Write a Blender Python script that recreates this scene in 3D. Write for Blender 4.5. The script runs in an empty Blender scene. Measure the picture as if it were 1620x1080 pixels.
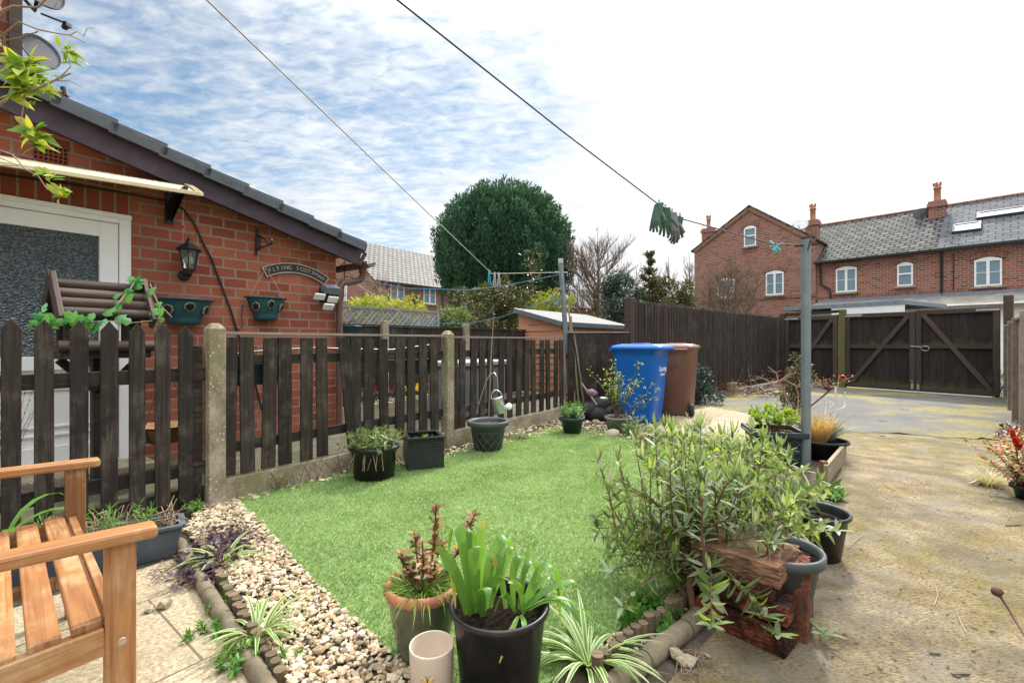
import bpy, math, random
import numpy as np
from mathutils import Vector, Matrix
random.seed(7); RNG = np.random.default_rng(7)
S = bpy.context.scene; COL = S.collection
PI = math.pi
# ---------------- camera ----------------
FP, H = 735.0, 1.12            # focal length in photo pixels (1620 wide), eye height
cam = bpy.data.cameras.new('camera'); co = bpy.data.objects.new('camera', cam); COL.objects.link(co)
co.location = (0, 0, H); co.rotation_euler = (math.radians(90), 0, 0)
cam.sensor_width = 36; cam.lens = 36*FP/1620; cam.clip_start = .05; cam.clip_end = 1200
S.camera = co
# ---------------- exposure, sun, sky ----------------
S.view_settings.view_transform = 'Standard'; S.view_settings.look = 'None'
S.view_settings.exposure = 1.02; S.view_settings.gamma = 1
SUN_AZ, SUN_EL = math.radians(33), math.radians(44)   # azimuth to the right of the view direction
sdir = Vector((math.sin(SUN_AZ)*math.cos(SUN_EL), math.cos(SUN_AZ)*math.cos(SUN_EL), math.sin(SUN_EL)))
sl = bpy.data.lights.new('sun', 'SUN'); sl.energy = 2.6; sl.angle = math.radians(5); sl.color = (1, .95, .87)
so = bpy.data.objects.new('sun', sl); COL.objects.link(so); so.rotation_euler = (-sdir).to_track_quat('-Z', 'Y').to_euler()
W = bpy.data.worlds.new('World'); S.world = W; W.use_nodes = True
def build_world():
    nt = W.node_tree; nt.nodes.clear(); L = nt.links
    def N(t, **k):
        n = nt.nodes.new(t)
        for a, b in k.items(): setattr(n, a, b)
        return n
    def mth(op, a, b=None, clamp=False):
        n = N('ShaderNodeMath', operation=op, use_clamp=clamp)
        for i, x in enumerate((a, b)):
            if x is None: continue
            if isinstance(x, (int, float)): n.inputs[i].default_value = x
            else: L.new(x, n.inputs[i])
        return n.outputs[0]
    def vm(op, a, b=None):
        n = N('ShaderNodeVectorMath', operation=op)
        for i, x in enumerate((a, b)):
            if x is None: continue
            if isinstance(x, (tuple, list, Vector)): n.inputs[i].default_value = x
            else: L.new(x, n.inputs[i])
        return n
    tc = N('ShaderNodeTexCoord'); D = tc.outputs['Generated']
    sep = N('ShaderNodeSeparateXYZ'); L.new(D, sep.inputs[0])
    zz = mth('ADD', mth('MAXIMUM', sep.outputs[2], 0.0), .10)
    cx = mth('DIVIDE', sep.outputs[0], zz); cy = mth('DIVIDE', sep.outputs[1], zz)
    cmb = N('ShaderNodeCombineXYZ'); L.new(cx, cmb.inputs[0]); L.new(cy, cmb.inputs[1])
    mp = N('ShaderNodeMapping'); mp.inputs['Rotation'].default_value = (0, 0, .5); mp.inputs['Scale'].default_value = (1, 1.7, 1)
    L.new(cmb.outputs[0], mp.inputs[0])
    def noise(scale, detail=6, rough=.6, dist=0):
        n = N('ShaderNodeTexNoise'); n.inputs['Scale'].default_value = scale; n.inputs['Detail'].default_value = detail
        n.inputs['Roughness'].default_value = rough; n.inputs['Distortion'].default_value = dist
        L.new(mp.outputs[0], n.inputs['Vector']); return n.outputs[0]
    n1, n2, n3 = noise(.9, 4, .55, .3), noise(9, 6, .56, .5), noise(26, 3, .5)
    def lobe(c, lo, hi):
        d = vm('DOT_PRODUCT', D, Vector(c).normalized()).outputs['Value']
        m = N('ShaderNodeMapRange', interpolation_type='SMOOTHSTEP'); m.inputs[1].default_value = lo; m.inputs[2].default_value = hi
        L.new(d, m.inputs[0]); return m.outputs[0]
    # the gaps of blue: high ahead to one side, a second small one, a low strip by the horizon
    b1 = mth('MAXIMUM', mth('MAXIMUM', lobe((-400, 735, 440), .935, .993), lobe((-190, 735, 385), .955, .995)), lobe((-640, 735, 560), .93, .99)); b2 = lobe((-40, 735, 375), .965, .997); b3 = lobe((-210, 735, 165), .990, .9992); b4=lobe((-700,735,560),.80,.97)
    mask = mth('MAXIMUM', mth('MAXIMUM', b1, mth('MULTIPLY', b2, .85)), mth('MAXIMUM', mth('MULTIPLY', b3, 1.0), mth('MULTIPLY', b4, .45)))
    v = mth('ADD', mth('MULTIPLY', n1, .75), mth('ADD', mth('MULTIPLY', n2, .75), mth('MULTIPLY', n3, .20)))   # about .86 on average
    v = mth('ADD', v, mth('MULTIPLY', mask, .50))
    gap = N('ShaderNodeMapRange', interpolation_type='SMOOTHSTEP'); gap.inputs[1].default_value = .98; gap.inputs[2].default_value = 1.70; L.new(v, gap.inputs[0])
    blue = mth('MULTIPLY', gap.outputs[0], mth('ADD', mth('MULTIPLY', mask, .92), .03), clamp=True)
    sky = N('ShaderNodeTexSky', sky_type='NISHITA'); sky.sun_disc = False; sky.sun_elevation = SUN_EL; sky.sun_rotation = SUN_AZ
    sky.dust_density = .4; sky.ozone_density = 2.5
    hue = N('ShaderNodeMix', data_type='RGBA', blend_type='MULTIPLY'); hue.inputs[0].default_value = 1; L.new(sky.outputs[0], hue.inputs[6]); hue.inputs[7].default_value = (.74, 1.04, 1.08, 1)   # the photograph's sky is a cleaner, more cyan blue
    skyb = N('ShaderNodeBackground'); L.new(hue.outputs[2], skyb.inputs[0]); skyb.inputs[1].default_value = .066
    # cloud sheet: bright towards the sun, with faint grey ripples
    glow = lobe(sdir, .35, 1.0)
    zen = N('ShaderNodeMapRange', interpolation_type='SMOOTHSTEP'); zen.inputs[1].default_value = .5; zen.inputs[2].default_value = 1.0; zen.inputs[3].default_value = 0; zen.inputs[4].default_value = 2.1; L.new(sep.outputs[2], zen.inputs[0])   # overcast skies are brightest overhead; here boosted above the view as added fill light
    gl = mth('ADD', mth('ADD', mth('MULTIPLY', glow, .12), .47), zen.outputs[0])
    grey = N('ShaderNodeMapRange'); grey.inputs[1].default_value = .35; grey.inputs[2].default_value = .68; grey.inputs[3].default_value = 1.08; grey.inputs[4].default_value = .84
    L.new(mth('ADD', mth('MULTIPLY', n1, .65), mth('MULTIPLY', n2, .35)), grey.inputs[0])
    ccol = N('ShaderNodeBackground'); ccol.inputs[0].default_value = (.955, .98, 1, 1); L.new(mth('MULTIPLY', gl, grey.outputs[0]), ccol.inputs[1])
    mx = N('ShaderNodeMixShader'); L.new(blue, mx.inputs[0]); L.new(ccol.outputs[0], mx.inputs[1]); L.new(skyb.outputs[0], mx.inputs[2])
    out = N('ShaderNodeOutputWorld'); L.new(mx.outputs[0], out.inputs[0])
build_world()

# ---------------- picture-to-place helpers ----------------
def P(u, v, Y): return Vector(((u-810)/FP*Y, Y, H-(v-540)/FP*Y))
def G(u, v, z=0.):
    Y = (H-z)*FP/(v-540); return Vector(((u-810)/FP*Y, Y, z))
TH = math.atan2(.789, .614)
D_ = Vector((math.cos(TH), math.sin(TH), 0)); NB = Vector((-math.sin(TH), math.cos(TH), 0)); UP = Vector((0, 0, 1))
A0 = G(332, 800)
def F(s, t, z=0.): return A0 + D_*s + NB*t + UP*z            # garden frame: s along the fence, t behind it
def onT(u, v, t):                                             # pixel ray meets the plane t: returns s, z
    r = Vector(((u-810)/FP, 1, -(v-540)/FP)); o = Vector((0, 0, H))
    k = ((A0+NB*t-o).dot(NB))/r.dot(NB); p = o+r*k
    return (p-A0).dot(D_), p.z
WT = 1.15                                                     # the brick wall's plane
def R(a, b): return random.uniform(a, b)

# ---------------- mesh builder ----------------
def mw(o):
    m = o.matrix_basis.copy()
    while o.parent: o = o.parent; m = o.matrix_basis @ m
    return m
class MB:
    def __init__(s): s.v = []; s.f = []; s.uv = []; s.sm = []; s.mi = []
    def add(s, vs, fs, uvs=None, smooth=False, m=0):
        b = len(s.v); s.v.extend([tuple(x) for x in vs])
        for i, f in enumerate(fs):
            s.f.append([b+j for j in f]); s.uv.append(uvs[i] if uvs else None); s.sm.append(smooth); s.mi.append(m)
    def box(s, c, size, ax=None, m=0):
        c = Vector(c); X, Y, Z = ax or (Vector((1,0,0)), Vector((0,1,0)), UP)
        hx, hy, hz = size[0]/2, size[1]/2, size[2]/2
        vs = [c+X*(a*hx)+Y*(b*hy)+Z*(d*hz) for d in (-1,1) for b in (-1,1) for a in (-1,1)]
        fs = [(0,2,3,1),(4,5,7,6),(0,1,5,4),(2,6,7,3),(0,4,6,2),(1,3,7,5)]
        s.add(vs, fs, m=m)
    def bar(s, p, q, w, h, up=UP, m=0):                       # box from p to q, grain (u) along it
        p, q = Vector(p), Vector(q); d = q-p; Ln = d.length; d.normalize()
        x = d.cross(Vector(up)); x = x.normalized() if x.length > 1e-4 else d.orthogonal().normalized(); z = x.cross(d)
        vs = [b+x*(a*w/2)+z*(e*h/2) for b in (p, q) for (a, e) in ((-1,-1),(1,-1),(1,1),(-1,1))]
        o = R(0, 9); k = R(0, 9)
        fs = [(0,1,5,4),(1,2,6,5),(2,3,7,6),(3,0,4,7),(3,2,1,0),(4,5,6,7)]
        us = []
        for i, ww in enumerate((w, h, w, h)): us.append([(o,k+i),(o,k+i+ww),(o+Ln,k+i+ww),(o+Ln,k+i)])
        us += [[(o,k),(o,k+w),(o+h,k+w),(o+h,k)]]*2
        s.add(vs, fs, us, m=m)
    def tube(s, pts, r, n=8, cap=True, m=0, smooth=True):
        pts = [Vector(p) for p in pts]; k = len(pts); rs = r if isinstance(r, (list, tuple)) else [r]*k
        t0 = (pts[1]-pts[0]).normalized(); x = t0.orthogonal().normalized(); vs = []; o = R(0, 9); ln = 0; us = []
        for i, p in enumerate(pts):
            t = (pts[min(i+1,k-1)]-pts[max(i-1,0)])
            t = t.normalized() if t.length > 1e-9 else t0
            x = x-t*x.dot(t); x = x.normalized() if x.length > 1e-6 else t.orthogonal().normalized(); y = t.cross(x)
            if i: ln += (p-pts[i-1]).length
            us.append(ln)
            for j in range(n):
                a = 2*PI*j/n; vs.append(p+(x*math.cos(a)+y*math.sin(a))*rs[i])
        fs = []; uvs = []
        for i in range(k-1):
            for j in range(n):
                j2 = (j+1) % n; fs.append((i*n+j, i*n+j2, (i+1)*n+j2, (i+1)*n+j)); c = 2*PI*rs[0]/n
                uvs.append([(o+us[i],j*c),(o+us[i],(j+1)*c),(o+us[i+1],(j+1)*c),(o+us[i+1],j*c)])
        s.add(vs, fs, uvs, smooth, m)
        if cap and n > 2:
            s.add(vs[:n], [tuple(range(n-1,-1,-1))], None, False, m); s.add(vs[-n:], [tuple(range(n))], None, False, m)
    def lathe(s, prof, n=32, o=(0,0,0), sx=1, sy=1, m=0, smooth=True, M=None):
        o = Vector(o); vs = []
        for r, z in prof:
            for j in range(n):
                a = 2*PI*j/n; p = Vector((r*sx*math.cos(a), r*sy*math.sin(a), z)); vs.append(o+(M @ p if M else p))
        fs = [(i*n+j, i*n+(j+1)%n, (i+1)*n+(j+1)%n, (i+1)*n+j) for i in range(len(prof)-1) for j in range(n)]
        s.add(vs, fs, None, smooth, m)
        if prof[0][0] > 1e-5: s.add(vs[:n], [tuple(range(n-1,-1,-1))], None, False, m)
        if prof[-1][0] > 1e-5: s.add(vs[-n:], [tuple(range(n))], None, False, m)
    def prism(s, poly, o, X, Y, th, m=0):                     # polygon in the X,Y frame at o, thickness th along X x Y
        o, X, Y = Vector(o), Vector(X).normalized(), Vector(Y).normalized(); Z = X.cross(Y); n = len(poly)
        a = [o+X*p[0]+Y*p[1]-Z*(th/2) for p in poly]; b = [p+Z*th for p in a]
        ou = R(0, 9)
        uf = [(p[1]+ou, p[0]+ou) for p in poly]
        fs = [tuple(range(n-1,-1,-1)), tuple(range(n, 2*n))]; us = [uf[::-1], uf]
        for i in range(n):
            j = (i+1) % n; fs.append((i, j, n+j, n+i)); us.append([uf[i], uf[j], (uf[j][0]+th*.3, uf[j][1]+th), (uf[i][0]+th*.3, uf[i][1]+th)])
        s.add(a+b, fs, us, False, m)
    def sheet(s, pts, m=0): s.add(pts, [tuple(range(len(pts)))], m=m)
    def leaf(s, p, d, up, Ln, Wd, bend=.4, n=3, fold=.18, shape=0, m=0, twist=0.):
        # shape 0 lance, 1 oval, 2 strap
        p = Vector(p); d = Vector(d).normalized(); up = Vector(up); x = d.cross(up)
        x = x.normalized() if x.length > 1e-4 else d.orthogonal().normalized(); u = x.cross(d)
        if twist: q = Matrix.Rotation(twist, 3, d); x = q @ x; u = q @ u
        vs = []; us = []; step = Ln/n; c = p.copy(); dd = d.copy(); uu = u.copy()
        for i in range(n+1):
            t = i/n
            if shape == 0: w = math.sin(PI*min(1, t*.92+.06))**.8*(1-.25*t)
            elif shape == 1: w = max(0, math.sin(PI*(t*.9+.07)))**.6
            else: w = (.75+.25*min(1, t*3))*(1-max(0, t-.55)/.45)**.7
            if i == n: w = .04
            hw = Wd/2*w
            vs += [c-x*hw+uu*(fold*hw), c, c+x*hw+uu*(fold*hw)]; us += [(0,t),(.5,t),(1,t)]
            rt = Matrix.Rotation(-bend/n, 3, x); dd = rt @ dd; uu = rt @ uu; c = c+dd*step
        fs = []; uv = []
        for i in range(n):
            for j in (0, 1):
                q = (3*i+j, 3*i+j+1, 3*i+j+4, 3*i+j+3); fs.append(q); uv.append([us[k] for k in q])
        s.add(vs, fs, uv, True, m)
    def build(s, name, mat, parent=None, origin=None, bevel=0, sub=0, seg=2, solid=0):
        mats = mat if isinstance(mat, (list, tuple)) else [mat]
        if parent: inv = mw(parent).inverted(); vs = [tuple(inv @ Vector(p)) for p in s.v]
        elif origin is not None: o = Vector(origin); vs = [tuple(Vector(p)-o) for p in s.v]
        else: vs = s.v
        me = bpy.data.meshes.new(name); me.from_pydata(vs, [], s.f)
        me.polygons.foreach_set('use_smooth', s.sm); me.polygons.foreach_set('material_index', s.mi)
        ul = me.uv_layers.new(name='UVMap'); data = []
        for f, uv in zip(s.f, s.uv):
            if uv: 
                for q in uv: data += [q[0], q[1]]
            else:
                a = [Vector(s.v[i]) for i in f[:4]]
                nn = (a[1]-a[0]).cross(a[2]-a[0]) if len(a) < 4 else (a[2]-a[0]).cross(a[3]-a[1])
                nn = nn.normalized() if nn.length > 1e-12 else UP
                if abs(nn.z) > .97: t = Vector((1,0,0)); b = Vector((0,1,0))
                else: t = UP.cross(nn).normalized(); b = nn.cross(t)
                for i in f: p = Vector(s.v[i]); data += [p.dot(t), p.dot(b)]
        ul.data.foreach_set('uv', data)
        for q in mats: me.materials.append(q)
        ob = bpy.data.objects.new(name, me); COL.objects.link(ob)
        if parent: ob.parent = parent
        elif origin is not None: ob.location = origin
        if solid: md = ob.modifiers.new('solid', 'SOLIDIFY'); md.thickness = solid
        if bevel: md = ob.modifiers.new('bevel', 'BEVEL'); md.width = bevel; md.segments = seg; md.limit_method = 'ANGLE'; md.angle_limit = math.radians(40)
        if sub: md = ob.modifiers.new('sub', 'SUBSURF'); md.levels = md.render_levels = sub
        return ob
def np_mesh(name, V, Fc, mat, parent=None, origin=(0,0,0), smooth=False):
    """V: (n,k,3) vertices of n like pieces; Fc: faces of one piece (all with the same number of corners)"""
    n, k, _ = V.shape; Fc = np.array(Fc); fl, c = Fc.shape
    V = V-np.array(origin) if not parent else V
    if parent:
        M4 = np.array(mw(parent).inverted()); V = V @ M4[:3,:3].T + M4[:3,3]
    me = bpy.data.meshes.new(name); me.vertices.add(n*k); me.vertices.foreach_set('co', V.reshape(-1).astype(np.float32))
    idx = (Fc[None]+np.arange(n)[:,None,None]*k).reshape(-1)
    me.loops.add(len(idx)); me.loops.foreach_set('vertex_index', idx.astype(np.int32))
    me.polygons.add(n*fl); me.polygons.foreach_set('loop_start', np.arange(0, len(idx), c).astype(np.int32))
    me.polygons.foreach_set('loop_total', np.full(n*fl, c, np.int32))
    me.polygons.foreach_set('use_smooth', np.full(n*fl, smooth)); me.update(calc_edges=True); me.validate()
    me.materials.append(mat); ob = bpy.data.objects.new(name, me); COL.objects.link(ob)
    if parent: ob.parent = parent
    else: ob.location = origin
    return ob
def tag(o, label, cat, group=None, kind=None):
    o['label'] = label; o['category'] = cat
    if group: o['group'] = group
    if kind: o['kind'] = kind
    return o
def root(name, label, cat, loc, rz=0, group=None):
    o = bpy.data.objects.new(name, None); COL.objects.link(o); o.location = loc; o.rotation_euler = (0, 0, rz); o.empty_display_size = .1
    return tag(o, label, cat, group)
def one(mb, name, mat, label, cat, loc=None, group=None, **k):
    return tag(mb.build(name, mat, origin=loc if loc is not None else mb.v[0], **k), label, cat, group)
def struct(mb, name, mat, **k):
    o = mb.build(name, mat, **k); o['kind'] = 'structure'; return o
def copy_tree(o, parent=None):
    c = o.copy(); COL.objects.link(c)
    if parent: c.parent = parent
    for ch in [x for x in bpy.data.objects if x.parent == o]: copy_tree(ch, c)
    return c
def text_part(mb, txt, size, o, X, Y, depth=.004, align='CENTER', m=0):
    cu = bpy.data.curves.new('t', 'FONT'); cu.body = txt; cu.size = size; cu.align_x = align; cu.align_y = 'CENTER'; cu.extrude = depth/2; cu.resolution_u = 3
    ob = bpy.data.objects.new('t', cu); COL.objects.link(ob); bpy.context.view_layer.update()
    me = bpy.data.meshes.new_from_object(ob.evaluated_get(bpy.context.evaluated_depsgraph_get()))
    X, Y = Vector(X).normalized(), Vector(Y).normalized(); Z = X.cross(Y); o = Vector(o)
    mb.add([o+X*v.co.x+Y*v.co.y+Z*v.co.z for v in me.vertices], [tuple(p.vertices) for p in me.polygons], m=m)
    bpy.data.objects.remove(ob); bpy.data.curves.remove(cu); bpy.data.meshes.remove(me)

# ---------------- materials ----------------
class NT:
    def __init__(s, name):
        s.m = bpy.data.materials.new(name); s.m.use_nodes = True; s.t = s.m.node_tree; s.L = s.t.links
        s.b = s.t.nodes['Principled BSDF']; s.out = s.t.nodes['Material Output']
    def n(s, t, ins=None, **k):
        x = s.t.nodes.new(t)
        for a, b in k.items(): setattr(x, a, b)
        for a, b in (ins or {}).items(): s.set(x.inputs[a], b)
        return x
    def set(s, sock, val):
        if isinstance(val, bpy.types.NodeSocket): s.L.new(val, sock)
        elif isinstance(val, (tuple, list)) and len(val) == 3 and sock.type == 'RGBA': sock.default_value = (*val, 1)
        else: sock.default_value = val
    def noise(s, scale, detail=4, rough=.55, vec=None, dist=0):
        x = s.n('ShaderNodeTexNoise', {'Scale': scale, 'Detail': detail, 'Roughness': rough, 'Distortion': dist})
        if vec: s.L.new(vec, x.inputs['Vector'])
        return x.outputs['Fac']
    def ramp(s, fac, stops, interp='LINEAR'):
        x = s.n('ShaderNodeValToRGB'); s.L.new(fac, x.inputs[0]); cr = x.color_ramp; cr.interpolation = interp
        while len(cr.elements) < len(stops): cr.elements.new(.5)
        for e, (p, c) in zip(cr.elements, stops): e.position = p; e.color = (*c, 1) if len(c) == 3 else c
        return x.outputs[0]
    def mix(s, fac, a, b, mode='MIX'):
        x = s.n('ShaderNodeMix', data_type='RGBA', blend_type=mode)
        s.set(x.inputs[0], fac); s.set(x.inputs[6], a); s.set(x.inputs[7], b); return x.outputs[2]
    def math(s, op, a, b=None, clamp=False):
        x = s.n('ShaderNodeMath', operation=op, use_clamp=clamp); s.set(x.inputs[0], a)
        if b is not None: s.set(x.inputs[1], b)
        return x.outputs[0]
    def obj(s): return s.n('ShaderNodeTexCoord').outputs['Object']
    def uv(s, sc=None):
        o = s.n('ShaderNodeTexCoord').outputs['UV']
        return s.map(o, sc) if sc else o
    def map(s, v, sc, rot=(0,0,0)):
        x = s.n('ShaderNodeMapping'); s.L.new(v, x.inputs[0]); x.inputs['Scale'].default_value = sc; x.inputs['Rotation'].default_value = rot; return x.outputs[0]
    def world(s): return s.n('ShaderNodeNewGeometry').outputs['Position']
    def island(s): return s.n('ShaderNodeNewGeometry').outputs['Random Per Island']
    def rnd(s): return s.n('ShaderNodeObjectInfo').outputs['Random']
    def bump(s, h, st=.3, dist=.01, prev=None):
        x = s.n('ShaderNodeBump', {'Strength': st, 'Distance': dist, 'Height': h})
        if prev: s.L.new(prev, x.inputs['Normal'])
        return x.outputs[0]
    def done(s, col, rough=.6, metal=0, normal=None, spec=.4):
        s.set(s.b.inputs['Base Color'], col); s.set(s.b.inputs['Roughness'], rough); s.b.inputs['Metallic'].default_value = metal
        s.b.inputs['Specular IOR Level'].default_value = spec
        if normal: s.L.new(normal, s.b.inputs['Normal'])
        return s.m
def sc(c, k): return tuple(min(1, x*k) for x in c)
def plain(name, c, rough=.5, metal=0, var=.18, scale=9, bump=.08, dirt=None, spec=.4):
    k = NT(name); w = k.world(); a = k.noise(scale, 5, .6, w); b = k.noise(scale*9, 3, .6, w)
    col = k.ramp(a, [(.3, sc(c, 1-var)), (.7, sc(c, 1+var))])
    if dirt: col = k.mix(k.math('MULTIPLY', k.ramp(k.noise(scale*.6, 6, .7, w), [(.48, (0,0,0)), (.68, (1,1,1))]), .7), col, dirt)
    r = k.math('ADD', k.math('MULTIPLY', b, .25), rough-.12)
    return k.done(col, r, metal, k.bump(b, bump, .004), spec)
def wood(name, c1, c2, rough=.6, sx=2.2, sy=42, island=True, moss=None, bump=.35, worn=None, spec=.3):
    k = NT(name); uv = k.uv((sx, sy, 1)); g = k.noise(1.0, 5, .62, uv, .8); g2 = k.noise(3.1, 3, .6, uv)
    f = k.math('ADD', k.math('MULTIPLY', g, .75), k.math('MULTIPLY', g2, .25))
    col = k.ramp(f, [(.33, c1), (.66, c2)])
    r = k.math('ADD', k.island() if island else k.rnd(), k.rnd()); r = k.math('FRACT', r)
    col = k.mix(1.0, col, k.ramp(r, [(0, (.72,.72,.72)), (1, (1.22,1.2,1.18))]), 'MULTIPLY')
    w = k.world()
    if worn: col = k.mix(k.math('MULTIPLY', k.ramp(k.noise(5, 6, .7, w), [(.5, (0,0,0)), (.66, (1,1,1))]), k.ramp(g, [(.35,(0,0,0)),(.6,(1,1,1))])), col, worn)
    if moss: col = k.mix(k.ramp(k.noise(7, 6, .7, w), [(.52, (0,0,0)), (.7, (1,1,1))]), col, moss)
    return k.done(col, rough, 0, k.bump(f, bump, .004), spec)
def brickmat(name, cols, mortar, bw=.205, bh=.09, mt=.010, rot=False, rough=.85, soot=None, off=.5):
    k = NT(name); uv = k.uv()
    if rot: uv = k.map(uv, (1,1,1), (0,0,PI/2))
    br = k.n('ShaderNodeTexBrick', {'Vector': uv, 'Color1': (0,0,0), 'Color2': (1,1,1), 'Mortar': (.5,.5,.5), 'Scale': 1.0, 'Mortar Size': mt, 'Mortar Smooth': .25, 'Bias': 0.0, 'Brick Width': bw, 'Row Height': bh})
    br.offset = off; br.squash = 1
    w = k.world(); n = k.noise(60, 5, .7, w); n2 = k.noise(2.2, 4, .6, w)
    st = [(i/(len(cols)-1), c) for i, c in enumerate(cols)]
    col = k.ramp(br.outputs['Color'], st)
    col = k.mix(k.math('MULTIPLY', n, .5), col, sc(cols[0], .55), 'MIX')
    col = k.mix(1.0, col, k.ramp(n2, [(.3,(.85,.85,.85)),(.7,(1.15,1.13,1.1))]), 'MULTIPLY')
    if soot: col = k.mix(k.ramp(k.noise(1.1, 5, .7, w), [(.5,(0,0,0)),(.75,(.7,.7,.7))]), col, soot)
    mcol = k.mix(k.noise(30, 4, .6, w), mortar, sc(mortar, .6))
    col = k.mix(br.outputs['Fac'], col, mcol)
    hgt = k.math('SUBTRACT', k.math('MULTIPLY', n, .35), br.outputs['Fac'])
    return k.done(col, rough, 0, k.bump(hgt, .6, .006), .25)
def tilemat(name, cols, gap, bw=.3, bh=.2, moss=None, mt=.012, rough=.7):
    k = NT(name); uv = k.uv()
    br = k.n('ShaderNodeTexBrick', {'Vector': uv, 'Color1': (0,0,0), 'Color2': (1,1,1), 'Mortar': (0,0,0), 'Scale': 1.0, 'Mortar Size': mt, 'Mortar Smooth': .1, 'Bias': 0.0, 'Brick Width': bw, 'Row Height': bh})
    w = k.world(); col = k.ramp(br.outputs['Color'], [(i/(len(cols)-1), c) for i, c in enumerate(cols)])
    col = k.mix(1.0, col, k.ramp(k.noise(14, 6, .7, w), [(.3,(.7,.7,.7)),(.7,(1.25,1.25,1.22))]), 'MULTIPLY')
    if moss: col = k.mix(k.ramp(k.noise(.8, 6, .75, w), [(.52,(0,0,0)),(.72,(.85,.85,.85))]), col, moss)
    col = k.mix(br.outputs['Fac'], col, gap)
    return k.done(col, rough, 0, k.bump(k.math('SUBTRACT', 1.0, br.outputs['Fac']), .5, .01), .3)
def leafmat(name, cols, trans=.35, rough=.45, stripe=None, tip=None, spec=.4, patch=False, veins=False):
    k = NT(name); col = k.ramp(k.island(), [(i/max(1, len(cols)-1), c) for i, c in enumerate(cols)])
    if patch: col = k.mix(1., col, k.ramp(k.noise(2.2, 6, .68, k.world()), [(.40, (.74,.80,.66)), (.60, (1.14,1.10,1.2))]), 'MULTIPLY')
    if veins: vn = k.noise(1., 4, .6, k.uv((26, 1.1, 1))); col = k.mix(1., col, k.ramp(vn, [(.36, (.72,.78,.62)), (.62, (1.16,1.12,1.1))]), 'MULTIPLY')
    if stripe:
        sx = k.n('ShaderNodeSeparateXYZ'); k.L.new(k.uv(), sx.inputs[0])
        e = k.ramp(k.math('ABSOLUTE', k.math('SUBTRACT', sx.outputs[0], .5)), [(.2,(0,0,0)),(.34,(1,1,1))]); col = k.mix(e, col, stripe)
    if tip:
        sx = k.n('ShaderNodeSeparateXYZ'); k.L.new(k.uv(), sx.inputs[0])
        col = k.mix(k.math('MULTIPLY', k.ramp(sx.outputs[1], [(.7,(0,0,0)),(.97,(1,1,1))]), k.ramp(k.island(), [(.6,(0,0,0)),(.62,(1,1,1))])), col, tip)
    k.done(col, rough, 0, None, spec)
    tr = k.n('ShaderNodeBsdfTranslucent'); k.L.new(k.mix(1.0, col, (1.5, 1.45, .7), 'MULTIPLY'), tr.inputs[0])
    mx = k.n('ShaderNodeMixShader', {0: trans}); k.L.new(k.b.outputs[0], mx.inputs[1]); k.L.new(tr.outputs[0], mx.inputs[2]); k.L.new(mx.outputs[0], k.out.inputs[0])
    return k.m
def glassmat(name, c, rough=.08, bump=0, scale=60, spec=.8):
    k = NT(name); nrm = None
    if bump:
        v = k.n('ShaderNodeTexVoronoi', {'Scale': scale, 'Vector': k.world()}); nrm = k.bump(k.math('ADD', v.outputs[0], k.noise(scale*.6, 2, .5, k.world())), bump, .012)
    return k.done(c, rough, 0, nrm, spec)
# ---- the materials of this garden ----
m_brick = brickmat('red_brick', [(.25,.066,.040),(.36,.105,.062),(.43,.138,.080),(.31,.083,.050)], (.33,.25,.195))
m_soldier = brickmat('soldier_brick', [(.22,.05,.03),(.34,.085,.045)], (.33,.25,.19), bw=.29, bh=.088, mt=.009, off=0., rot=True)
m_brick_far = brickmat('weathered_brick', [(.13,.055,.045),(.33,.12,.082),(.40,.16,.108),(.28,.10,.075)], (.40,.31,.26), bw=.235, bh=.09, mt=.014, soot=(.15,.06,.05))
m_brick_arch = brickmat('arch_brick', [(.17,.068,.052),(.34,.145,.105)], (.34,.25,.2), bw=.3, bh=.08, rot=True, off=0.)
m_slate = tilemat('grey_slate', [(.055,.055,.06),(.10,.10,.10),(.145,.14,.125)], (.004,.004,.005), .36, .27, moss=(.10,.10,.05), mt=.040, rough=.9)
m_slate2 = tilemat('smooth_slate', [(.065,.072,.085),(.11,.118,.13)], (.012,.012,.014), .42, .25, mt=.022, rough=.85)
m_tile_far = tilemat('pale_roof_tile', [(.14,.135,.125),(.215,.20,.185),(.175,.165,.15)], (.035,.035,.035), .36, .30, mt=.05)
m_verge = plain('dark_grey_tile', (.075,.088,.105), .55, var=.2, bump=.12)
m_barge = plain('purple_brown_bargeboard', (.052,.034,.052), .5, var=.3, bump=.1)
m_upvc = plain('white_plastic', (.88,.88,.87), .35, var=.06, scale=3, bump=.02)
m_white = plain('white_paint', (.78,.79,.80), .4, var=.04, bump=.02)
m_glass_obs = glassmat('obscured_glass', (.055,.078,.095), .14, 1.0, 60, 1.0)
m_glass_far = glassmat('window_glass', (.17,.25,.30), .15, 0, 1, .4)
m_skyl = glassmat('skylight_glass', (.55,.6,.62), .05, 0, 1, 1.)
m_black = plain('black_metal', (.014,.017,.019), .4, var=.3, bump=.05)
m_teal = plain('teal_plastic', (.022,.085,.095), .42, var=.25, bump=.05)
m_stone = plain('pale_relief', (.33,.30,.23), .8)
m_brownpl = plain('brown_plastic_pipe', (.13,.068,.055), .4, var=.2, bump=.03)
m_pinkpipe = plain('pinkish_brown_pipe', (.30,.19,.155), .5, var=.2, bump=.03)
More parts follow.
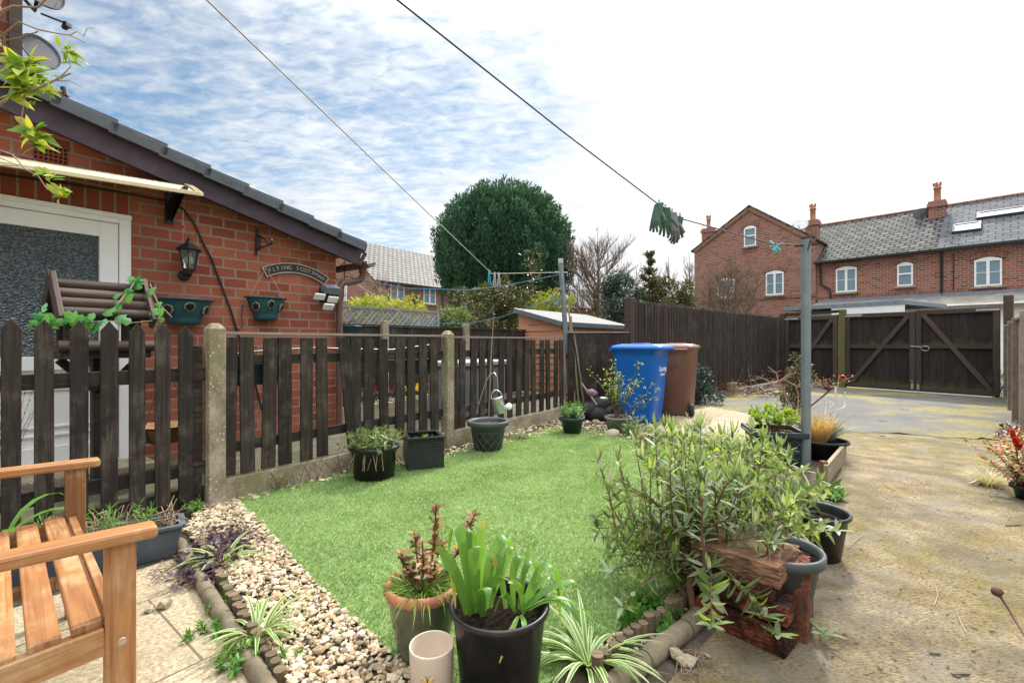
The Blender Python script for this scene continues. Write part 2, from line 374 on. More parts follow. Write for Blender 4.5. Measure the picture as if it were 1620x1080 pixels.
def mk_conc():
    k = NT('weathered_concrete'); w = k.world(); a = k.noise(5, 5, .6, w); b = k.noise(70, 4, .7, w)
    col = k.ramp(a, [(.36,(.235,.195,.14)),(.64,(.40,.345,.26))]); col = k.mix(1., col, k.ramp(b, [(.38,(.78,.77,.75)),(.62,(1.18,1.17,1.15))]), 'MULTIPLY')
    col = k.mix(k.math('MULTIPLY', k.ramp(k.noise(2.4, 6, .75, w), [(.50,(0,0,0)),(.62,(1,1,1))]), .75), col, (.17,.155,.07))
    sp = k.n('ShaderNodeTexVoronoi', {'Scale': 34, 'Vector': w}); col = k.mix(k.math('MULTIPLY', k.ramp(sp.outputs['Distance'], [(.16,(1,1,1)),(.24,(0,0,0))]), k.ramp(k.noise(8, 3, .6, w), [(.48,(0,0,0)),(.56,(.8,.8,.8))])), col, (.62,.60,.54))
    return k.done(col, .92, 0, k.bump(k.math('ADD', a, k.math('MULTIPLY', b, .5)), .5, .008), .25)
m_conc = mk_conc()
m_kerb = plain('mossy_concrete_kerb', (.15,.12,.08), .95, var=.4, scale=9, bump=.9, dirt=(.085,.08,.04))
m_fence = wood('dark_stained_timber', (.014,.0105,.0085), (.047,.036,.029), .72, 2.0, 40, bump=.6, worn=(.10,.082,.066))
m_fence_moss = wood('dark_mossy_timber', (.016,.012,.010), (.042,.033,.028), .75, 2.0, 40, moss=(.045,.055,.018))
m_fence_pale = wood('pale_fence_top', (.16,.13,.11), (.30,.26,.22), .8)  # capping timber, paler than the boards below it
m_tall = wood('dark_brown_fence_boards', (.019,.0135,.0115), (.050,.036,.030), .75, 2.0, 36, worn=(.085,.065,.05))
def mk_gate():
    k = NT('black_brown_gate_boards'); uv = k.uv((2.,36,1)); g = k.noise(1., 5, .62, uv, .8); w = k.world(); sz = k.n('ShaderNodeSeparateXYZ'); k.L.new(w, sz.inputs[0])
    col = k.ramp(g, [(.33,(.015,.011,.0105)),(.66,(.036,.027,.025))]); col = k.mix(1., col, k.ramp(k.island(), [(0,(.75,.75,.75)),(1,(1.25,1.2,1.2))]), 'MULTIPLY')
    # green algae stains that creep up from the bottom and from the ledge of the middle rail
    st = k.noise(1., 5, .7, k.map(w, (5,5,.9))); wet = k.math('ADD', k.math('MULTIPLY', st, .75), -.17)
    low = k.math('SUBTRACT', wet, k.math('SUBTRACT', sz.outputs[2], .10)); mid = k.math('SUBTRACT', k.math('SUBTRACT', wet, .12), k.math('ABSOLUTE', k.math('SUBTRACT', sz.outputs[2], 1.06)))
    f = k.ramp(k.math('MAXIMUM', low, mid), [(0.,(0,0,0)),(.22,(.75,.75,.75))]); col = k.mix(f, col, (.075,.085,.018))
    return k.done(col, .8, 0, k.bump(g, .35, .004), .25)
m_gate = mk_gate()
m_gaterail = wood('gate_frame_timber', (.036,.027,.023), (.075,.058,.047), .7, 2.0, 40)
m_greenpost = wood('algae_covered_post', (.075,.085,.025), (.15,.16,.055), .85, 2., 30)
m_log = wood('brown_log_roll', (.042,.028,.021), (.095,.068,.053), .6, 2.0, 26)
m_bench = wood('varnished_hardwood', (.17,.062,.022), (.37,.180,.068), .42, 1.6, 34, bump=.25, worn=(.42,.29,.15), spec=.5)
m_plank = wood('old_pale_plank', (.20,.16,.11), (.38,.32,.23), .85, 2, 30)
m_sleeper = wood('rotten_red_timber', (.07,.028,.018), (.27,.15,.085), .9, 2.2, 20, bump=1.0, worn=(.018,.012,.010))
def mk_oldbrick():
    k = NT('old_sooty_brick'); w = k.world(); a = k.noise(9, 6, .7, w); b = k.noise(45, 5, .7, w)
    col = k.ramp(a, [(.40,(.012,.010,.009)),(.50,(.06,.022,.016)),(.60,(.19,.062,.036))]); col = k.mix(1., col, k.ramp(b, [(.36,(.45,.45,.45)),(.62,(1.4,1.35,1.3))]), 'MULTIPLY')
    col = k.mix(1., col, k.ramp(k.rnd(), [(0,(.55,.5,.5)),(1,(1.5,1.35,1.25))]), 'MULTIPLY')
    return k.done(col, .95, 0, k.bump(k.math('ADD', a, k.math('MULTIPLY', b, .6)), 1., .02), .2)
m_oldbrick = mk_oldbrick()
m_orangebrick = plain('broken_orange_brick', (.15,.052,.028), .95, var=.5, scale=14, bump=1.0, dirt=(.05,.03,.02))
m_fenceR = wood('brown_panel_timber', (.12,.068,.044), (.22,.135,.09), .8, 2., 36)
m_trellis = wood('silvery_trellis', (.22,.235,.24), (.38,.39,.40), .8)
m_shed = wood('tan_shed_boards', (.34,.165,.10), (.44,.24,.15), .7, 1.5, 12, bump=.1)
m_shedroof = plain('grey_felt_roof', (.19,.19,.185), .85, var=.1, bump=.2)
m_shedtrim = plain('grey_shed_trim', (.10,.115,.13), .6)
m_steel = plain('grey_steel_tube', (.19,.225,.25), .4, .35, var=.15, scale=6, bump=.03)
m_galv = plain('galvanised_steel', (.48,.49,.47), .35, .8, var=.2, bump=.1)
m_wire = plain('dark_line', (.03,.03,.032), .5)
m_rope = plain('pale_rope', (.42,.40,.36), .8)
m_blue_rope = plain('blue_rope', (.05,.16,.30), .7)
m_bluebin = plain('blue_bin_plastic', (.003,.105,.42), .36, var=.12, scale=3, bump=.03)
m_brownbin = plain('brown_bin_plastic', (.135,.062,.045), .42, var=.15, scale=3, bump=.03, dirt=(.22,.12,.09))
m_rubber = plain('black_rubber', (.012,.012,.013), .7)
m_potblack = plain('black_plastic_pot', (.010,.011,.013), .36, var=.3, scale=14, bump=.06, dirt=(.03,.03,.03))
m_potgrey = plain('dark_grey_plastic_pot', (.062,.072,.077), .45, var=.2, bump=.05, dirt=(.08,.08,.075))
m_potgreen = plain('dark_green_grey_pot', (.022,.036,.040), .42, var=.2, bump=.05)
m_cream = plain('cream_ceramic', (.56,.46,.37), .45, var=.05, bump=.03)
m_terra = plain('terracotta_rim', (.36,.15,.08), .75, var=.25, bump=.2)
m_glaze = plain('green_glaze', (.085,.10,.055), .22, var=.45, scale=7, bump=.06, spec=.6)
m_soil = plain('dark_compost', (.016,.011,.008), .98, var=.6, scale=60, bump=1.2, dirt=(.04,.029,.02), spec=.05)
m_soil2 = plain('bare_earth', (.06,.045,.032), .95, var=.5, scale=25, bump=1.0, dirt=(.10,.09,.05))
m_coir = plain('brown_coir', (.28,.15,.065), .95, var=.4, scale=40, bump=1.0)
m_ltblue = plain('trough_blue_grey', (.022,.042,.062), .45)
m_slatetrough = plain('slate_blue_trough', (.075,.098,.12), .5)
m_rattan = None
m_bark = plain('grey_brown_bark', (.10,.075,.058), .9, var=.35, scale=20, bump=.6)
m_twig = plain('brown_twigs', (.17,.12,.09), .85, var=.25)
m_twig_red = plain('reddish_twigs', (.13,.055,.042), .8)
m_twig_pale = plain('pale_twigs', (.30,.22,.15), .8)
m_stem = plain('green_stem', (.13,.16,.06), .6)
m_lstem = plain('orange_brown_stem', (.13,.07,.04), .75, var=.3)
m_bedding = leafmat('bedding_leaves', [(.02,.07,.015),(.05,.13,.03)], .25)
L_budd = leafmat('silver_green_leaves', [(.055,.095,.045),(.13,.18,.095),(.20,.28,.11),(.40,.44,.34),(.12,.18,.08),(.30,.44,.09)], .46, .5)
L_agap = leafmat('strap_leaves', [(.10,.23,.04),(.15,.31,.055),(.22,.39,.085)], .4, .34, tip=(.55,.36,.04), spec=.55, veins=True)
L_spider = leafmat('striped_leaves', [(.09,.20,.035),(.14,.27,.05)], .35, .4, stripe=(.50,.55,.30))
L_green = leafmat('fresh_green_leaves', [(.05,.14,.02),(.09,.22,.035),(.13,.28,.05)], .35)
L_lime = leafmat('lime_leaves', [(.20,.32,.03),(.32,.42,.05),(.14,.26,.03)], .4)
L_dull = leafmat('dull_green_leaves', [(.07,.12,.04),(.14,.20,.06),(.22,.26,.12)], .35)
L_ivy = leafmat('plastic_ivy_leaves', [(.03,.22,.05),(.12,.33,.06),(.20,.42,.25)], .3)
L_yew = leafmat('yew_needles', [(.022,.068,.045),(.036,.105,.066),(.055,.135,.078),(.085,.165,.08)], .18, .6)
L_holly = leafmat('variegated_holly', [(.018,.032,.012),(.04,.058,.018),(.10,.105,.03),(.21,.18,.06),(.05,.07,.025)], .15, .35)
L_conif = leafmat('blue_conifer', [(.025,.055,.045),(.05,.09,.07),(.08,.12,.09)], .1)
L_spike = leafmat('brown_green_conifer', [(.05,.065,.022),(.11,.11,.04),(.14,.09,.04)], .12)
L_yellow = leafmat('yellow_green_hedge', [(.25,.29,.03),(.38,.38,.05),(.13,.2,.03)], .35)
L_purple = leafmat('purple_black_leaves', [(.022,.012,.022),(.05,.02,.035),(.075,.04,.045)], .15)
L_bronze = leafmat('bronze_leaves', [(.13,.05,.03),(.24,.11,.035),(.12,.11,.04),(.34,.18,.05),(.40,.28,.16)], .4)
L_grass = leafmat('thin_grass', [(.10,.20,.025),(.16,.28,.04),(.26,.32,.07)], .35)
L_blond = leafmat('blond_grass', [(.46,.27,.12),(.55,.36,.18),(.33,.24,.11)], .35)
L_bluegr = leafmat('blue_grey_grass', [(.09,.15,.16),(.16,.23,.24),(.28,.33,.3)], .25)
L_red = leafmat('red_leaves', [(.42,.01,.012),(.55,.02,.015),(.35,.03,.02)], .4, .3)
L_mixed = leafmat('red_and_green_leaves', [(.10,.17,.035),(.30,.32,.08),(.28,.05,.03),(.42,.16,.06),(.52,.5,.32)], .35)
L_dry = leafmat('dead_leaves', [(.28,.19,.11),(.42,.33,.22),(.20,.13,.08)], .2)
m_white_fl = plain('white_petals', (.75,.73,.76), .6, var=.05)
m_yel = plain('yellow_petals', (.75,.48,.01), .6); m_pur = plain('violet_petals', (.07,.025,.22), .6); m_mag = plain('crimson_petals', (.25,.01,.045), .6)
m_glove = plain('green_glove', (.055,.105,.075), .8, var=.3); m_gloveg = plain('grey_cuff', (.20,.19,.21), .8)
m_cyan = plain('blue_peg', (.02,.36,.60), .4); m_cyan2 = plain('turquoise_cloth', (.12,.45,.52), .7); m_greypeg = plain('grey_peg', (.42,.42,.44), .5)
m_dish = plain('grey_dish', (.055,.058,.07), .5, var=.12); m_cover = plain('pale_polycarbonate', (.62,.53,.34), .35, var=.1)
m_ventr = plain('terracotta_vent', (.30,.06,.035), .8); m_dark = plain('painted_shade', (.012,.011,.010), .9)
m_bulb = plain('frosted_bulb', (.75,.74,.70), .3); m_lglass = None
m_yellowb = plain('yellow_wing', (.72,.42,.04), .6); m_red = plain('red_bead', (.45,.01,.01), .4); m_purplestone = plain('violet_pebble', (.22,.13,.18), .7)
def mk_rattan():
    k = NT('black_rattan'); uv = k.uv(); 
    b = k.n('ShaderNodeTexBrick', {'Vector': uv, 'Color1': (.007,.008,.011), 'Color2': (.017,.019,.024), 'Mortar': (.002,.002,.003), 'Scale': 1., 'Mortar Size': .0035, 'Mortar Smooth': .9, 'Brick Width': .034, 'Row Height': .014})
    return k.done(b.outputs[0], .35, 0, k.bump(k.math('SUBTRACT', 1., b.outputs['Fac']), 1., .006), .5)
m_rattan = mk_rattan()
def mk_lglass():
    k = NT('clear_lantern_glass'); k.b.inputs['Transmission Weight'].default_value = .9; return k.done((.75,.76,.76), .08, 0, None, .5)
m_lglass = mk_lglass()
def mk_turf():
    k = NT('turf_backing'); w = k.world(); return k.done(k.ramp(k.noise(30, 5, .7, w), [(.36,(.11,.185,.055)),(.64,(.21,.30,.11))]), .85, 0, k.bump(k.noise(200, 3, .6, w), .5, .01), .2)
m_turf = mk_turf()
L_turf = leafmat('turf_fibres', [(.115,.225,.06),(.18,.305,.098),(.26,.375,.148),(.44,.49,.28),(.13,.255,.075)], .3, .55, patch=True)
def mk_drive():
    k = NT('rough_concrete'); w = k.world(); st = k.map(w, (1, 2.4, 1), (0, 0, -.65))
    big = k.noise(.8, 5, .6, w); mid = k.noise(5, 6, .65, w); fine = k.noise(48, 5, .72, st); pit = k.noise(24, 6, .7, st)
    col = k.ramp(mid, [(.36,(.225,.165,.095)),(.5,(.35,.27,.16)),(.64,(.47,.385,.25))])
    col = k.mix(1., col, k.ramp(fine, [(.38,(.5,.47,.43)),(.5,(1,1,1)),(.62,(1.35,1.33,1.28))]), 'MULTIPLY')
    moss = k.math('MULTIPLY', k.ramp(big, [(.40,(0,0,0)),(.56,(1,1,1))]), k.ramp(k.noise(9, 7, .75, w), [(.40,(0,0,0)),(.56,(1,1,1))]))
    col = k.mix(k.math('MULTIPLY', moss, .8), col, (.26,.205,.04))
    col = k.mix(k.ramp(pit, [(.36,(.85,.85,.85)),(.43,(0,0,0))]), col, (.085,.07,.045)); pit2 = k.noise(70, 4, .7, st); col = k.mix(k.ramp(pit2, [(.36,(.9,.9,.9)),(.42,(0,0,0))]), col, (.06,.045,.03))
    damp = k.ramp(k.noise(1.7, 4, .6, k.map(w,(1,1,1),(0,0,1.))), [(.47,(0,0,0)),(.64,(.72,.72,.72))]); col = k.mix(damp, col, (.165,.14,.105)); gp = k.ramp(k.noise(2.6, 7, .72, k.map(w,(1,1,1),(0,0,2.))), [(.5,(0,0,0)),(.62,(.6,.6,.6))]); col = k.mix(gp, col, (.30,.275,.225))
    hh = k.math('ADD', k.math('MULTIPLY', pit, 1.2), k.math('MULTIPLY', fine, .7))
    return k.done(col, .88, 0, k.bump(hh, 1.0, .022), .25)
m_drive = mk_drive()
def mk_tarmac():
    k = NT('worn_tarmac'); w = k.world(); f = k.noise(90, 4, .75, w); b = k.noise(.9, 5, .6, w)
    col = k.ramp(f, [(.38,(.030,.031,.032)),(.62,(.125,.125,.12))]); col = k.mix(k.ramp(b, [(.4,(0,0,0)),(.7,(.7,.7,.7))]), col, (.150,.140,.112))
    mo = k.math('MULTIPLY', k.ramp(k.noise(.75, 3, .5, k.map(w,(1,1,1),(0,0,.4))), [(.50,(0,0,0)),(.58,(1,1,1))]), k.ramp(k.noise(16, 5, .7, w), [(.38,(0,0,0)),(.55,(1,1,1))]))
    col = k.mix(k.math('MULTIPLY', mo, .75), col, (.25,.20,.025))
    return k.done(col, .85, 0, k.bump(f, .5, .008), .3)
m_tar = mk_tarmac()
def mk_slab(name, a, b, bw, bh):
    k = NT(name); w = k.world(); uv = k.map(w, (1,1,1), (0, 0, -TH))
    br = k.n('ShaderNodeTexBrick', {'Vector': uv, 'Color1': (0,0,0), 'Color2': (1,1,1), 'Mortar': (0,0,0), 'Scale': 1., 'Mortar Size': .005, 'Mortar Smooth': .3, 'Brick Width': bw, 'Row Height': bh})
    col = k.ramp(br.outputs[0], [(0,a),(1,b)]); f = k.noise(60, 6, .75, w); col = k.mix(1., col, k.ramp(f, [(.38,(.6,.58,.54)),(.62,(1.3,1.28,1.25))]), 'MULTIPLY')
    col = k.mix(k.ramp(k.noise(4, 6, .7, w), [(.5,(0,0,0)),(.7,(.6,.6,.6))]), col, (.20,.175,.10)); col = k.mix(br.outputs['Fac'], col, (.13,.105,.07))
    return k.done(col, .9, 0, k.bump(k.math('SUBTRACT', f, br.outputs['Fac']), .5, .008), .25)
m_pave = mk_slab('riven_paving', (.33,.27,.185), (.42,.36,.26), .62, .62)
m_pad = mk_slab('buff_block_paving', (.31,.245,.17), (.37,.30,.22), .46, .46)
def mk_gravel():
    k = NT('limestone_chips'); w = k.world(); c = k.ramp(k.island(), [(0,(.26,.18,.10)),(.25,(.40,.30,.18)),(.55,(.52,.42,.29)),(.8,(.62,.54,.41)),(1,(.22,.18,.14))])
    c = k.mix(1., c, k.ramp(k.noise(90, 4, .7, w), [(.3,(.7,.68,.65)),(.7,(1.15,1.15,1.12))]), 'MULTIPLY'); return k.done(c, .8, 0, k.bump(k.noise(150, 3, .6, w), .3, .004), .3)
m_gravel = mk_gravel()
# ================= ground =================
def flat(name, pts, z, mat, th=0):
    mb = MB(); pts = [Vector((p[0], p[1], z)) for p in pts]
    if (pts[1]-pts[0]).cross(pts[2]-pts[1]).z < 0: pts = pts[::-1]
    mb.sheet(pts)
    if th:
        n = len(pts)
        for i in range(n):
            a, b = pts[i], pts[(i+1) % n]; mb.sheet([a, a-UP*th, b-UP*th, b])
    return struct(mb, name, mat)
flat('ground', [(-300,-60),(300,-60),(300,500),(-300,500)], -.012, plain('rough_ground', (.085,.085,.04), .95, var=.4, scale=3, bump=.5))
flat('garden_soil', [F(-3,.0), F(5.4,.0), F(5.4,-3.2), F(-3,-3.2)], -.004, m_soil2)
gL, gR = Vector((8.14,11.27,0)), Vector((9.64,9.14,0)); gd = (gL-gR).normalized(); gn = Vector((-gd.y, gd.x, 0)); gn = gn if gn.y > 0 else -gn
FR = Vector((.70,.71,0)).normalized()                          # direction of the driveway
dl, dr = G(1351,682), G(1600,698)
near_edge = [G(1120,1010), G(1240,890), G(1300,800), G(1330,745), G(1335,700)]
drive_pts = [Vector((-1.2,-1.5,0)), Vector((7,-1.5,0)), Vector((7.6,6.9,0)), dr+(dr-dl)*.6, dl+(dl-dr)*.75] + near_edge[::-1] + [G(1020,1120), Vector((-.5,1.0,0)), Vector((-.9,.6,0))]
flat('driveway_concrete', drive_pts, .0, m_drive)
_e0, _e1 = dl+(dl-dr)*1.75, dr+(dr-dl)*1.6
flat('driveway_tarmac', [_e0.lerp(_e1,i/90)+(dr-dl).normalized().cross(UP)*(.07*math.sin(i*.55)+.05*math.sin(i*1.7+1)+R(-.035,.035)) for i in range(91)]+[ Vector((16,9.5,0)), Vector((13,17,0)), Vector((4.5,13,0)), Vector((2.2,7.6,0)), Vector((2.0,6.3,0))], .004, m_tar)
flat('brick_pad', [G(1020,675), G(1115,643), G(1215,660), G(1300,700), G(1190,718)], .010, m_pad, .02)
flat('paving', [F(-2.6,-.72), F(-.42,-.72), F(-.45,-3.3), F(-3.2,-3.3)], .002, m_pave)
nb = [F(-5,.07), F(6,.07), F(6,8), F(-5,8)]
flat('neighbour_yard', nb, .13, plain('mossy_yard', (.095,.085,.055), .95, var=.5, scale=6, bump=.8, dirt=(.05,.06,.02)), .14)
# ---- turf
turf_px = [(366,790),(530,748),(700,722),(880,676),(945,680),(1025,702),(1130,738),(1250,768),(1215,830),(1100,915),(1000,985),(920,1040),(840,1110),(740,1110),(648,1062),(560,985),(480,905),(420,838)]
turf_pts = [G(*p) for p in turf_px]
flat('artificial_lawn', turf_pts, .012, m_turf, .014)
def inpoly(x, y, poly):
    c = np.zeros(len(x), bool); n = len(poly)
    for i in range(n):
        a, b = poly[i], poly[(i+1) % n]
        cnd = ((a.y > y) != (b.y > y)) & (x < (b.x-a.x)*(y-a.y)/((b.y-a.y)+1e-12)+a.x); c ^= cnd
    return c
def scatter(poly, n):
    xs = [p.x for p in poly]; ys = [p.y for p in poly]; X = RNG.uniform(min(xs), max(xs), n*3); Y = RNG.uniform(min(ys), max(ys), n*3)
    k = inpoly(X, Y, poly); return X[k][:n], Y[k][:n]
def blades(name, poly, n, h, w, mat, z=.012):
    X, Y = scatter(poly, n); n = len(X); a = RNG.uniform(0, 2*PI, n); ln = RNG.uniform(.2, 1.3, n)
    hh = h*RNG.uniform(.5, 1.3, n); ld = RNG.uniform(0, 2*PI, n); dx = np.cos(ld)*ln*hh; dy = np.sin(ld)*ln*hh
    V = np.zeros((n,3,3)); wx = np.cos(a)*w/2; wy = np.sin(a)*w/2
    V[:,0] = np.stack([X-wx, Y-wy, np.full(n, z)], 1); V[:,1] = np.stack([X+wx, Y+wy, np.full(n, z)], 1); V[:,2] = np.stack([X+dx, Y+dy, z+hh], 1)
    return np_mesh(name, V, [(0,1,2)], mat)
o = blades('turf_fibres', turf_pts, 260000, .0145, .0038, L_turf); o['kind'] = 'stuff'
# ---- gravel
ico_v = []; g_ = (1+5**.5)/2
for a in (-1,1):
    for b in (-g_,g_): ico_v += [(0,a,b),(a,b,0),(b,0,a)]
ico_v = np.array(ico_v)/np.sqrt(1+g_*g_)
def hull_faces(V):
    fs = []; n = len(V)
    from itertools import combinations
    for i,j,k in combinations(range(n),3):
        nn = np.cross(V[j]-V[i], V[k]-V[i]); d = (V-V[i])@nn
        if (d <= 1e-6).all(): fs.append((i,j,k))
        elif (d >= -1e-6).all(): fs.append((i,k,j))
    return fs
ico_f = hull_faces(ico_v)
def stones(X, Y, Z, size, squash=.7):
    n = len(X); V = np.repeat(ico_v[None], n, 0)*(1+RNG.uniform(-.32,.25,(n,12,1)))+RNG.normal(0,.09,(n,12,3))
    V = V*np.stack([RNG.uniform(.85,1.5,n), RNG.uniform(.7,1.05,n), RNG.uniform(.5,.8,n)],1)[:,None,:]
    a = RNG.uniform(0,2*PI,n); b = RNG.normal(0,.4,n); ca, sa, cb, sb = np.cos(a), np.sin(a), np.cos(b), np.sin(b)
    x, y, z = V[...,0], V[...,1], V[...,2]; y, z = y*cb[:,None]-z*sb[:,None], y*sb[:,None]+z*cb[:,None]
    x, y = x*ca[:,None]-y*sa[:,None], x*sa[:,None]+y*ca[:,None]
    return np.stack([x,y,z],-1)*size[:,None,None]+np.stack([X,Y,Z],1)[:,None,:]
gp1 = [G(*p) for p in [(318,800),(368,788),(422,840),(482,908),(562,988),(650,1065),(690,1120),(560,1170),(470,1110),(425,1040),(370,950),(330,890),(292,840)]]
flat('gravel_bed', gp1, .004, m_soil2)
X, Y = scatter(gp1, 7000); sz = np.clip(RNG.lognormal(math.log(.0092), .38, len(X)), .0045, .022)
V1 = stones(X, Y, RNG.uniform(.008,.026,len(X)), sz)
gp2 = [G(*p) for p in [(352,790),(372,800),(560,752),(720,722),(890,682),(950,690),(1030,712),(1150,745),(1200,735),(1190,716),(1020,676),(890,662),(720,708)]]
X, Y = scatter(gp2, 2600); V2 = stones(X, Y, RNG.uniform(.006,.018,len(X)), np.clip(RNG.lognormal(math.log(.014),.35,len(X)),.006,.032))
gp3 = [G(*p) for p in [(1000,985),(1100,915),(1125,940),(985,1050),(930,1045)]]
X, Y = scatter(gp3, 420); V3 = stones(X, Y, RNG.uniform(.006,.02,len(X)), np.clip(RNG.lognormal(math.log(.010),.3,len(X)),.006,.022))
o = np_mesh('gravel', np.concatenate([V1,V2,V3]), ico_f, m_gravel); o['kind'] = 'stuff'

# ================= brick extension =================
ext = root('brick_extension', 'single-storey red brick extension with sloping dark roof and white back door', 'building', F(1.64, WT, .13), TH)
SC = 1.64                                                     # the corner
s0, zt0 = -3.2, None
zc = 1.12+142/FP*F(SC, WT).y                                  # wall head at the corner
sA, zA = onT(45, 182, WT); slope = (zA-zc)/(SC-sA)
def zroof(s): return zc+(SC-s)*slope
def wallbox(mb, s1, s2, z1, z2, t0=WT, th=.25, top=None):
    c = [F(s1,t0,z1), F(s2,t0,z1), F(s2,t0,top[1] if top else z2), F(s1,t0,top[0] if top else z2)]
    b = [p+NB*th for p in c]
    mb.add(c+b, [(0,1,2,3),(5,4,7,6),(1,5,6,2),(4,0,3,7),(3,2,6,7),(0,4,5,1)])
dR = onT(207, 345, WT); dT = .5*(dR[1]+onT(30, 310, WT)[1]); dRs = dR[0]; dLs = dRs-1.02
mb = MB()
wallbox(mb, dRs, SC, .05, 0, top=(zroof(dRs), zroof(SC)))
wallbox(mb, s0, dLs, .05, 0, top=(zroof(s0), zroof(dLs)))
wallbox(mb, dLs, dRs, dT+.29, 0, top=(zroof(dLs), zroof(dRs)))
mb.box(F(SC-.125, WT+.25+1.9, (zc+.05)/2), (.25, 3.8, zc-.05), (D_, NB, UP))
mb.build('wall', m_brick, ext)
mb = MB(); wallbox(mb, dLs, dRs, dT, dT+.29, WT-.003, .25); mb.build('soldier_course', m_soldier, ext)
# verge, bargeboard, roof slab
sE = SC+.27; RT = .30                                         # verge overhang towards the garden
def rp(s, t, dz=0): return F(s, t, zroof(s)+dz)
sl_ = Vector((D_.x, D_.y, -slope)).normalized(); sn = NB.cross(sl_) ; sn = sn if sn.z > 0 else -sn
mb = MB(); mb.bar(rp(s0,WT-.16,.0), rp(SC+.20,WT-.16,.0), .028, .19, sn); mb.bar(rp(SC+.205,WT-.175,-.01), rp(SC+.235,WT-.175,-.02), .03, .17, sn); mb.build('bargeboard', m_barge, ext, bevel=.003)
mb = MB(); mb.bar(rp(s0,WT-.07,-.045), rp(SC+.19,WT-.07,-.045), .15, .012, sn); mb.build('soffit', m_barge, ext)
mb = MB(); mb.bar(rp(s0,WT+1.9,.10), rp(sE,WT+1.9,.10), 4.1, .05, sn); mb.build('roof', m_slate2, ext)
mb = MB(); k = 0; s = SC+.235
while s > s0:
    a, b = s-.36, s                                           # stepped verge tiles, each lapping over the one below
    mb.bar(rp(a,WT-.17,.138), rp(b,WT-.17,.166), .14, .024, sn); mb.bar(rp(a-.0,WT-.235,.098), rp(b,WT-.235,.112), .016, .085, sn)
    s -= .31; k += 1
mb.build('verge_tile', m_verge, ext, bevel=.003)
mb = MB(); e1, e2 = rp(SC+.30,WT-.23,-.06), rp(SC+.30,WT+3.9,-.06)
for a in range(9):
    a0, a1 = PI+a*PI/9, PI+(a+1)*PI/9
    f = lambda q, r, e: e+D_*(math.cos(q)*r)+UP*(math.sin(q)*r+.04)
    mb.add([f(a0,.058,e1), f(a1,.058,e1), f(a1,.058,e2), f(a0,.058,e2)], [(0,1,2,3)], smooth=True)
mb.build('gutter', m_brownpl, ext, solid=.005)
mb = MB(); q = e1+NB*.16
mb.tube([q-UP*.0, q-UP*.10, q-UP*.16-D_*.04, q-UP*.19-D_*.14, q-UP*.21-D_*.25, q-UP*.27-D_*.30, q-UP*.40-D_*.30, Vector((q.x,q.y,.15))-D_*.30], .036, 14)
mb.tube([q-UP*.02, q-UP*.07], .045, 14); mb.build('downpipe', m_brownpl, ext)
# air brick
a1, a2 = onT(52, 247, WT), onT(107, 240, WT); mb = MB(); zz = (a1[1]+a2[1])/2-.0
mb.box(F((a1[0]+a2[0])/2, WT-.002, zz), (a2[0]-a1[0], .012, .13), (D_, NB, UP))
vent = mb.build('air_brick', m_ventr, ext); mb = MB()
for i in range(7):
    for j in range(4): mb.box(F(a1[0]+(i+.5)*(a2[0]-a1[0])/7, WT-.0085, zz+(j-1.5)*.030), ((a2[0]-a1[0])/7*.66, .003, .020), (D_, NB, UP))
mb.build('hole_shade', m_dark, vent)  # near-black plates on the face paint the shade inside the holes
# door
door = None
mb = MB(); w = .075
for s1, s2, z1, z2 in ((dLs,dLs+w,.14,dT), (dRs-w,dRs,.14,dT), (dLs+w,dRs-w,dT-w,dT), (dLs+w,dRs-w,.14,.20)):
    mb.box(F((s1+s2)/2, WT+.03, (z1+z2)/2), (s2-s1, .09, z2-z1), (D_, NB, UP))
mb.box(F((dLs+dRs)/2, WT-.010, dT-.018), (1.02, .05, .036), (D_, NB, UP))
mb.build('door_frame', m_upvc, ext, bevel=.006)
il, ir, it = dLs+w+.004, dRs-w-.004, dT-w-.004; gl_b = onT(97, 572, WT)[1]; st = .115
mb = MB()
for s1, s2, z1, z2 in ((il,il+st,.21,it), (ir-st,ir,.21,it), (il+st,ir-st,it-st,it), (il+st,ir-st,gl_b-.06,gl_b+.04), (il+st,ir-st,.21,.36)):
    mb.box(F((s1+s2)/2, WT+.025, (z1+z2)/2), (s2-s1, .06, z2-z1), (D_, NB, UP))
mb.box(F((il+ir)/2, WT+.034, (.36+gl_b-.06)/2), (ir-il-2*st, .04, gl_b-.06-.36), (D_, NB, UP))
for z in (gl_b-.13, gl_b-.20, .50, .44): mb.box(F((il+ir)/2, WT+.008, z), (ir-il-2*st-.05, .012, .02), (D_, NB, UP))
door = mb.build('door', m_upvc, ext, bevel=.005)
mb = MB(); mb.box(F((il+ir)/2, WT+.028, (gl_b+.04+it-st)/2), (ir-il-2*st, .012, it-st-gl_b-.04), (D_, NB, UP)); mb.build('pane', m_glass_obs, door)
mb = MB(); hp = F(il+.06, WT-.02, 1.02); mb.box(hp, (.035,.02,.2), (D_,NB,UP)); mb.bar(hp-NB*.04, hp-NB*.04+D_*.12, .018, .02); mb.build('handle', m_white, door, bevel=.004)
mb = MB(); mb.box(F((dLs+dRs)/2, WT-.16, .16), (1.2,.32,.06), (D_,NB,UP)); mb.build('door_step', m_conc, ext, bevel=.01)
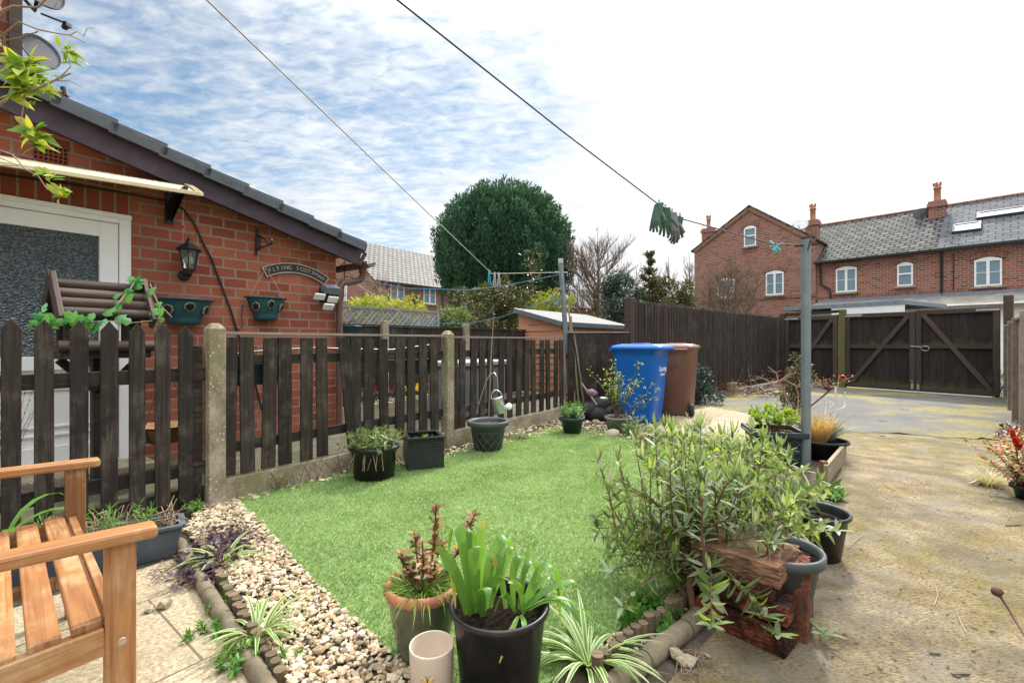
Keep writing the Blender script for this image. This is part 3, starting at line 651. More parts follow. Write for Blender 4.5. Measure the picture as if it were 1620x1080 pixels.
# ---- taller house end behind, with its pipe
hc = F(-1.22, WT+.35, 0)
cpt = P(22, 60, (F(-1.0,WT+.4)).y); hs = -1.06
mh = root('brick_house', 'tall brick house end rising above the extension roof beside the satellite dishes', 'building', F(-2.6, WT+.5, 0), TH)
r_ = Vector(((24-810)/FP, 1, 0)); t2 = WT+.40; kk = ((A0+NB*t2).dot(NB))/r_.dot(NB); hs = (r_*kk-A0).dot(D_)
mb = MB(); mb.box(F(hs-2.5, t2+1.6, 3.2), (5.0, 3.2, 6.2), (D_,NB,UP)); mb.build('wall', m_brick, mh)
mb = MB(); mb.box(F(hs+.0, t2-.012, 4.2), (.07, .05, 4.4-1.0), (D_,NB,UP)); mb.build('corner_board', m_log, mh)
mb = MB(); pz = P(0, 150, F(hs-.1,t2-.1).y).z; ps = F(hs-.13, t2-.075)
mb.tube([Vector((ps.x,ps.y,5.6)), Vector((ps.x,ps.y,pz+.12)), Vector((ps.x,ps.y,pz+.03))-D_*.03-NB*.02, Vector((ps.x,ps.y,pz-.03))-D_*.14-NB*.06], .044, 14)
for z in (pz+.17, pz+.36, pz+.60, pz+.95): mb.tube([Vector((ps.x,ps.y,z)), Vector((ps.x,ps.y,z+.05))], .055, 14)
mb.build('downpipe', m_pinkpipe, mh)
mb = MB(); mb.box(F(hs-2.5, t2+1.6, 6.4), (5.5, 3.7, .25), (D_,NB,UP)); mb.build('roof', m_slate2, mh)
def dish(u, v, rpx, label, rot, armpx):
    Y = F(hs+.1, t2).y+.1; c = P(u, v, Y); r = rpx/FP*Y; arm = P(*armpx, Y+.1)
    t = root('satellite_dish', label, 'satellite dish', c, 0, 'satellite dishes on the brick house'); M = Matrix.Rotation(rot, 3, 'Z') @ Matrix.Rotation(math.radians(68), 3, 'X')
    mb = MB(); mb.lathe([(0.001, -.0), (r*.35, .02*r/.12), (r*.7, .075*r/.2), (r*.95, .16*r/.24), (r, .175*r/.24), (r*.96,.155*r/.24)], 36, c, 1, 1.18, M=M); mb.build('reflector', m_dish, t, solid=.004)
    ax = M @ Vector((0,0,1)); dn = M @ Vector((0,-1,0)); dn = dn if dn.z < 0 else -dn
    mb = MB(); tip = arm; mb.tube([c+dn*(r*1.1), tip], .008, 8); mb.build('arm', m_black, t)
    mb = MB(); mb.tube([tip, tip-ax*.05, tip-ax*.06+dn*.01], [.022,.022,.012], 10); mb.box(tip+dn*.012, (.03,.05,.03)); mb.build('receiver', m_black, t)
    mb = MB(); mb.tube([c-ax*.02, c-ax*.07-UP*.05, Vector((F(hs,t2).x, F(hs,t2).y, c.z-.06))], .013, 8); mb.build('bracket', m_black, t)
dish(60, -2, 27, 'upper grey satellite dish cut by the top of the photo, arm pointing away', math.radians(62), (106,38))
dish(58, 92, 24, 'lower grey satellite dish just above the roof verge', math.radians(66), (38,112))
c = P(103, 146, F(hs+.4,t2).y); t = root('security_camera', 'small dark cylindrical fitting on thin wire legs above the roof verge', 'camera', c)
mb = MB(); mb.tube([c+UP*.035+Vector((-.01,0,0)), c-UP*.035+Vector((.004,0,0))], .024, 14); mb.build('body', m_dish, t, bevel=.003)
mb = MB()
for q in (-.02,.0,.02): mb.tube([c-UP*.03+Vector((q,0,0)), c-UP*.075+Vector((q*1.5,0,0))], .0025, 5)
mb.tube([c+Vector((-.02,0,.02)), c+Vector((-.09,.02,.01)), c+Vector((-.24,.05,.03))], .005, 6); mb.build('bracket', m_black, t)

# ================= picket fences =================
def post(s, label, zt, w=.105, t=.0, cap=True):
    t_ = root('concrete_post', label, 'fence post', F(s, t, 0), TH, 'concrete posts of the picket fence'); c = F(s, t)
    mb = MB(); mb.box(c+UP*(zt/2-.02), (w, w, zt-.04), (D_,NB,UP)); h = w/2
    q = [c+D_*a*h+NB*b*h+UP*(zt-.04) for a, b in ((-1,-1),(1,-1),(1,1),(-1,1))]; q2 = [c+D_*a*h*.45+NB*b*h*.45+UP*zt for a, b in ((-1,-1),(1,-1),(1,1),(-1,1))]
    mb.add(q+q2, [(0,1,5,4),(1,2,6,5),(2,3,7,6),(3,0,4,7),(4,5,6,7)])
    mb.build('shaft', m_conc, t_, bevel=.006); return t_
post(0.03, 'concrete fence post with pale speckles nearest the wooden bench', 1.245)
post(2.24, 'concrete fence post between the wicker planter and lattice pot', 1.235, .10)
# first panel: pointed pickets
t = root('picket_fence', 'dark pointed-top picket panel behind the wooden bench', 'picket fence', F(-1.2,.02,0), TH, 'dark picket panels along the lawn')
tops = [(55,12,118),(255,18,118),(450,24,108),(617,30,100),(778,40,95),(925,45,88),(1058,55,82)]
for i, (x, y, wd) in enumerate(tops):
    u, v = x/3.6, 500+y/3.6; s, z = onT(u, v, 0.); wl = abs(onT(u+wd/7.2, v, 0.)[0]-onT(u-wd/7.2, v, 0.)[0])*.97; s += R(-.004,.004)
    mb = MB(); lo = .07; mb.prism([(-wl/2,lo),(wl/2,lo),(wl/2+R(-.003,.003),z-.055),(0,z),(-wl/2,z-.055)], F(s,-.005+R(-.004,.004),0), D_+UP*R(-.008,.008), UP, .022)
    mb.build('picket', m_fence, t, bevel=.002)
for i in (1,2):
    s = -1.0-.165*i; mb = MB(); mb.prism([(-.06,.07),(.06,.07),(.06,1.19),(0,1.245),(-.06,1.19)], F(s,0,0), D_, UP, .022); mb.build('picket', m_fence, t, bevel=.002)
for z in (.90,.27):
    mb = MB(); mb.bar(F(-1.6,.03,z), F(-.02,.03,z), .04, .085); mb.build('rail', m_fence, t, bevel=.003)
mb = MB(); mb.box(F(-.075,.05,.55), (.075,.07,1.08), (D_,NB,UP)); mb.build('gate_post', m_fence, t, bevel=.003)
def panel(label, ss, sa, sb, zcap, wl, brk=None):
    t = root('picket_fence', label, 'picket fence', F((sa+sb)/2,0,0), TH, 'dark picket panels along the lawn')
    for i, s in enumerate(ss):
        q = D_+UP*R(-.012,.012); zt = zcap-.03-R(0,.012); zb = .172+R(0,.012); wd = wl*R(.93,1.06)
        mb = MB()
        if i == brk: q = D_-UP*.10; mb.prism([(-wd/2,.0),(wd/2,.0),(wd/2,.94),(.01,.965),(-wd/2,.95)], F(s+.11,-.028,.20), q, Vector((-.10*D_.x,-.10*D_.y,1)), .02)
        else: mb.prism([(-wd/2,zb),(wd/2,zb),(wd/2,zt),(-wd/2,zt)], F(s,-.004+R(-.005,.005),0), D_, UP+D_*R(-.022,.022), .02)
        mb.build('picket', m_fence, t, bevel=.002)
    for z in (.985,.375):
        mb = MB(); mb.bar(F(sa,.025,z), F(sb,.025,z), .035, .075); mb.build('rail', m_fence, t, bevel=.003)
    mb = MB(); mb.bar(F(sa,.005,zcap-.008), F(sb,.005,zcap-.008), .06, .018); mb.build('capping', m_fence_pale, t, bevel=.002)
    return t
xs = [65,188,300,397,520,613,712,800,880,965,1048,1118,1185,1252]
ss = [onT(340+x/3.6, 560, 0.)[0] for x in xs]
panel('dark flat-topped picket panel with one broken leaning picket behind the planters', ss, .09, 2.18, 1.185, .10, 6)
xs = [140,183,240,297,345,402,455,502,547,590,632,673,713,750]
ss = [onT(680+x/3.6, 560, 0.)[0] for x in xs]
panel('dark flat-topped picket panel ending at the leaning washing pole', ss, 2.30, 4.45, 1.175, .098)
def gboard(label, sa, sb):
    mb = MB(); mb.box(F((sa+sb)/2, .0, .08), (sb-sa, .045, .17), (D_,NB,UP)); one(mb, 'gravel_board', m_conc, label, 'gravel board', F((sa+sb)/2,0,0), 'concrete gravel boards under the pickets', bevel=.006)
gboard('stained concrete gravel board under the panel with the broken picket', .085, 2.185)
gboard('concrete gravel board under the panel by the lattice pot', 2.295, 4.5)
# solid boarded length beyond the washing pole
b0, b1 = P(898,650,6.95), P(995,650,7.45); b0.z = b1.z = 0
t = root('board_fence', 'low solid dark board fence behind the shrub and blue bin', 'fence', b0, 0); bd = (b1-b0).normalized(); L_ = (b1-b0).length
for i in range(9):
    mb = MB(); c = b0+bd*(L_*(i+.5)/9); mb.bar(c+UP*.04, c+UP*(1.245+.002*i), L_/9*.985, .018, bd.cross(UP)); mb.build('board', m_fence, t, bevel=.002)
mb = MB(); mb.bar(b0+UP*1.258, b1+UP*1.268, .05, .02); mb.build('capping', m_fence_pale, t)
mb = MB(); q = bd.cross(UP); mb.bar(b0+UP*.9+q*-.03, b1+UP*.9+q*-.03, .03,.08); mb.build('rail', m_fence, t)
# tall fence by the drive
k0, k1 = P(1003,540,7.5), P(1243,540,13.3); k0.z = k1.z = 0; kd = (k1-k0).normalized(); kq = Vector((kd.y,-kd.x,0)); Lk = (k1-k0).length
t = root('tall_fence', 'long tall dark fence of narrow pointed boards along the driveway', 'fence', k0)
n = 78
for i in range(n):
    c = k0+kd*(Lk*(i+.5)/n); zt = 1.80+R(-.012,.012); wd = Lk/n*.80
    mb = MB(); mb.prism([(-wd/2,.05),(wd/2,.05),(wd/2,zt-.05),(0,zt),(-wd/2,zt-.05)], c+kq*R(-.003,.003), kd, UP+kd*R(-.006,.006), .02); mb.build('picket', m_tall, t, bevel=.002, seg=1)
mb = MB(); mb.bar(k0-kq*.035+UP*.57, k1-kq*.035+UP*.57, .018, 1.04); mb.bar(k0-kq*.035+UP*1.52, k1-kq*.035+UP*1.52, .018, .44); mb.build('backing_board', m_tall, t)
for z in (.35,1.05,1.62):
    mb = MB(); mb.bar(k0-kq*.075+UP*z, k1-kq*.075+UP*z, .05, .08); mb.build('rail', m_tall, t)
for f in (-.006,.33,.66,1.0):
    mb = MB(); c = k0+kd*(Lk*f)-kq*.05; mb.box(c+UP*.9, (.12,.12,1.84 if f < 0 else 1.7), (kd,kq,UP)); mb.build('fence_post', m_tall if f >= 0 else m_log, t, bevel=.005)
# gates
def gate(a, b, ht, label, hinge_left, lock=False, ant='gate'):
    d = (b-a).normalized(); L = (b-a).length; q = Vector((d.y,-d.x,0)); q = q if q.y < 0 else -q
    t = root('wooden_gate', label, 'gate', a, 0, 'dark wooden gates across the driveway')
    mb = MB(); n = int(L/.115)
    for i in range(n): c = a+d*(L*(i+.5)/n); mb.bar(c+UP*.03, c+UP*(ht-.0), L/n*.975, .018, q)
    mb.build('boarding', m_gate, t)
    mb = MB(); f = q*.03
    mb.bar(a+d*.05+f+UP*.05, a+d*.05+f+UP*ht, .095, .045, q); mb.bar(b-d*.05+f+UP*.05, b-d*.05+f+UP*ht, .095, .045, q)
    for z in (.10, ht*.565, ht-.05): mb.bar(a+d*.1+f+UP*z, b-d*.1+f+UP*z, .045, .09)
    mb.build('frame', m_gaterail, t, bevel=.003)
    p, r = (a+d*.12, b-d*.12) if hinge_left else (b-d*.12, a+d*.12)
    mb = MB(); mb.bar(p+q*.034+UP*.14, r+q*.034+UP*(ht-.09), .045, .085, UP); mb.build('brace', m_gaterail, t, bevel=.003)
    mb = MB(); hx = a if hinge_left else b; sg = 1 if hinge_left else -1
    mb.bar(hx+q*.058+UP*(ht-.045), hx+d*sg*.34+q*.058+UP*(ht-.045), .006, .04); mb.build('hinge', m_galv, t)
    # moss on the ledges and the bottom of the boards
    return t
mid = gR+(gL-gR)*.505
def moss(a, b, z, n, hmax, q, par):
    V = np.zeros((n,4,3)); d = (b-a)
    for i in range(n):
        f = random.random(); c = a+d*f; h = hmax*random.random()**2; w = R(.006,.016); x = d.normalized()*w
        V[i] = [c-x+UP*z+q*.012, c+x+UP*z+q*.012, c+x*.4+UP*(z+h)+q*.0105, c-x*.4+UP*(z+h)+q*.0105]
    return np_mesh('moss', V, [(0,1,2,3)], m_mossy, par)
m_mossy = leafmat('gate_moss', [(.045,.055,.014),(.075,.085,.016),(.035,.042,.016)], 0, .9)
gq = Vector((gd.y,-gd.x,0)); gq = gq if gq.y < 0 else -gq
t1 = gate(gL+gd*.03, mid+gd*.004, 1.78, 'driveway gate leaf with its brace rising towards the chained middle, beside the green post', True)
t2g = gate(mid-gd*.004, gR+gd*.02, 1.80, 'driveway gate leaf with its brace falling towards the panel fence', False)

pg0, pg1 = gL+gd*1.42, gL+gd*.20
t3 = gate(pg0, pg1, 1.76, 'narrow side gate with one diagonal brace between tall fence and green post', True)
def wpost(p, w, h, mat, label, cap=None):
    mb = MB(); mb.box(p+UP*h/2, (w,w,h), (gd,gq,UP)); return one(mb, 'gate_post', mat, label, 'gate post', p, None, bevel=.006)
wpost(gL+gd*.10, .13, 1.90, m_greenpost, 'square timber gate post covered in green algae')
wpost(gR-gd*.09, .13, 2.02, m_log, 'brown timber gate post where the driveway gates meet the panel fence')
wpost(gL+gd*1.50, .13, 1.82, m_log, 'dark timber post between the narrow side gate and tall fence')
mb = MB(); mb.bar(gL+gd*1.55+UP*1.82, gL+gd*.18+UP*1.86, .06, .07); one(mb, 'gate_lintel', m_fence_moss, 'mossy timber beam over the narrow side gate', 'beam', gL+gd*.8+UP*1.84)
t = root('gate_chain', 'galvanised latch and ring chain holding the driveway gates shut', 'chain', mid+gq*.07+UP*1.0)
mb = MB(); mb.bar(mid+gd*.08+gq*.062+UP*1.02, mid-gd*.10+gq*.062+UP*1.0, .012, .03); mb.build('latch', m_galv, t)
mb = MB(); cc = mid-gd*.17+gq*.065+UP*.97; mb.tube([cc+gd*.07*math.cos(a)+UP*.05*math.sin(a) for a in [i*PI/10 for i in range(21)]], .006, 6, False); mb.build('ring', m_galv, t)
t = root('gate_bolt', 'pair of drop bolts at the foot of the driveway gates', 'bolt', mid+gq*.06)
for sg in (-1,1):
    mb = MB(); mb.tube([mid+gd*.05*sg+gq*.065+UP*.02, mid+gd*.05*sg+gq*.065+UP*.26, mid+gd*.08*sg+gq*.075+UP*.27], .007, 6); mb.box(mid+gd*.05*sg+gq*.058+UP*.13, (.045,.008,.12), (gd,gq,UP)); mb.build('bolt', m_galv, t)
# panel fence on the far side of the drive
q0, q1 = Vector((9.62,9.02,0)), Vector((5.55,5.0,0)); qd = (q1-q0).normalized(); qn = Vector((-qd.y,qd.x,0)); bays = [0., 2.1, 3.7, 5.72]
labs = ['brown vertical-board fence panel beside the gate post', 'brown vertical-board fence panel at the bend of moss', 'brown vertical-board fence panel nearest the red-leaved shrub']
for i in range(3):
    a, b = q0+qd*bays[i], q0+qd*bays[i+1]; L = bays[i+1]-bays[i]
    t = root('panel_fence', labs[i], 'fence panel', (a+b)/2, 0, 'brown panels along the driveway'); n = int(L/.13)
    for j in range(n):
        mb = MB(); c = a+qd*(L*(j+.5)/n); mb.bar(c+UP*.06+qn*(.004*(j%2)), c+UP*1.40+qn*(.004*(j%2)), L/n*1.06, .014, qn); mb.build('board', m_fenceR, t)
    mb = MB(); mb.bar(a+UP*1.42, b+UP*1.42, .05, .03); mb.build('capping', m_fenceR, t)
    for sg in (1,):
        mb = MB(); mb.bar(a+UP*1.2+qn*sg*.03, b+UP*1.2+qn*sg*.03, .03,.05); mb.bar(a+UP*.3+qn*sg*.03, b+UP*.3+qn*sg*.03, .03,.05); mb.build('rail', m_fenceR, t)
m_qpost = plain('grey_timber_post', (.20,.17,.14), .85, var=.3)
for i, l in enumerate(['grey fence post tight against the brown gate post', 'grey fence post at the far end of the mossy tarmac strip', 'grey fence post above the fallen brown leaves', 'grey fence post by the photo edge above the red shrub']):
    mb = MB(); mb.box(q0+qd*bays[i]+UP*.72-qn*.012, (.09,.09,1.46), (qd,qn,UP)); one(mb, 'fence_post', m_qpost, l, 'fence post', q0+qd*bays[i], 'grey posts of the panel fence', bevel=.005)
# ================= neighbour side: fence, trellis, shed =================
def nfence():
    a, b = F(1.70,1.9), F(6.3,1.9)
    t = root('neighbour_fence', 'dark board fence across the yard behind the pansies', 'fence', a, TH)
    mb = MB(); L = (b-a).length; n = 34
    for i in range(n): c = a+D_*(L*(i+.5)/n); mb.bar(c+UP*.15, c+UP*1.33, L/n*.97, .016, NB)
    mb.build('boarding', m_fence, t)
    mb = MB(); mb.bar(a+UP*1.345, b+UP*1.345, .06, .02); mb.build('capping', m_fence, t)
nfence()
for u, l in ((608, 'concrete post of the far dark fence nearest the brick corner'), (737, 'concrete post of the far dark fence below the holly')):
    s, z = onT(u, 530, 1.86); mb = MB(); mb.box(F(s,1.86,.76), (.10,.08,1.30), (D_,NB,UP)); one(mb, 'concrete_post', m_conc, l, 'fence post', F(s,1.86,.13), 'concrete posts of the far dark fence', bevel=.006)
s1, z1 = onT(534,485,2.6); s2, z2 = onT(692,493,2.6); zb = .5*(onT(534,517,2.6)[1]+onT(692,518,2.6)[1])-.05; zt = .5*(z1+z2)
t = root('trellis', 'grey diagonal lattice trellis above the dark fence', 'trellis', F(s1-.3,2.6,zb)); hh = zt-zb
mb = MB(); x = s1-1.2
while x < s2:
    for sg, tt in ((1,2.595),(-1,2.612)):
        p, q = (x, zb), (x+hh, zt)
        if sg < 0: p, q = (x, zt), (x+hh, zb)
        if q[0] > s2: fr = max(0,(s2-p[0])/(q[0]-p[0])); q = (s2, p[1]+(q[1]-p[1])*fr)
        mb.bar(F(p[0],tt,p[1]), F(q[0],tt,q[1]), .009, .03, UP)
    x += .095
mb.build('lattice', m_trellis, t)
mb = MB(); mb.bar(F(s1-1.2,2.60,zt), F(s2,2.60,zt), .04,.035); mb.bar(F(s1-1.2,2.60,zb), F(s2,2.60,zb), .04,.035); mb.bar(F(s2,2.60,.13), F(s2,2.60,zt), .05,.05, D_); mb.build('frame', m_trellis, t)
# shed
n0 = P(890,511,8.6); n1 = n0+D_*3.0; dep = NB*1.15; z1, z2 = 1.455, 1.755
t = root('garden_shed', 'tan wooden shed with pale felt roof behind the picket fence', 'shed', Vector((n0.x,n0.y,.13)))
a, b = Vector((n0.x,n0.y,0)), Vector((n1.x,n1.y,0))
def shp(p, z): return Vector((p.x,p.y,z))
i1, i2 = a+D_*.08+NB*.08, b-D_*.08+NB*.08; i3, i4 = i2+NB*1.0, i1+NB*1.0
mb = MB(); mb.add([shp(i1,.13),shp(i2,.13),shp(i3,.13),shp(i4,.13),shp(i1,z1-.01),shp(i2,z1-.01),shp(i3,z2-.05),shp(i4,z2-.05)], [(0,1,5,4),(1,2,6,5),(2,3,7,6),(3,0,4,7)]); mb.build('wall', m_shed, t)
mb = MB()
for i in range(11):
    z = .2+i*.125
    if z < 1.5: mb.box((i1+i4)/2-D_*.008+UP*(z+.0), (.012, 1.0 if z < 1.42 else .5, .012), (D_,NB,UP))
mb.build('weatherboard', m_shed, t)
mb = MB(); mb.add([shp(a,z1),shp(b,z1),shp(b+dep,z2),shp(a+dep,z2),shp(a,z1+.035),shp(b,z1+.035),shp(b+dep,z2+.035),shp(a+dep,z2+.035)], [(3,2,1,0),(4,5,6,7),(0,1,5,4),(1,2,6,5),(2,3,7,6),(3,0,4,7)]); mb.build('roof', m_shedroof, t)
mb = MB(); mb.bar(shp(a-D_*.01,z1-.01),shp(a+dep-D_*.01,z2-.01),.02,.085); mb.bar(shp(a-NB*.01,z1-.015),shp(b-NB*.01,z1-.015),.02,.085); mb.build('fascia', m_shedtrim, t)
# pansy planter, storage box, other things glimpsed through the pickets
t = root('flower_planter', 'stone-edged raised planter of yellow, violet and crimson pansies seen between pickets', 'planter', F(2.6,1.55,.13), TH)
mb = MB(); mb.box(F(2.65,1.55,.235), (1.9,.34,.20), (D_,NB,UP)); mb.build('trough', m_conc, t, bevel=.01)
mb = MB()
for i in range(420): p = F(R(1.75,3.55),R(1.4,1.7),R(.33,.46)); mb.leaf(p, (R(-1,1),R(-1,.3),R(.0,.8)), UP, .06, .035, .4, 2, shape=1)
mb.build('foliage', m_bedding, t)
for mat, sa, sb, nm, k in ((m_pur,1.75,2.2,'violet',26),(m_mag,2.2,3.6,'crimson',60),(m_yel,2.25,2.5,'yellow',14),(m_yel,2.9,3.1,'yellow',18)):
    mb = MB()
    for i in range(k):
        c = F(R(sa,sb),R(1.36,1.6),R(.43,.53)); f = Vector((R(-.3,.6),-1,R(.0,.5))).normalized(); x = f.orthogonal().normalized(); y = f.cross(x)
        for a in range(5): q = a*1.257; e = x*math.cos(q)+y*math.sin(q); g = f.cross(e); mb.add([c, c+e*.016+g*.012, c+e*.026, c+e*.016-g*.012], [(0,1,2,3)])
    mb.build('petals', mat, t)
t = root('storage_box', 'pale grey covered box glimpsed behind the pickets near the shed', 'box', F(3.35,.75,.13), TH)
mb = MB(); mb.box(F(3.35,.75,.47), (1.0,.5,.66), (D_,NB,UP)); mb.build('body', plain('pale_grey_cover',(.17,.175,.19),.6), t, bevel=.03)
mb = MB(); mb.box(F(3.35,.75,.83), (1.06,.56,.07), (D_,NB,UP)); mb.build('lid', plain('pale_cover_top',(.32,.33,.35),.5), t, bevel=.02)
def trough(s, zt, L, label, mat):
    t = root('hanging_trough', label, 'planter', F(s,.14,zt), TH, 'troughs hung on the far side of the pickets')
    mb = MB(); c = [(-L/2,.0),(L/2,.0)]
    top = [F(s-L/2,.06,zt),F(s+L/2,.06,zt),F(s+L/2,.24,zt),F(s-L/2,.24,zt)]; bt = [F(s-L/2+.05,.08,zt-.15),F(s+L/2-.05,.08,zt-.15),F(s+L/2-.05,.21,zt-.15),F(s-L/2+.05,.21,zt-.15)]
    mb.add(top+bt, [(1,0,4,5),(2,1,5,6),(3,2,6,7),(0,3,7,4),(4,7,6,5)]); mb.build('shell', mat, t, solid=-.006)
    mb = MB(); mb.sheet([p-UP*.02 for p in top]); mb.build('compost', m_soil, t)
    mb = MB()
    for f in (-.3,.3): mb.tube([F(s+f*L,.055,zt-.1),F(s+f*L,.05,zt+.03),F(s+f*L,.02,zt+.05)], .005, 6)
    mb.build('hook', m_black, t)
sx, zx = onT(405,580,.1); trough(sx, .95, .5, 'dark blue trough hung behind pickets below the hanging basket', m_ltblue)
sx, zx = onT(655,570,.1); trough(sx, .94, .52, 'blue trough hung behind pickets beside the middle concrete post', m_slatetrough)
t = root('plant_bowl', 'green bowl planter with sparse twigs beside the brick corner', 'planter', F(1.78,.9,.9)); s_, z_ = onT(548,517,1.5); c = F(s_,1.5,z_)
mb = MB(); mb.lathe([(.07,-.20),(.15,-.10),(.17,0),(.185,0),(.185,.015),(.16,.015),(.14,-.03),(.001,-.03)], 28, c); mb.build('bowl', m_teal, t)
mb = MB(); mb.tube([c-UP*.2, Vector((c.x,c.y,.14))], [.03,.05], 10); mb.build('stand', m_teal, t)
mb = MB()
for i in range(14): a = R(0,6.28); mb.tube([c, c+Vector((math.cos(a)*.05,math.sin(a)*.05,.06)), c+Vector((math.cos(a)*.13,math.sin(a)*.13,R(.05,.12)))], .003, 4)
mb.build('twigs', m_bark, t)
# ================= houses behind =================
def window(mb_frames, o, X, Y, w, h, par, style=2, arch=True, N_=None):
    Z = X.cross(Y); mb = MB(); b = .06
    c = o+Z*.035
    def bb(x, y, ww, hh, dz=.0, th=.06): mb.box(c+X*x+Y*y+Z*dz, (ww,hh,th), (X,Y,Z))
    bb(-w/2+b/2,0,b,h); bb(w/2-b/2,0,b,h); bb(0,h/2-b/2,w-2*b,b); bb(0,-h/2+b/2,w-2*b,b)
    if style == 2: bb(0,0,b*1.6,h-2*b,.006); bb(-w/4,.02,w/2-b,.02,-.0,.03); bb(w/4,.02,w/2-b,.02,-.0,.03)
    else: bb(0,.06,w-2*b,b*1.1,.006)
    if arch:
        n = 10; pts = [(w/2,h/2-.001)]+[(w/2-w*i/n, h/2+.10*math.sin(PI*i/n)) for i in range(1,n)]+[(-w/2,h/2-.001)]
        mb.prism(pts, c, X, Y, .06)
    fr = mb.build('window', m_white, par); mb = MB(); mb.box(c-Z*.010, (w-2*b,h-2*b,.02), (X,Y,Z)); mb.build('pane', m_glass_far, fr)
    mb = MB(); mb.box(c-Y*(h/2+.045)+Z*.04, (w+.2,.08,.12), (X,Y,Z)); mb.build('sill', m_conc, fr)
    if arch:
        mb = MB(); n = 10; lo = [(w/2+.12-(w+.24)*i/n, h/2+.012+.11*math.sin(PI*i/n)) for i in range(n+1)]; up_ = [(p[0]*1.06, p[1]+.20) for p in lo]
        for i in range(n): mb.prism([lo[i],up_[i],up_[i+1],lo[i+1]], c-Z*.006, X, Y, .05)
        mb.build('brick_arch', m_brick_arch, fr)
    return fr
hd = Vector((.68,-.73,0)).normalized(); hb = Vector((.73,.68,0)).normalized(); Q0 = P(1291,540,22.8); Q0.z = 0
def hp(t, b=0, z=0): return Q0+hd*t+hb*b+UP*z
def hit(u, v, b=0):                                            # pixel on the facade plane
    r = Vector(((u-810)/FP,1,-(v-540)/FP)); o = Vector((0,0,H)); k = ((Q0+hb*b-o).dot(hb))/r.dot(hb); p = o+r*k; return (p-Q0).dot(hd), p.z
zev = hit(1450,400)[1]; zev0 = hit(1300,415)[1]; zev = (zev+zev0)/2; zri = 7.55
ter = root('terraced_house', 'brick terrace with slate roof, skylights and chimney behind the gates', 'house', hp(4,0,0))
mb = MB(); T1 = 13.
mb.add([hp(0),hp(T1),hp(T1,8),hp(0,8),hp(0,0,zev),hp(T1,0,zev),hp(T1,8,zev),hp(0,8,zev)], [(0,1,5,4),(1,2,6,5),(2,3,7,6),(3,0,4,7)]); mb.build('wall', m_brick_far, ter)
def roofslab(name, mat, ta, tb, z0, z1, bb=4.0, ov=.22, par=ter):
    mb = MB(); k = (z1-z0)/bb; e = z0-k*ov; o2 = .06
    mb.add([hp(ta,-ov,e),hp(tb,-ov,e),hp(tb,bb,z1),hp(ta,bb,z1),hp(ta,-ov,e+o2),hp(tb,-ov,e+o2),hp(tb,bb,z1+o2),hp(ta,bb,z1+o2)], [(4,5,6,7),(0,1,5,4),(3,2,1,0),(1,2,6,5),(0,4,7,3)])
    mb.add([hp(ta,bb,z1),hp(tb,bb,z1),hp(tb,2*bb+ov,e),hp(ta,2*bb+ov,e)], [(0,1,2,3)])
    return mb.build(name, mat, par)
tch, _ = hit(1484,380)
roofslab('roof', m_slate, -.02, tch, zev+.05, zri, bb=4.0); roofslab('roof', m_slate, -2.6, -.025, zev+.05, zri, bb=4.0, ov=-1.3); roofslab('roof', m_slate2, tch+.004, T1, zev+.05, zri)
mb = MB(); mb.tube([hp(-1.2,4,zri+.06),hp(T1,4,zri+.06)], .09, 8); mb.build('ridge', m_brick_arch, ter)
mb = MB(); mb.bar(hp(-.02,-.27,zev-.02),hp(T1,-.27,zev-.02),.12,.10); mb.build('gutter', m_black, ter)
mb = MB(); td, _ = hit(1490,430); mb.tube([hp(td,-.2,zev-.1),hp(td,-.09,zev-.3),hp(td,-.09,2.9)], .045, 8)
mb.tube([hp(.22,-.2,zev-.1),hp(.22,-.09,zev-.3),hp(.22,-.09,3.9),hp(.6,-.09,3.6),hp(.62,-.09,3.2)], .045, 8); mb.tube([hp(td+.35,-.03,zev-.2),hp(td+.35,-.03,3.0)], .018, 6); mb.build('downpipe', m_black, ter)
for u, v, w_, h_, st in ((1339,442,33,39,2),(1432,434,25,36,1),(1563,430,44,44,2)):
    tt, z = hit(u, v); a, _ = hit(u-w_/2, v); b, _ = hit(u+w_/2, v); hgt = hit(u,v-h_/2)[1]-hit(u,v+h_/2)[1]
    window(None, hp(tt,-.0,z-.04), hd, UP, (b-a), hgt-.06, ter, st)
# brick band above the lean-to
mb = MB(); mb.box(hp(T1/2-.02,-.02,hit(1450,464)[1]), (T1-.05,.05,.14), (hd,hb,UP)); mb.build('brick_band', m_brick_arch, ter)
def skylight(u0, v0, w, h):
    # on the roof plane
    k = (zri-zev)/4.0; nrm = (UP*1.0-hb*k).normalized(); pl = hp(0,0,zev+.11); r = Vector(((u0-810)/FP,1,-(v0-540)/FP)); o = Vector((0,0,H)); q = o+r*((pl-o).dot(nrm)/r.dot(nrm))
    Y = (hb+UP*k).normalized(); mb = MB()
    for x, y, ww, hh in ((-w/2,0,.09,h+.09),(w/2,0,.09,h+.09),(0,h/2,w-.09,.09),(0,-h/2,w-.09,.09)): mb.box(q+hd*x+Y*y+nrm*.04, (ww,hh,.12), (hd,Y,nrm))
    f = mb.build('skylight', m_dish, ter); mb = MB(); mb.box(q+nrm*.05, (w-.09,h-.09,.03), (hd,Y,nrm)); mb.build('pane', m_skyl, f)
skylight(1529,361,.80,.72); skylight(1583,338,1.35,.55)
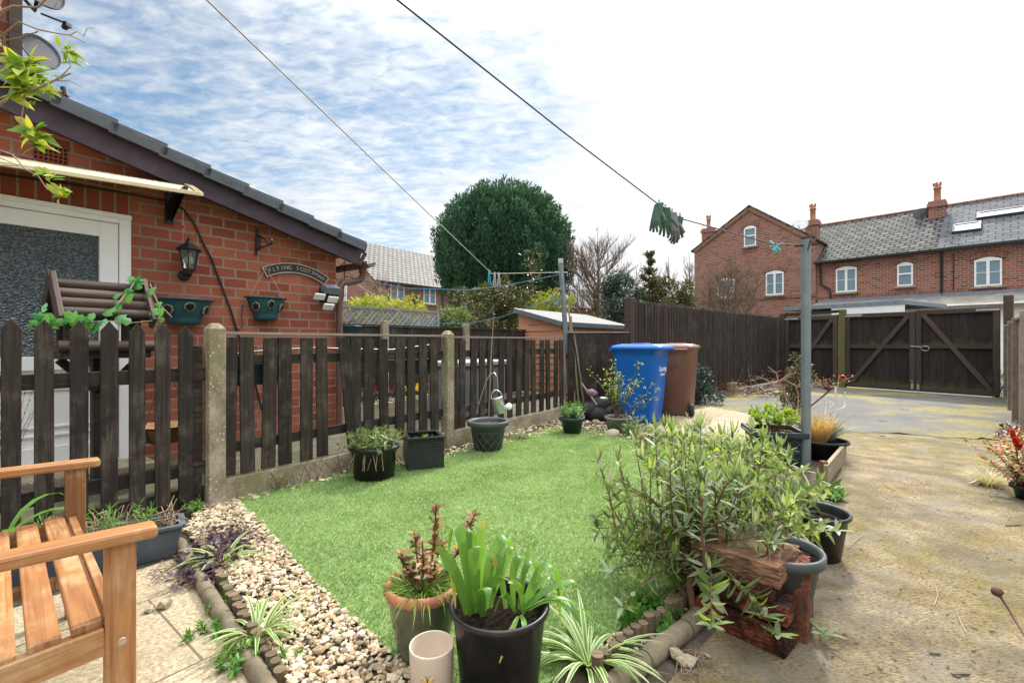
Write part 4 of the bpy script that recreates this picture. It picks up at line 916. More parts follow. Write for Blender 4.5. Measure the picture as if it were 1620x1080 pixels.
def chimney(c, w, z0, z1, par, pots=1, wd=.55):
    mb = MB(); mb.box(c+UP*((z0+z1)/2), (w,wd,z1-z0), (hd,hb,UP)); mb.box(c+UP*(z1-.12), (w+.12,wd+.12,.16), (hd,hb,UP)); mb.box(c+UP*(z1+.02), (w+.04,wd+.04,.12), (hd,hb,UP))
    ch = mb.build('chimney', m_brick_far, par)
    for i in range(pots):
        p = c+hd*((i-(pots-1)/2)*.34)+UP*(z1+.08); mb = MB(); mb.lathe([(.14,0),(.15,.06),(.13,.1),(.12,.55),(.155,.6),(.155,.66),(.12,.68),(.12,.82),(.10,.82),(.10,.6)], 10, p)
        for a in range(5): q = a*1.2566; mb.box(p+Vector((math.cos(q)*.125,math.sin(q)*.125,.82)), (.06,.06,.14))
        mb.build('chimney_pot', m_terra, ch)
r = Vector(((1483-810)/FP,1,0)); k = ((Q0+hb*3.1).dot(hb))/r.dot(hb); tc = (r*k-Q0).dot(hd); zc_ = H+(540-322)/FP*(r*k).y
chimney(hp(tc,3.1), .58, 6.2, zc_, ter)
# lean-to along the foot of the terrace
zl = hit(1500,467)[1]
mb = MB(); k0_, k1_ = hp(.1,-.03,zl), hp(T1,-.03,zl); dp = -hb*3.2-UP*.62
mb.add([k0_,k1_,k1_+dp,k0_+dp]+[p-UP*.1 for p in (k0_,k1_,k1_+dp,k0_+dp)], [(3,2,1,0),(0,1,5,4),(2,3,7,6),(3,0,4,7),(4,5,6,7)]); lt = mb.build('lean_to_roof', tilemat('mossy_lean_to_slate', [(.14,.13,.12),(.22,.21,.19)], (.08,.08,.075), .5, .3, moss=(.16,.15,.06)), ter)
mb = MB(); mb.bar(k0_+UP*.02-hb*.05,k1_+UP*.02-hb*.05,.10,.14); mb.build('flashing', plain('lead_flashing',(.16,.20,.26),.5), ter)
mb = MB(); g0, g1 = k0_+dp+hb*.3, k1_+dp+hb*.3; mb.add([Vector((g0.x,g0.y,0)),Vector((g1.x,g1.y,0)),Vector((g1.x,g1.y,zl-.62)),Vector((g0.x,g0.y,zl-.62))], [(0,1,2,3)]); mb.build('lean_to_wall', m_upvc, ter)
# garage with white fascia nearer the gates
gc = P(1340,540,14.5); gc.z = 0
t = root('flat_roof_garage', 'low flat-roofed garage with white fascia just behind the gates', 'garage', gc)
ga, gb_ = P(1240,540,16.6), P(1432,540,13.6); ga.z = gb_.z = 0; gD = (gb_-ga).normalized(); gN = Vector((-gD.y,gD.x,0)); L_ = (gb_-ga).length
mb = MB(); mb.box((ga+gb_)/2+gN*1.6+UP*1.0, (L_-.2,3.0,2.0), (gD,gN,UP)); mb.build('wall', m_brick_far, t)
mb = MB(); mb.box((ga+gb_)/2+gN*1.6+UP*2.27, (L_,3.3,.12), (gD,gN,UP)); mb.build('roof', plain('bluish_felt',(.17,.21,.26),.6), t)
mb = MB(); mb.box(ga+gD*(L_*.72)-gN*.0+UP*2.10, (L_*.55,.06,.22), (gD,gN,UP)); mb.build('fascia', m_white, t)
# gable house
gt0, zg0 = hit(1100,397); gt1 = 0.02; gta, zga = hit(1187,329); _, zg1 = hit(1284,381); zg = (zg0+zg1)/2
gh = root('gabled_house', 'brick house end with pointed gable and three white windows beyond the tall fence', 'house', hp(gta,0,0))
mb = MB(); dpt = 9.
mb.add([hp(gt0,-.12,0),hp(gt1,-.12,0),hp(gt1,-.12,zg1),hp(gta,-.12,zga),hp(gt0,-.12,zg0),hp(gt0,dpt,0),hp(gt1,dpt,0),hp(gt1,dpt,zg1),hp(gta,dpt,zga),hp(gt0,dpt,zg0)], [(0,1,2,3,4),(9,8,7,6,5),(1,6,7,2),(5,0,4,9)]); mb.build('wall', m_brick_far, gh)
mb = MB()
for (ta, za), (tb, zb_) in (((gta,zga),(gt0-.18,zg0-.12)), ((gta,zga),(gt1+.12,zg1-.10))):
    p, q = hp(ta,-.2,za+.05), hp(tb,-.2,zb_+.05); mb.add([p,q,q+hb*(dpt+.4),p+hb*(dpt+.4)]+[x+UP*.08 for x in (p,q,q+hb*(dpt+.4),p+hb*(dpt+.4))], [(0,1,2,3),(7,6,5,4),(0,4,5,1),(1,5,6,2),(2,6,7,3)])
mb.build('roof', m_slate, gh)
mb = MB()
for (ta, za), (tb, zb_) in (((gta,zga),(gt0,zg0)), ((gta,zga),(gt1,zg1))):
    mb.bar(hp(ta,-.15,za-.05), hp(tb,-.15,zb_-.05), .07, .22)
mb.build('brick_verge', m_brick_arch, gh)
for u, v, w_, h_, st in ((1187,375,19,29,1),(1226,449,28,35,2),(1149,457,26,28,2)):
    tt, z = hit(u, v, -.12); a, _ = hit(u-w_/2, v, -.12); b, _ = hit(u+w_/2, v, -.12); hgt = hit(u,v-h_/2,-.12)[1]-hit(u,v+h_/2,-.12)[1]
    window(None, hp(tt,-.12,z), hd, UP, (b-a), hgt, gh, st)
mb = MB(); mb.box(hp((gt0+gt1)/2,-.14,hit(1230,471)[1]), (gt1-gt0,.05,.13), (hd,hb,UP)); mb.build('brick_band', m_brick_arch, gh)
def at_b(u, v, b):
    r = Vector(((u-810)/FP,1,-(v-540)/FP)); o = Vector((0,0,H)); k = ((Q0+hb*b-o).dot(hb))/r.dot(hb); return o+r*k
c = at_b(1286,358,2.2); chimney(Vector((c.x,c.y,0)), .55, 5.6, at_b(1286,352,2.2).z, gh)
c = at_b(1121,362,4.6); chimney(Vector((c.x,c.y,0)), .7, 5.6, at_b(1121,364,4.6).z, gh)
mb = MB(); d0 = at_b(1112,372,4.2); mb.tube([Vector((d0.x,d0.y,6.2)), Vector((d0.x,d0.y,at_b(1109,364,4.2).z+.3))], .02, 5); mb.build('vent_pipe', m_terra, gh)
def fardish(c, r, label, white):
    t = root('satellite_dish', label, 'satellite dish', c, 0, 'satellite dishes on the far roofs'); M = Matrix.Rotation(math.radians(-25),3,'Z') @ Matrix.Rotation(math.radians(75),3,'X')
    mb = MB(); mb.lathe([(.001,0),(r*.5,.03),(r,.12),(r*.95,.10)], 24, c, 1.15, .9, M=M); mb.build('reflector', m_galv if white else m_dish, t, solid=.01)
    mb = MB(); mb.tube([c, c-UP*.3+hb*.2, c-UP*.9+hb*.2], .025, 6); mb.tube([c-UP*.2, c-hb*.4-UP*.05], .015, 5); mb.build('bracket', m_black, t)
fardish(at_b(1460,341,3.4)-hb*.1, .34, 'dark satellite dish beside the terrace chimney', False)
fardish(at_b(1268,358,1.2)-hb*.2, .32, 'pale satellite dish between the gable and its chimney', True)
# house on the other side, behind the yew
HC = P(592,540,27.); HC.z = 0; ze = H+(540-438)/FP*27.; zr = ze+2.75
t = root('pale_roofed_house', 'brick house with pale tiled roof between the extension and yew', 'house', HC)
def lp(a, b=0, z=0): return HC+D_*a+NB*b+UP*z
mb = MB(); L_ = 15.; bw = 7.0
mb.add([lp(0),lp(L_),lp(L_,bw),lp(0,bw),lp(0,0,ze),lp(L_,0,ze),lp(L_,bw,ze),lp(0,bw,ze),lp(0,bw/2,zr),lp(L_,bw/2,zr)], [(0,1,5,4),(1,2,6,9,5),(2,3,7,6),(3,0,4,8,7)]); mb.build('wall', m_brick_far, t)
mb = MB(); k = (zr-ze)/(bw/2); ov = .3
mb.add([lp(-.15,-ov,ze-k*ov),lp(L_+.2,-ov,ze-k*ov),lp(L_+.2,bw/2,zr+.02),lp(-.15,bw/2,zr+.02)], [(0,1,2,3)]); mb.add([lp(-.15,bw/2,zr+.02),lp(L_+.2,bw/2,zr+.02),lp(L_+.2,bw+ov,ze-k*ov),lp(-.15,bw+ov,ze-k*ov)], [(0,1,2,3)]); mb.build('roof', m_tile_far, t, solid=.06)
mb = MB(); mb.bar(lp(-.1,-ov-.04,ze-k*ov-.03),lp(L_,-ov-.04,ze-k*ov-.03),.1,.1); mb.build('gutter', m_black, t)
def hitL(u, v):
    r = Vector(((u-810)/FP,1,-(v-540)/FP)); o = Vector((0,0,H)); k = ((HC-o).dot(NB))/r.dot(NB); p = o+r*k; return (p-HC).dot(D_), p.z
for u, v in ((628,462),(679,467)):
    a, z = hitL(u, v); window(None, lp(a,0,z), D_, UP, 1.05, 1.15, t, 2, False)
a, z = hitL(699,475); mb = MB(); mb.tube([lp(a,-.08,ze-.3),lp(a,-.08,.2)], .045, 6); a, z = hitL(655,473); mb.box(lp(a,-.06,z), (.25,.12,.4), (D_,NB,UP)); mb.build('downpipe', m_black, t)
# ================= trees and hedges =================
def leafquads(C, Dv, Ln, Wd):
    """n small folded leaf quads at C along Dv"""
    n = len(C); Dv = Dv/np.linalg.norm(Dv, axis=1, keepdims=True); q = RNG.normal(0,1,(n,3)); x = np.cross(Dv, q); x /= np.linalg.norm(x, axis=1, keepdims=True)+1e-9
    Ln = Ln[:,None]; Wd = Wd[:,None]; V = np.zeros((n,4,3)); V[:,0] = C; V[:,1] = C+Dv*Ln*.5+x*Wd/2; V[:,2] = C+Dv*Ln; V[:,3] = C+Dv*Ln*.5-x*Wd/2
    return V
def cloud(center, rad, n, clumps, size, crad=.28, up=.0, shell=.55, zmin=None, flat=None):
    """leaf clumps through an uneven ellipsoid"""
    c = np.array(center); rad = np.array(rad); d = RNG.normal(0,1,(clumps,3)); d /= np.linalg.norm(d,axis=1,keepdims=True)
    rr = RNG.uniform(shell,1.,clumps)**.7*(1+RNG.normal(0,.07,clumps)); cc = c+d*rad*rr[:,None]
    if zmin is not None: cc[:,2] = np.maximum(cc[:,2], zmin+RNG.uniform(0,.2,clumps))
    k = RNG.integers(0,clumps,n); off = RNG.normal(0,1,(n,3)); off /= np.linalg.norm(off,axis=1,keepdims=True); cr = crad*RNG.uniform(.5,1.2,clumps)[k]*rad.mean()
    pos = cc[k]+off*(cr*RNG.uniform(.4,1.,n)**.5)[:,None]; dv = off*.8+RNG.normal(0,.6,(n,3))+np.array([0,0,up])
    return leafquads(pos, dv, size*RNG.uniform(.6,1.4,n), size*RNG.uniform(.3,.55,n))
def limbs(c0, ends, r, mat, par, name='trunk'):
    mb = MB(); c0 = Vector(c0)
    for e in ends:
        e = Vector(e); m_ = c0.lerp(e,.5)+Vector((R(-.1,.1),R(-.1,.1),R(0,.15)))*(e-c0).length*.4; mb.tube([c0, m_, e], [r, r*.65, r*.25], 7)
    return mb.build(name, mat, par)
# yew
yc = P(795,540,18.); yc.z = 0
t = root('yew_tree', 'huge dark green dome-shaped yew tree rising behind the garden fences', 'tree', yc)
mb = MB(); mb.tube([yc, yc+UP*1.2, yc+UP*3.2+Vector((.1,0,0)), yc+UP*5.5], [.42,.34,.25,.08], 10)
for i in range(14):
    a = R(0,6.28); z = R(1.6,3.6); e = yc+Vector((math.cos(a)*R(1.2,1.9),math.sin(a)*R(1.2,1.9),z+R(.8,2.2))); mb.tube([yc+UP*z, yc.lerp(e,.5)+UP*(z*.5+.2), e], [.12,.08,.03], 6)
mb.build('trunk', m_bark, t)
def yewprof(f):      # radius at height fraction
    if f < .36: return 1.75+.60*math.sin(f/.36*PI/2)
    return 2.35*max(0,1-((f-.36)/.66)**2.7)**.55
Vs = []
z0, z1 = 2.1, 6.15
for i in range(1900):
    f = random.random()**.8 if i > 250 else R(.8,1.0); a = R(0,2*PI); lump = 1+.06*math.sin(a*5+f*4)+.05*math.sin(a*11+2)
    r = yewprof(f)*lump*R(.84,1.03); c = np.array([yc.x+math.cos(a)*r, yc.y+math.sin(a)*r, z0+f*(z1-z0)])
    m = 64; h = R(.5,1.05); tt = RNG.uniform(0,1,m); ang = RNG.uniform(0,2*PI,m); wd = .15*(1-tt)**.7+.02
    out = np.array([math.cos(a)*.22, math.sin(a)*.22, 1.]); pos = c+tt[:,None]*out*h+np.stack([np.cos(ang)*wd,np.sin(ang)*wd,np.zeros(m)],1)
    dv = np.stack([np.cos(ang)*.55+math.cos(a)*.3, np.sin(ang)*.55+math.sin(a)*.3, RNG.uniform(.4,1.3,m)],1); Vs.append(leafquads(pos, dv, RNG.uniform(.08,.17,m), RNG.uniform(.035,.06,m)))
np_mesh('crown', np.concatenate(Vs), [(0,1,2,3)], L_yew, t)
# inner dark foliage so that no sky shows through the middle
V = cloud((yc.x,yc.y,4.0),(1.95,1.95,1.75),16000,420,.30,.22,.5,.35); np_mesh('inner_foliage', V, [(0,1,2,3)], L_yew, t)
# holly in front of it
hc_ = P(770,540,13.); hc_.z = 0
t = root('holly_bush', 'bushy variegated holly in front of the yew, with a thin taller spray', 'bush', hc_)
limbs(hc_+UP*.1, [hc_+Vector((R(-.9,.9),R(-.5,.5),R(1.5,2.6))) for i in range(9)], .06, m_bark, t)
Vs = [cloud((hc_.x-.1,hc_.y,1.75),(1.2,.9,1.05),9500,95,.085,.23), cloud((hc_.x+.75,hc_.y,1.5),(.7,.6,.8),3600,40,.08,.3), cloud((hc_.x+.55,hc_.y+.1,2.35),(.75,.5,.5),2200,34,.08,.25), cloud((hc_.x+1.25,hc_.y,2.9),(.22,.2,.75),520,16,.08,.5), cloud((hc_.x+.1,hc_.y,.75),(1.3,.7,.6),4200,50,.085,.25)]
np_mesh('foliage', np.concatenate(Vs), [(0,1,2,3)], L_holly, t)
def bush(name, u, v, Y, rx, rz, mat, label, cat='bush', n=2600, size=.08, clumps=45, ry=None, stem=True):
    c = P(u,v,Y); t = root(name, label, cat, Vector((c.x,c.y,0)))
    limbs((c.x,c.y,.0), [(c.x+R(-.6,.6)*rx,c.y+R(-.3,.3),c.z+R(-.2,.5)*rz) for i in range(6)], .035, m_bark, t, 'branches')
    np_mesh('foliage', cloud((c.x,c.y,c.z),(rx,ry or rx*.7,rz),n,clumps,size,.3), [(0,1,2,3)], mat, t); return t
bush('ivy_hedge', 612, 497, 11.5, .95, .38, L_yellow, 'yellow-green leafy hedge behind the grey trellis', n=3000, size=.10)
bush('garden_shrub', 716, 504, 10.5, .40, .24, L_dull, 'fresh green shrub between the trellis and holly', n=1700, size=.08)
bush('garden_shrub', 868, 482, 15., .75, .42, L_yellow, 'lime-yellow shrub under the yew beside the steel pole', n=1800, size=.10)
bush('blue_conifer', 983, 474, 14., .55, .75, L_conif, 'blue-green conifer behind the tall fence post', 'conifer', n=4200, size=.10)
bush('laurel_bush', 1062, 474, 15., .75, .8, L_spike, 'olive green evergreen bush above the pointed fence', n=5200, size=.10)
c = P(1027,440,14.6); t = root('spire_conifer', 'olive conifer with a brownish tiered leader above the fence', 'conifer', Vector((c.x,c.y,0)))
mb = MB(); mb.tube([(c.x,c.y,0),(c.x,c.y,3.9)], [.07,.012], 7); mb.build('trunk', m_bark, t); Vs = []
for zz_, r_ in ((1.4,1.0),(1.6,.95),(1.8,.88),(2.0,.80),(2.2,.72),(2.4,.62),(2.6,.52),(2.8,.36),(3.0,.24),(3.22,.19),(3.5,.12),(3.74,.08)):
    for j in range(int(10+r_*12)):
        a = R(0,6.28); m = 34; tt = RNG.uniform(.1,1,m); pos = np.array([c.x,c.y,zz_])+np.stack([np.cos(a)*r_*tt, np.sin(a)*r_*tt, .16*tt],1)+RNG.normal(0,.03,(m,3)); dv = np.stack([np.full(m,math.cos(a)),np.full(m,math.sin(a)),np.full(m,.5)],1)+RNG.normal(0,.5,(m,3)); Vs.append(leafquads(pos,dv,RNG.uniform(.06,.12,m),RNG.uniform(.025,.05,m)))
np_mesh('foliage', np.concatenate(Vs), [(0,1,2,3)], L_spike, t)
def baretree(u, v_top, Y, spread, label, mat, trunk=.10, up=.75, n1=14, n2=7, n3=5, zfork=None, name='bare_tree', zbase=0, fan=1.0):
    b = P(u,540,Y); b.z = zbase; top = H-(v_top-540)/FP*Y; t = root(name, label, 'tree', b); zf = zfork or .35*top
    mb = MB(); mb.tube([b, b+UP*zf*.5+Vector((.03,0,0)), b+UP*zf], [trunk*1.2,trunk,trunk*.85], 9)
    lead = b+UP*(top*.97); mb.tube([b+UP*zf, b+UP*(zf+(top-zf)*.5)+Vector((.05,0,0)), lead], [trunk*.8,trunk*.45,.008], 7); mb.build('trunk', mat, t)
    mb = MB()
    def branch(p, d, L, r, lev):
        k = 4; pts = [p]; dd = d.normalized()
        for i in range(k): dd = (dd+Vector((R(-.18,.18),R(-.18,.18),R(-.05,.22)*up))).normalized(); pts.append(pts[-1]+dd*(L/k))
        mb.tube(pts, [r*(1-.75*i/k) for i in range(k+1)], 5 if lev < 2 else 3, False)
        if lev >= 2: return
        for i in range(n2 if lev == 0 else n3):
            f = R(.2,.98); q = pts[0].lerp(pts[-1],f) if False else pts[min(k-1,int(f*k))].lerp(pts[min(k,int(f*k)+1)], f*k-int(f*k)); a = R(0,6.28)
            nd = (dd+Vector((math.cos(a),math.sin(a),R(-.1,.5)))*R(.45,.9)).normalized(); branch(q, nd, L*R(.38,.62), max(.0045,r*.42), lev+1)
    for i in range(n1):
        f = (i+.5)/n1; z = zf+(top-zf)*f*.72; a = i*2.4+R(-.4,.4); L = spread*(1-.55*f)*R(.8,1.1)
        branch(b+UP*z, Vector((math.cos(a)*fan,math.sin(a)*fan,up*R(.7,1.2))), L, trunk*.42*(1-.6*f)+.006, 0)
    mb.build('crown', mat, t); return t
baretree(945, 366, 17., 2.3, 'bare leafless tree with a rounded twiggy crown beside the yew', m_twig, .085, .85, 30, 11, 8, zfork=1.3)
baretree(1057, 400, 17., .9, 'slim bare upright tree above the middle of the pointed fence', m_twig_pale, .04, 1.6, 18, 8, 5, zfork=1.6)
baretree(1090, 392, 17.5, 1.0, 'slim bare upright tree next to the gable house corner', m_twig_pale, .045, 1.7, 18, 8, 5, zfork=1.5)
baretree(1151, 405, 16., 1.65, 'dense twiggy bare bush tree in front of the gabled brick wall', m_twig, .05, .8, 30, 10, 8, zfork=1.15)
baretree(600, 425, 19., 1.3, 'bare twiggy shrub in front of the pale roofed house', m_twig_pale, .05, 1.0, 18, 7, 5, zfork=1.1)
bush('far_hedge', 960, 520, 20., 6.0, .7, L_spike, 'low dull hedge under the bare tree beyond the gardens', 'hedge', n=9000, size=.13, clumps=160, ry=.8)
# distant roof behind the bare trees
c = P(930,455,55.); t = root('distant_house', 'low distant house roof behind the bare tree', 'house', Vector((c.x,c.y,0)))
mb = MB(); mb.box(Vector((c.x,c.y+3,2.5)), (16,6,5.)); mb.build('wall', m_brick_far, t)
mb = MB(); mb.prism([(-4,5),(4,5),(0,7.6)], Vector((c.x,c.y+3,0)), Vector((0,1,0)), UP, 17); mb.build('roof', m_tile_far, t)
# ================= on and by the brick wall =================
def Wp(u, v, off=.0): s, z = onT(u, v, WT-off); return F(s, WT-off, z)
OUT = -NB
# door canopy
s1, z1 = onT(318, 309, WT-.42); t = root('door_canopy', 'curved yellowed plastic canopy over the back door', 'canopy', F(s1-.6,WT,z1))
KZ = .075; mb = MB(); sA_ = -3.0; n = 9; prof = [(WT-.46+.46*i/n, z1+.15*math.sin(i/n*PI/2)) for i in range(n+1)]
for i in range(n):
    a, b = prof[i], prof[i+1]; mb.add([F(sA_,a[0],a[1]-KZ*(s1-sA_)),F(s1,a[0],a[1]),F(s1,b[0],b[1]),F(sA_,b[0],b[1]-KZ*(s1-sA_))], [(0,1,2,3)], smooth=True)
mb.build('cover', m_cover, t, solid=.006)
mb = MB(); mb.bar(F(sA_,WT-.465,z1-.003-KZ*(s1-sA_)),F(s1,WT-.465,z1-.003),.02,.03); mb.build('edge_strip', m_cover, t, bevel=.003)
mb = MB()
for q in (s1-.004, s1-.035):
    mb.tube([F(q,a,b+.006) for a,b in prof], .008, 6)
mb.build('end_band', m_cover, t)
mb = MB(); q = s1-.10; zt_ = z1+.12; mb.prism([(0,0),(.40,.03),(.40,.06),(.12,.06),(0,-.16)], F(q,WT-.01,z1-.01), OUT, UP, .03); mb.box(F(q,WT-.01,z1-.06),(.06,.02,.26),(D_,NB,UP)); mb.build('bracket', m_black, t, bevel=.003)
# lantern
c = Wp(299,412,.13); t = root('wall_lantern', 'black six-sided coach lantern fixed to the brick wall', 'lantern', c)
def hexring(mb, prof, n=6, o=c): mb.lathe(prof, n, o, smooth=False)
mb = MB(); hexring(mb, [(.098,.082),(.102,.090),(.052,.130),(.028,.15),(.02,.165)]); mb.lathe([(.012,.16),(.02,.172),(.012,.185),(.005,.2),(.001,.215)], 12, c); mb.build('cap', m_black, t)
mb = MB()
for i in range(6):
    a = i*PI/3; e = Vector((math.cos(a),math.sin(a),0)); mb.bar(c+e*.074+UP*.085, c+e*.045-UP*.075, .009,.009, e)
for r_, z in ((.046,-.078),(.076,.085)): mb.lathe([(r_*.9,z-.006),(r_,z-.006),(r_,z+.006),(r_*.9,z+.006)],6,c,smooth=False)
mb.build('frame', m_black, t)
mb = MB(); hexring(mb, [(.042,-.075),(.071,.083)]); mb.build('glass', m_lglass, t)
mb = MB(); mb.lathe([(.001,-.03),(.02,-.028),(.03,-.005),(.026,.02),(.012,.034),(.001,.036)],16,c); mb.build('bulb', m_bulb, t)
mb = MB(); mb.lathe([(.001,-.145),(.012,-.14),(.02,-.12),(.03,-.115),(.022,-.10),(.046,-.082),(.046,-.076)],12,c)
mb.tube([c-UP*.11, c-UP*.12+NB*.06, c-UP*.11+NB*.125], .016, 8); mb.lathe([(.001,0),(.045,0),(.045,.012),(.03,.02),(.001,.02)],16,c-UP*.12+NB*.128,M=Matrix.Rotation(TH,3,'Z')@Matrix.Rotation(math.radians(90),3,'X')); mb.build('arm', m_black, t)
c2 = Wp(289,358,.25); t = root('wind_charm', 'thin string of red beads hanging from the canopy end', 'ornament', c2)
mb = MB(); mb.tube([Wp(290,333,.25), c2], .0018, 5); mb.tube([c2, c2-UP*.12+D_*.005], .0015, 5); mb.build('string', m_rope, t)
mb = MB(); mb.lathe([(.001,-.014),(.012,-.006),(.014,.003),(.008,.012),(.001,.014)],12,c2); mb.build('bead', m_red, t)
# nameplate: curved, raised letters
c = Wp(470,425,.015); pl_, pr_ = Wp(422,425,.015), Wp(520,434,.015)
t = root('wall_nameplate', 'curved black nameplate with raised pale letters on the brick wall', 'sign', c, TH)
Wd_ = (pr_-pl_).length; Rr = Wd_*.98; a0 = math.asin(Wd_/2/Rr); hh = .098; tilt = -math.radians(2.2)
X_ = (D_*math.cos(tilt)+UP*math.sin(tilt)).normalized(); Y_ = (UP*math.cos(tilt)-D_*math.sin(tilt)).normalized(); Z_ = X_.cross(Y_)
def arcp(a, r): return (math.sin(a)*r, math.cos(a)*r-Rr)
def arcseg(r0, r1, aa, ab, n=18): return [arcp(aa+(ab-aa)*i/n, r0) for i in range(n+1)]+[arcp(ab-(ab-aa)*i/n, r1) for i in range(n+1)]
mb = MB(); n = 22
for i in range(n):
    aa, ab = -a0+2*a0*i/n, -a0+2*a0*(i+1)/n; mb.prism([arcp(aa,Rr-hh/2),arcp(ab,Rr-hh/2),arcp(ab,Rr+hh/2),arcp(aa,Rr+hh/2)], c, X_, Y_, .016)
mb.build('plate', m_black, t)
mb = MB(); bw_ = .008
for r0, r1 in ((Rr+hh/2-bw_,Rr+hh/2+.002),(Rr-hh/2-.002,Rr-hh/2+bw_)):
    for i in range(n):
        aa, ab = -a0+2*a0*i/n, -a0+2*a0*(i+1)/n; mb.prism([arcp(aa,r0),arcp(ab,r0),arcp(ab,r1),arcp(aa,r1)], c+Z_*.006, X_, Y_, .012)
for aa in (-a0, a0-.02): mb.prism([arcp(aa,Rr-hh/2+bw_),arcp(aa+.02,Rr-hh/2+bw_),arcp(aa+.02,Rr+hh/2-bw_),arcp(aa,Rr+hh/2-bw_)], c+Z_*.0058, X_, Y_, .012)
m_brass = plain('aged_pale_brass', (.40,.32,.25), .5, .2, var=.15)
mb.build('rim', m_brass, t)
mb = MB(); word = 'FLYING SCOTSMAN'
for i, ch in enumerate(word):
    if ch == ' ': continue
    a = -a0*.83+2*a0*.83*i/(len(word)-1); x, y = arcp(a, Rr); ex = X_*math.cos(a)-Y_*math.sin(a); ey = Y_*math.cos(a)+X_*math.sin(a)
    text_part(mb, ch, .055, c+X_*x+Y_*y+Z_*.010, ex, ey, .008)
mb.build('lettering', m_brass, t)
# ornate bracket + hanging basket
def halfbowl(t, c, w, h, mat, relief=True):
    mb = MB(); n = 18
    prof = [(.50,-1.),(.55,-.98),(.54,-.80),(.56,-.72),(.66,-.55),(.78,-.30),(.88,-.06),(.90,0.),(.98,.0),(1.,.03),(1.,.08),(.88,.08)]
    f = lambda r, z, q: c+D_*(-math.cos(q)*r*w/2)+OUT*(math.sin(q)*r*w*.36)+UP*(z*h)
    vs = [f(r, z, PI*j/n) for r, z in prof for j in range(n+1)]; k_ = n+1
    mb.add(vs, [(i*k_+j,i*k_+j+1,(i+1)*k_+j+1,(i+1)*k_+j) for i in range(len(prof)-1) for j in range(n)], smooth=True)
    o = mb.build('bowl', mat, t, solid=.004)
    mb = MB(); mb.sheet([c+D_*(-math.cos(PI*j/n)*w*.42)+OUT*(math.sin(PI*j/n)*w*.30)-UP*.02 for j in range(n+1)]); mb.build('compost', m_soil, t)
    for k in range(3):
        q = PI*(.2+.3*k); z = -.40 if k != 1 else -.28; r = .735 if k != 1 else .79; f = c+D_*(-math.cos(q)*r*w/2)+OUT*(math.sin(q)*r*w*.36+.008)+UP*(z*h); e = D_*math.sin(q)+OUT*math.cos(q)*.8; e = (e-UP*0).normalized(); y = (UP*.85+OUT*.35).normalized(); e = (e-y*e.dot(y)).normalized()
        mb = MB(); ww = w*.085; hh_ = h*.20; mb.prism([(math.cos(a)*ww*(1+.09*math.cos(7*a)),math.sin(a)*hh_*(1+.09*math.cos(7*a))) for a in [i*PI/20 for i in range(40)]], f, e, y, .010); md_ = mb.build('medallion', m_stone, t)
        mb = MB(); mb.prism([(math.cos(a)*ww*.8*(1+.09*math.cos(7*a)),math.sin(a)*hh_*.8*(1+.09*math.cos(7*a))) for a in [i*PI/20 for i in range(40)]], f+e.cross(y)*.004, e, y, .010); mb.build('recess', m_black, md_)
bt_, bb_ = Wp(407,362,.01), Wp(405,404,.01)
t = root('basket_bracket', 'ornate black iron bracket screwed to the brick wall', 'bracket', (bt_+bb_)/2)
mb = MB(); mb.bar(bt_, bb_, .022, .010, OUT); tip = (bt_+bb_)/2+OUT*.27+UP*-.06; mb.tube([bt_-UP*.06, (bt_+tip)/2-UP*.015, tip], .008, 8); mb.tube([bb_+UP*.05, (bb_+tip)/2+UP*.03, tip], .007, 8)
for k in range(3): q = bt_-UP*(.09+.05*k)+OUT*.05; mb.tube([q+(OUT*math.cos(a)+UP*math.sin(a))*(.028*(1-a/12)) for a in [i*.6 for i in range(12)]], .0045, 5)
mb.tube([tip, tip+OUT*.03+UP*.0, tip+OUT*.045+UP*.03, tip+OUT*.03+UP*.045], .009, 8); mb.build('bracket', m_black, t)
c = Wp(420,473,.02); wb = (Wp(389,473,.02)-Wp(455,473,.02)).length
t = root('wall_basket', 'teal bowl-shaped wall basket under the curved nameplate', 'planter', c); halfbowl(t, c, wb, .205, m_teal)
mb = MB(); cp = Wp(421,424,.03)
for q in (c+D_*.10+OUT*.17, c-D_*wb*.42+OUT*.02):
    for i in range(16): a = cp.lerp(q, i/16); b = cp.lerp(q, (i+.8)/16); mb.bar(a, b, .0045, .0045)
mb.build('chain', m_brass, t)
c = Wp(291,476,.02); wb = (Wp(241,474,.02)-Wp(340,476,.02)).length
t = root('wall_trough', 'long teal wall planter with medallions beside the door', 'planter', c); halfbowl(t, c, wb, .20, m_teal)
# cable along the wall
mb = MB(); mb.tube([Wp(u,v,.015) for u,v in ((-80,262),(30,280),(110,291),(200,306),(262,318),(290,330),(307,352),(322,385),(335,410),(350,450),(365,490),(374,520),(388,560),(402,600),(415,650))], .008, 7); one(mb, 'black_cable', m_black, 'black cable sagging across the brick wall from the door canopy', 'cable', Wp(300,340,.015))
mb = MB(); mb.tube([Wp(u,v,.02) for u,v in ((384,482),(382,500),(384,515),(378,522),(372,517))], .004, 6); one(mb, 'thin_cable', m_black, 'thin looped cable beside the hanging wall basket', 'cable', Wp(384,500,.02))
# pale hose along the far side of the pickets
mb = MB(); mb.tube([F(onT(u,v,.09)[0],.09,onT(u,v,.09)[1]) for u,v in ((365,560),(400,556),(440,553),(500,550),(560,552),(620,553),(690,544))], .007, 6); one(mb, 'garden_hose', m_galv, 'thin pale hose running behind the picket tops', 'hose', F(1,.09,1.05))
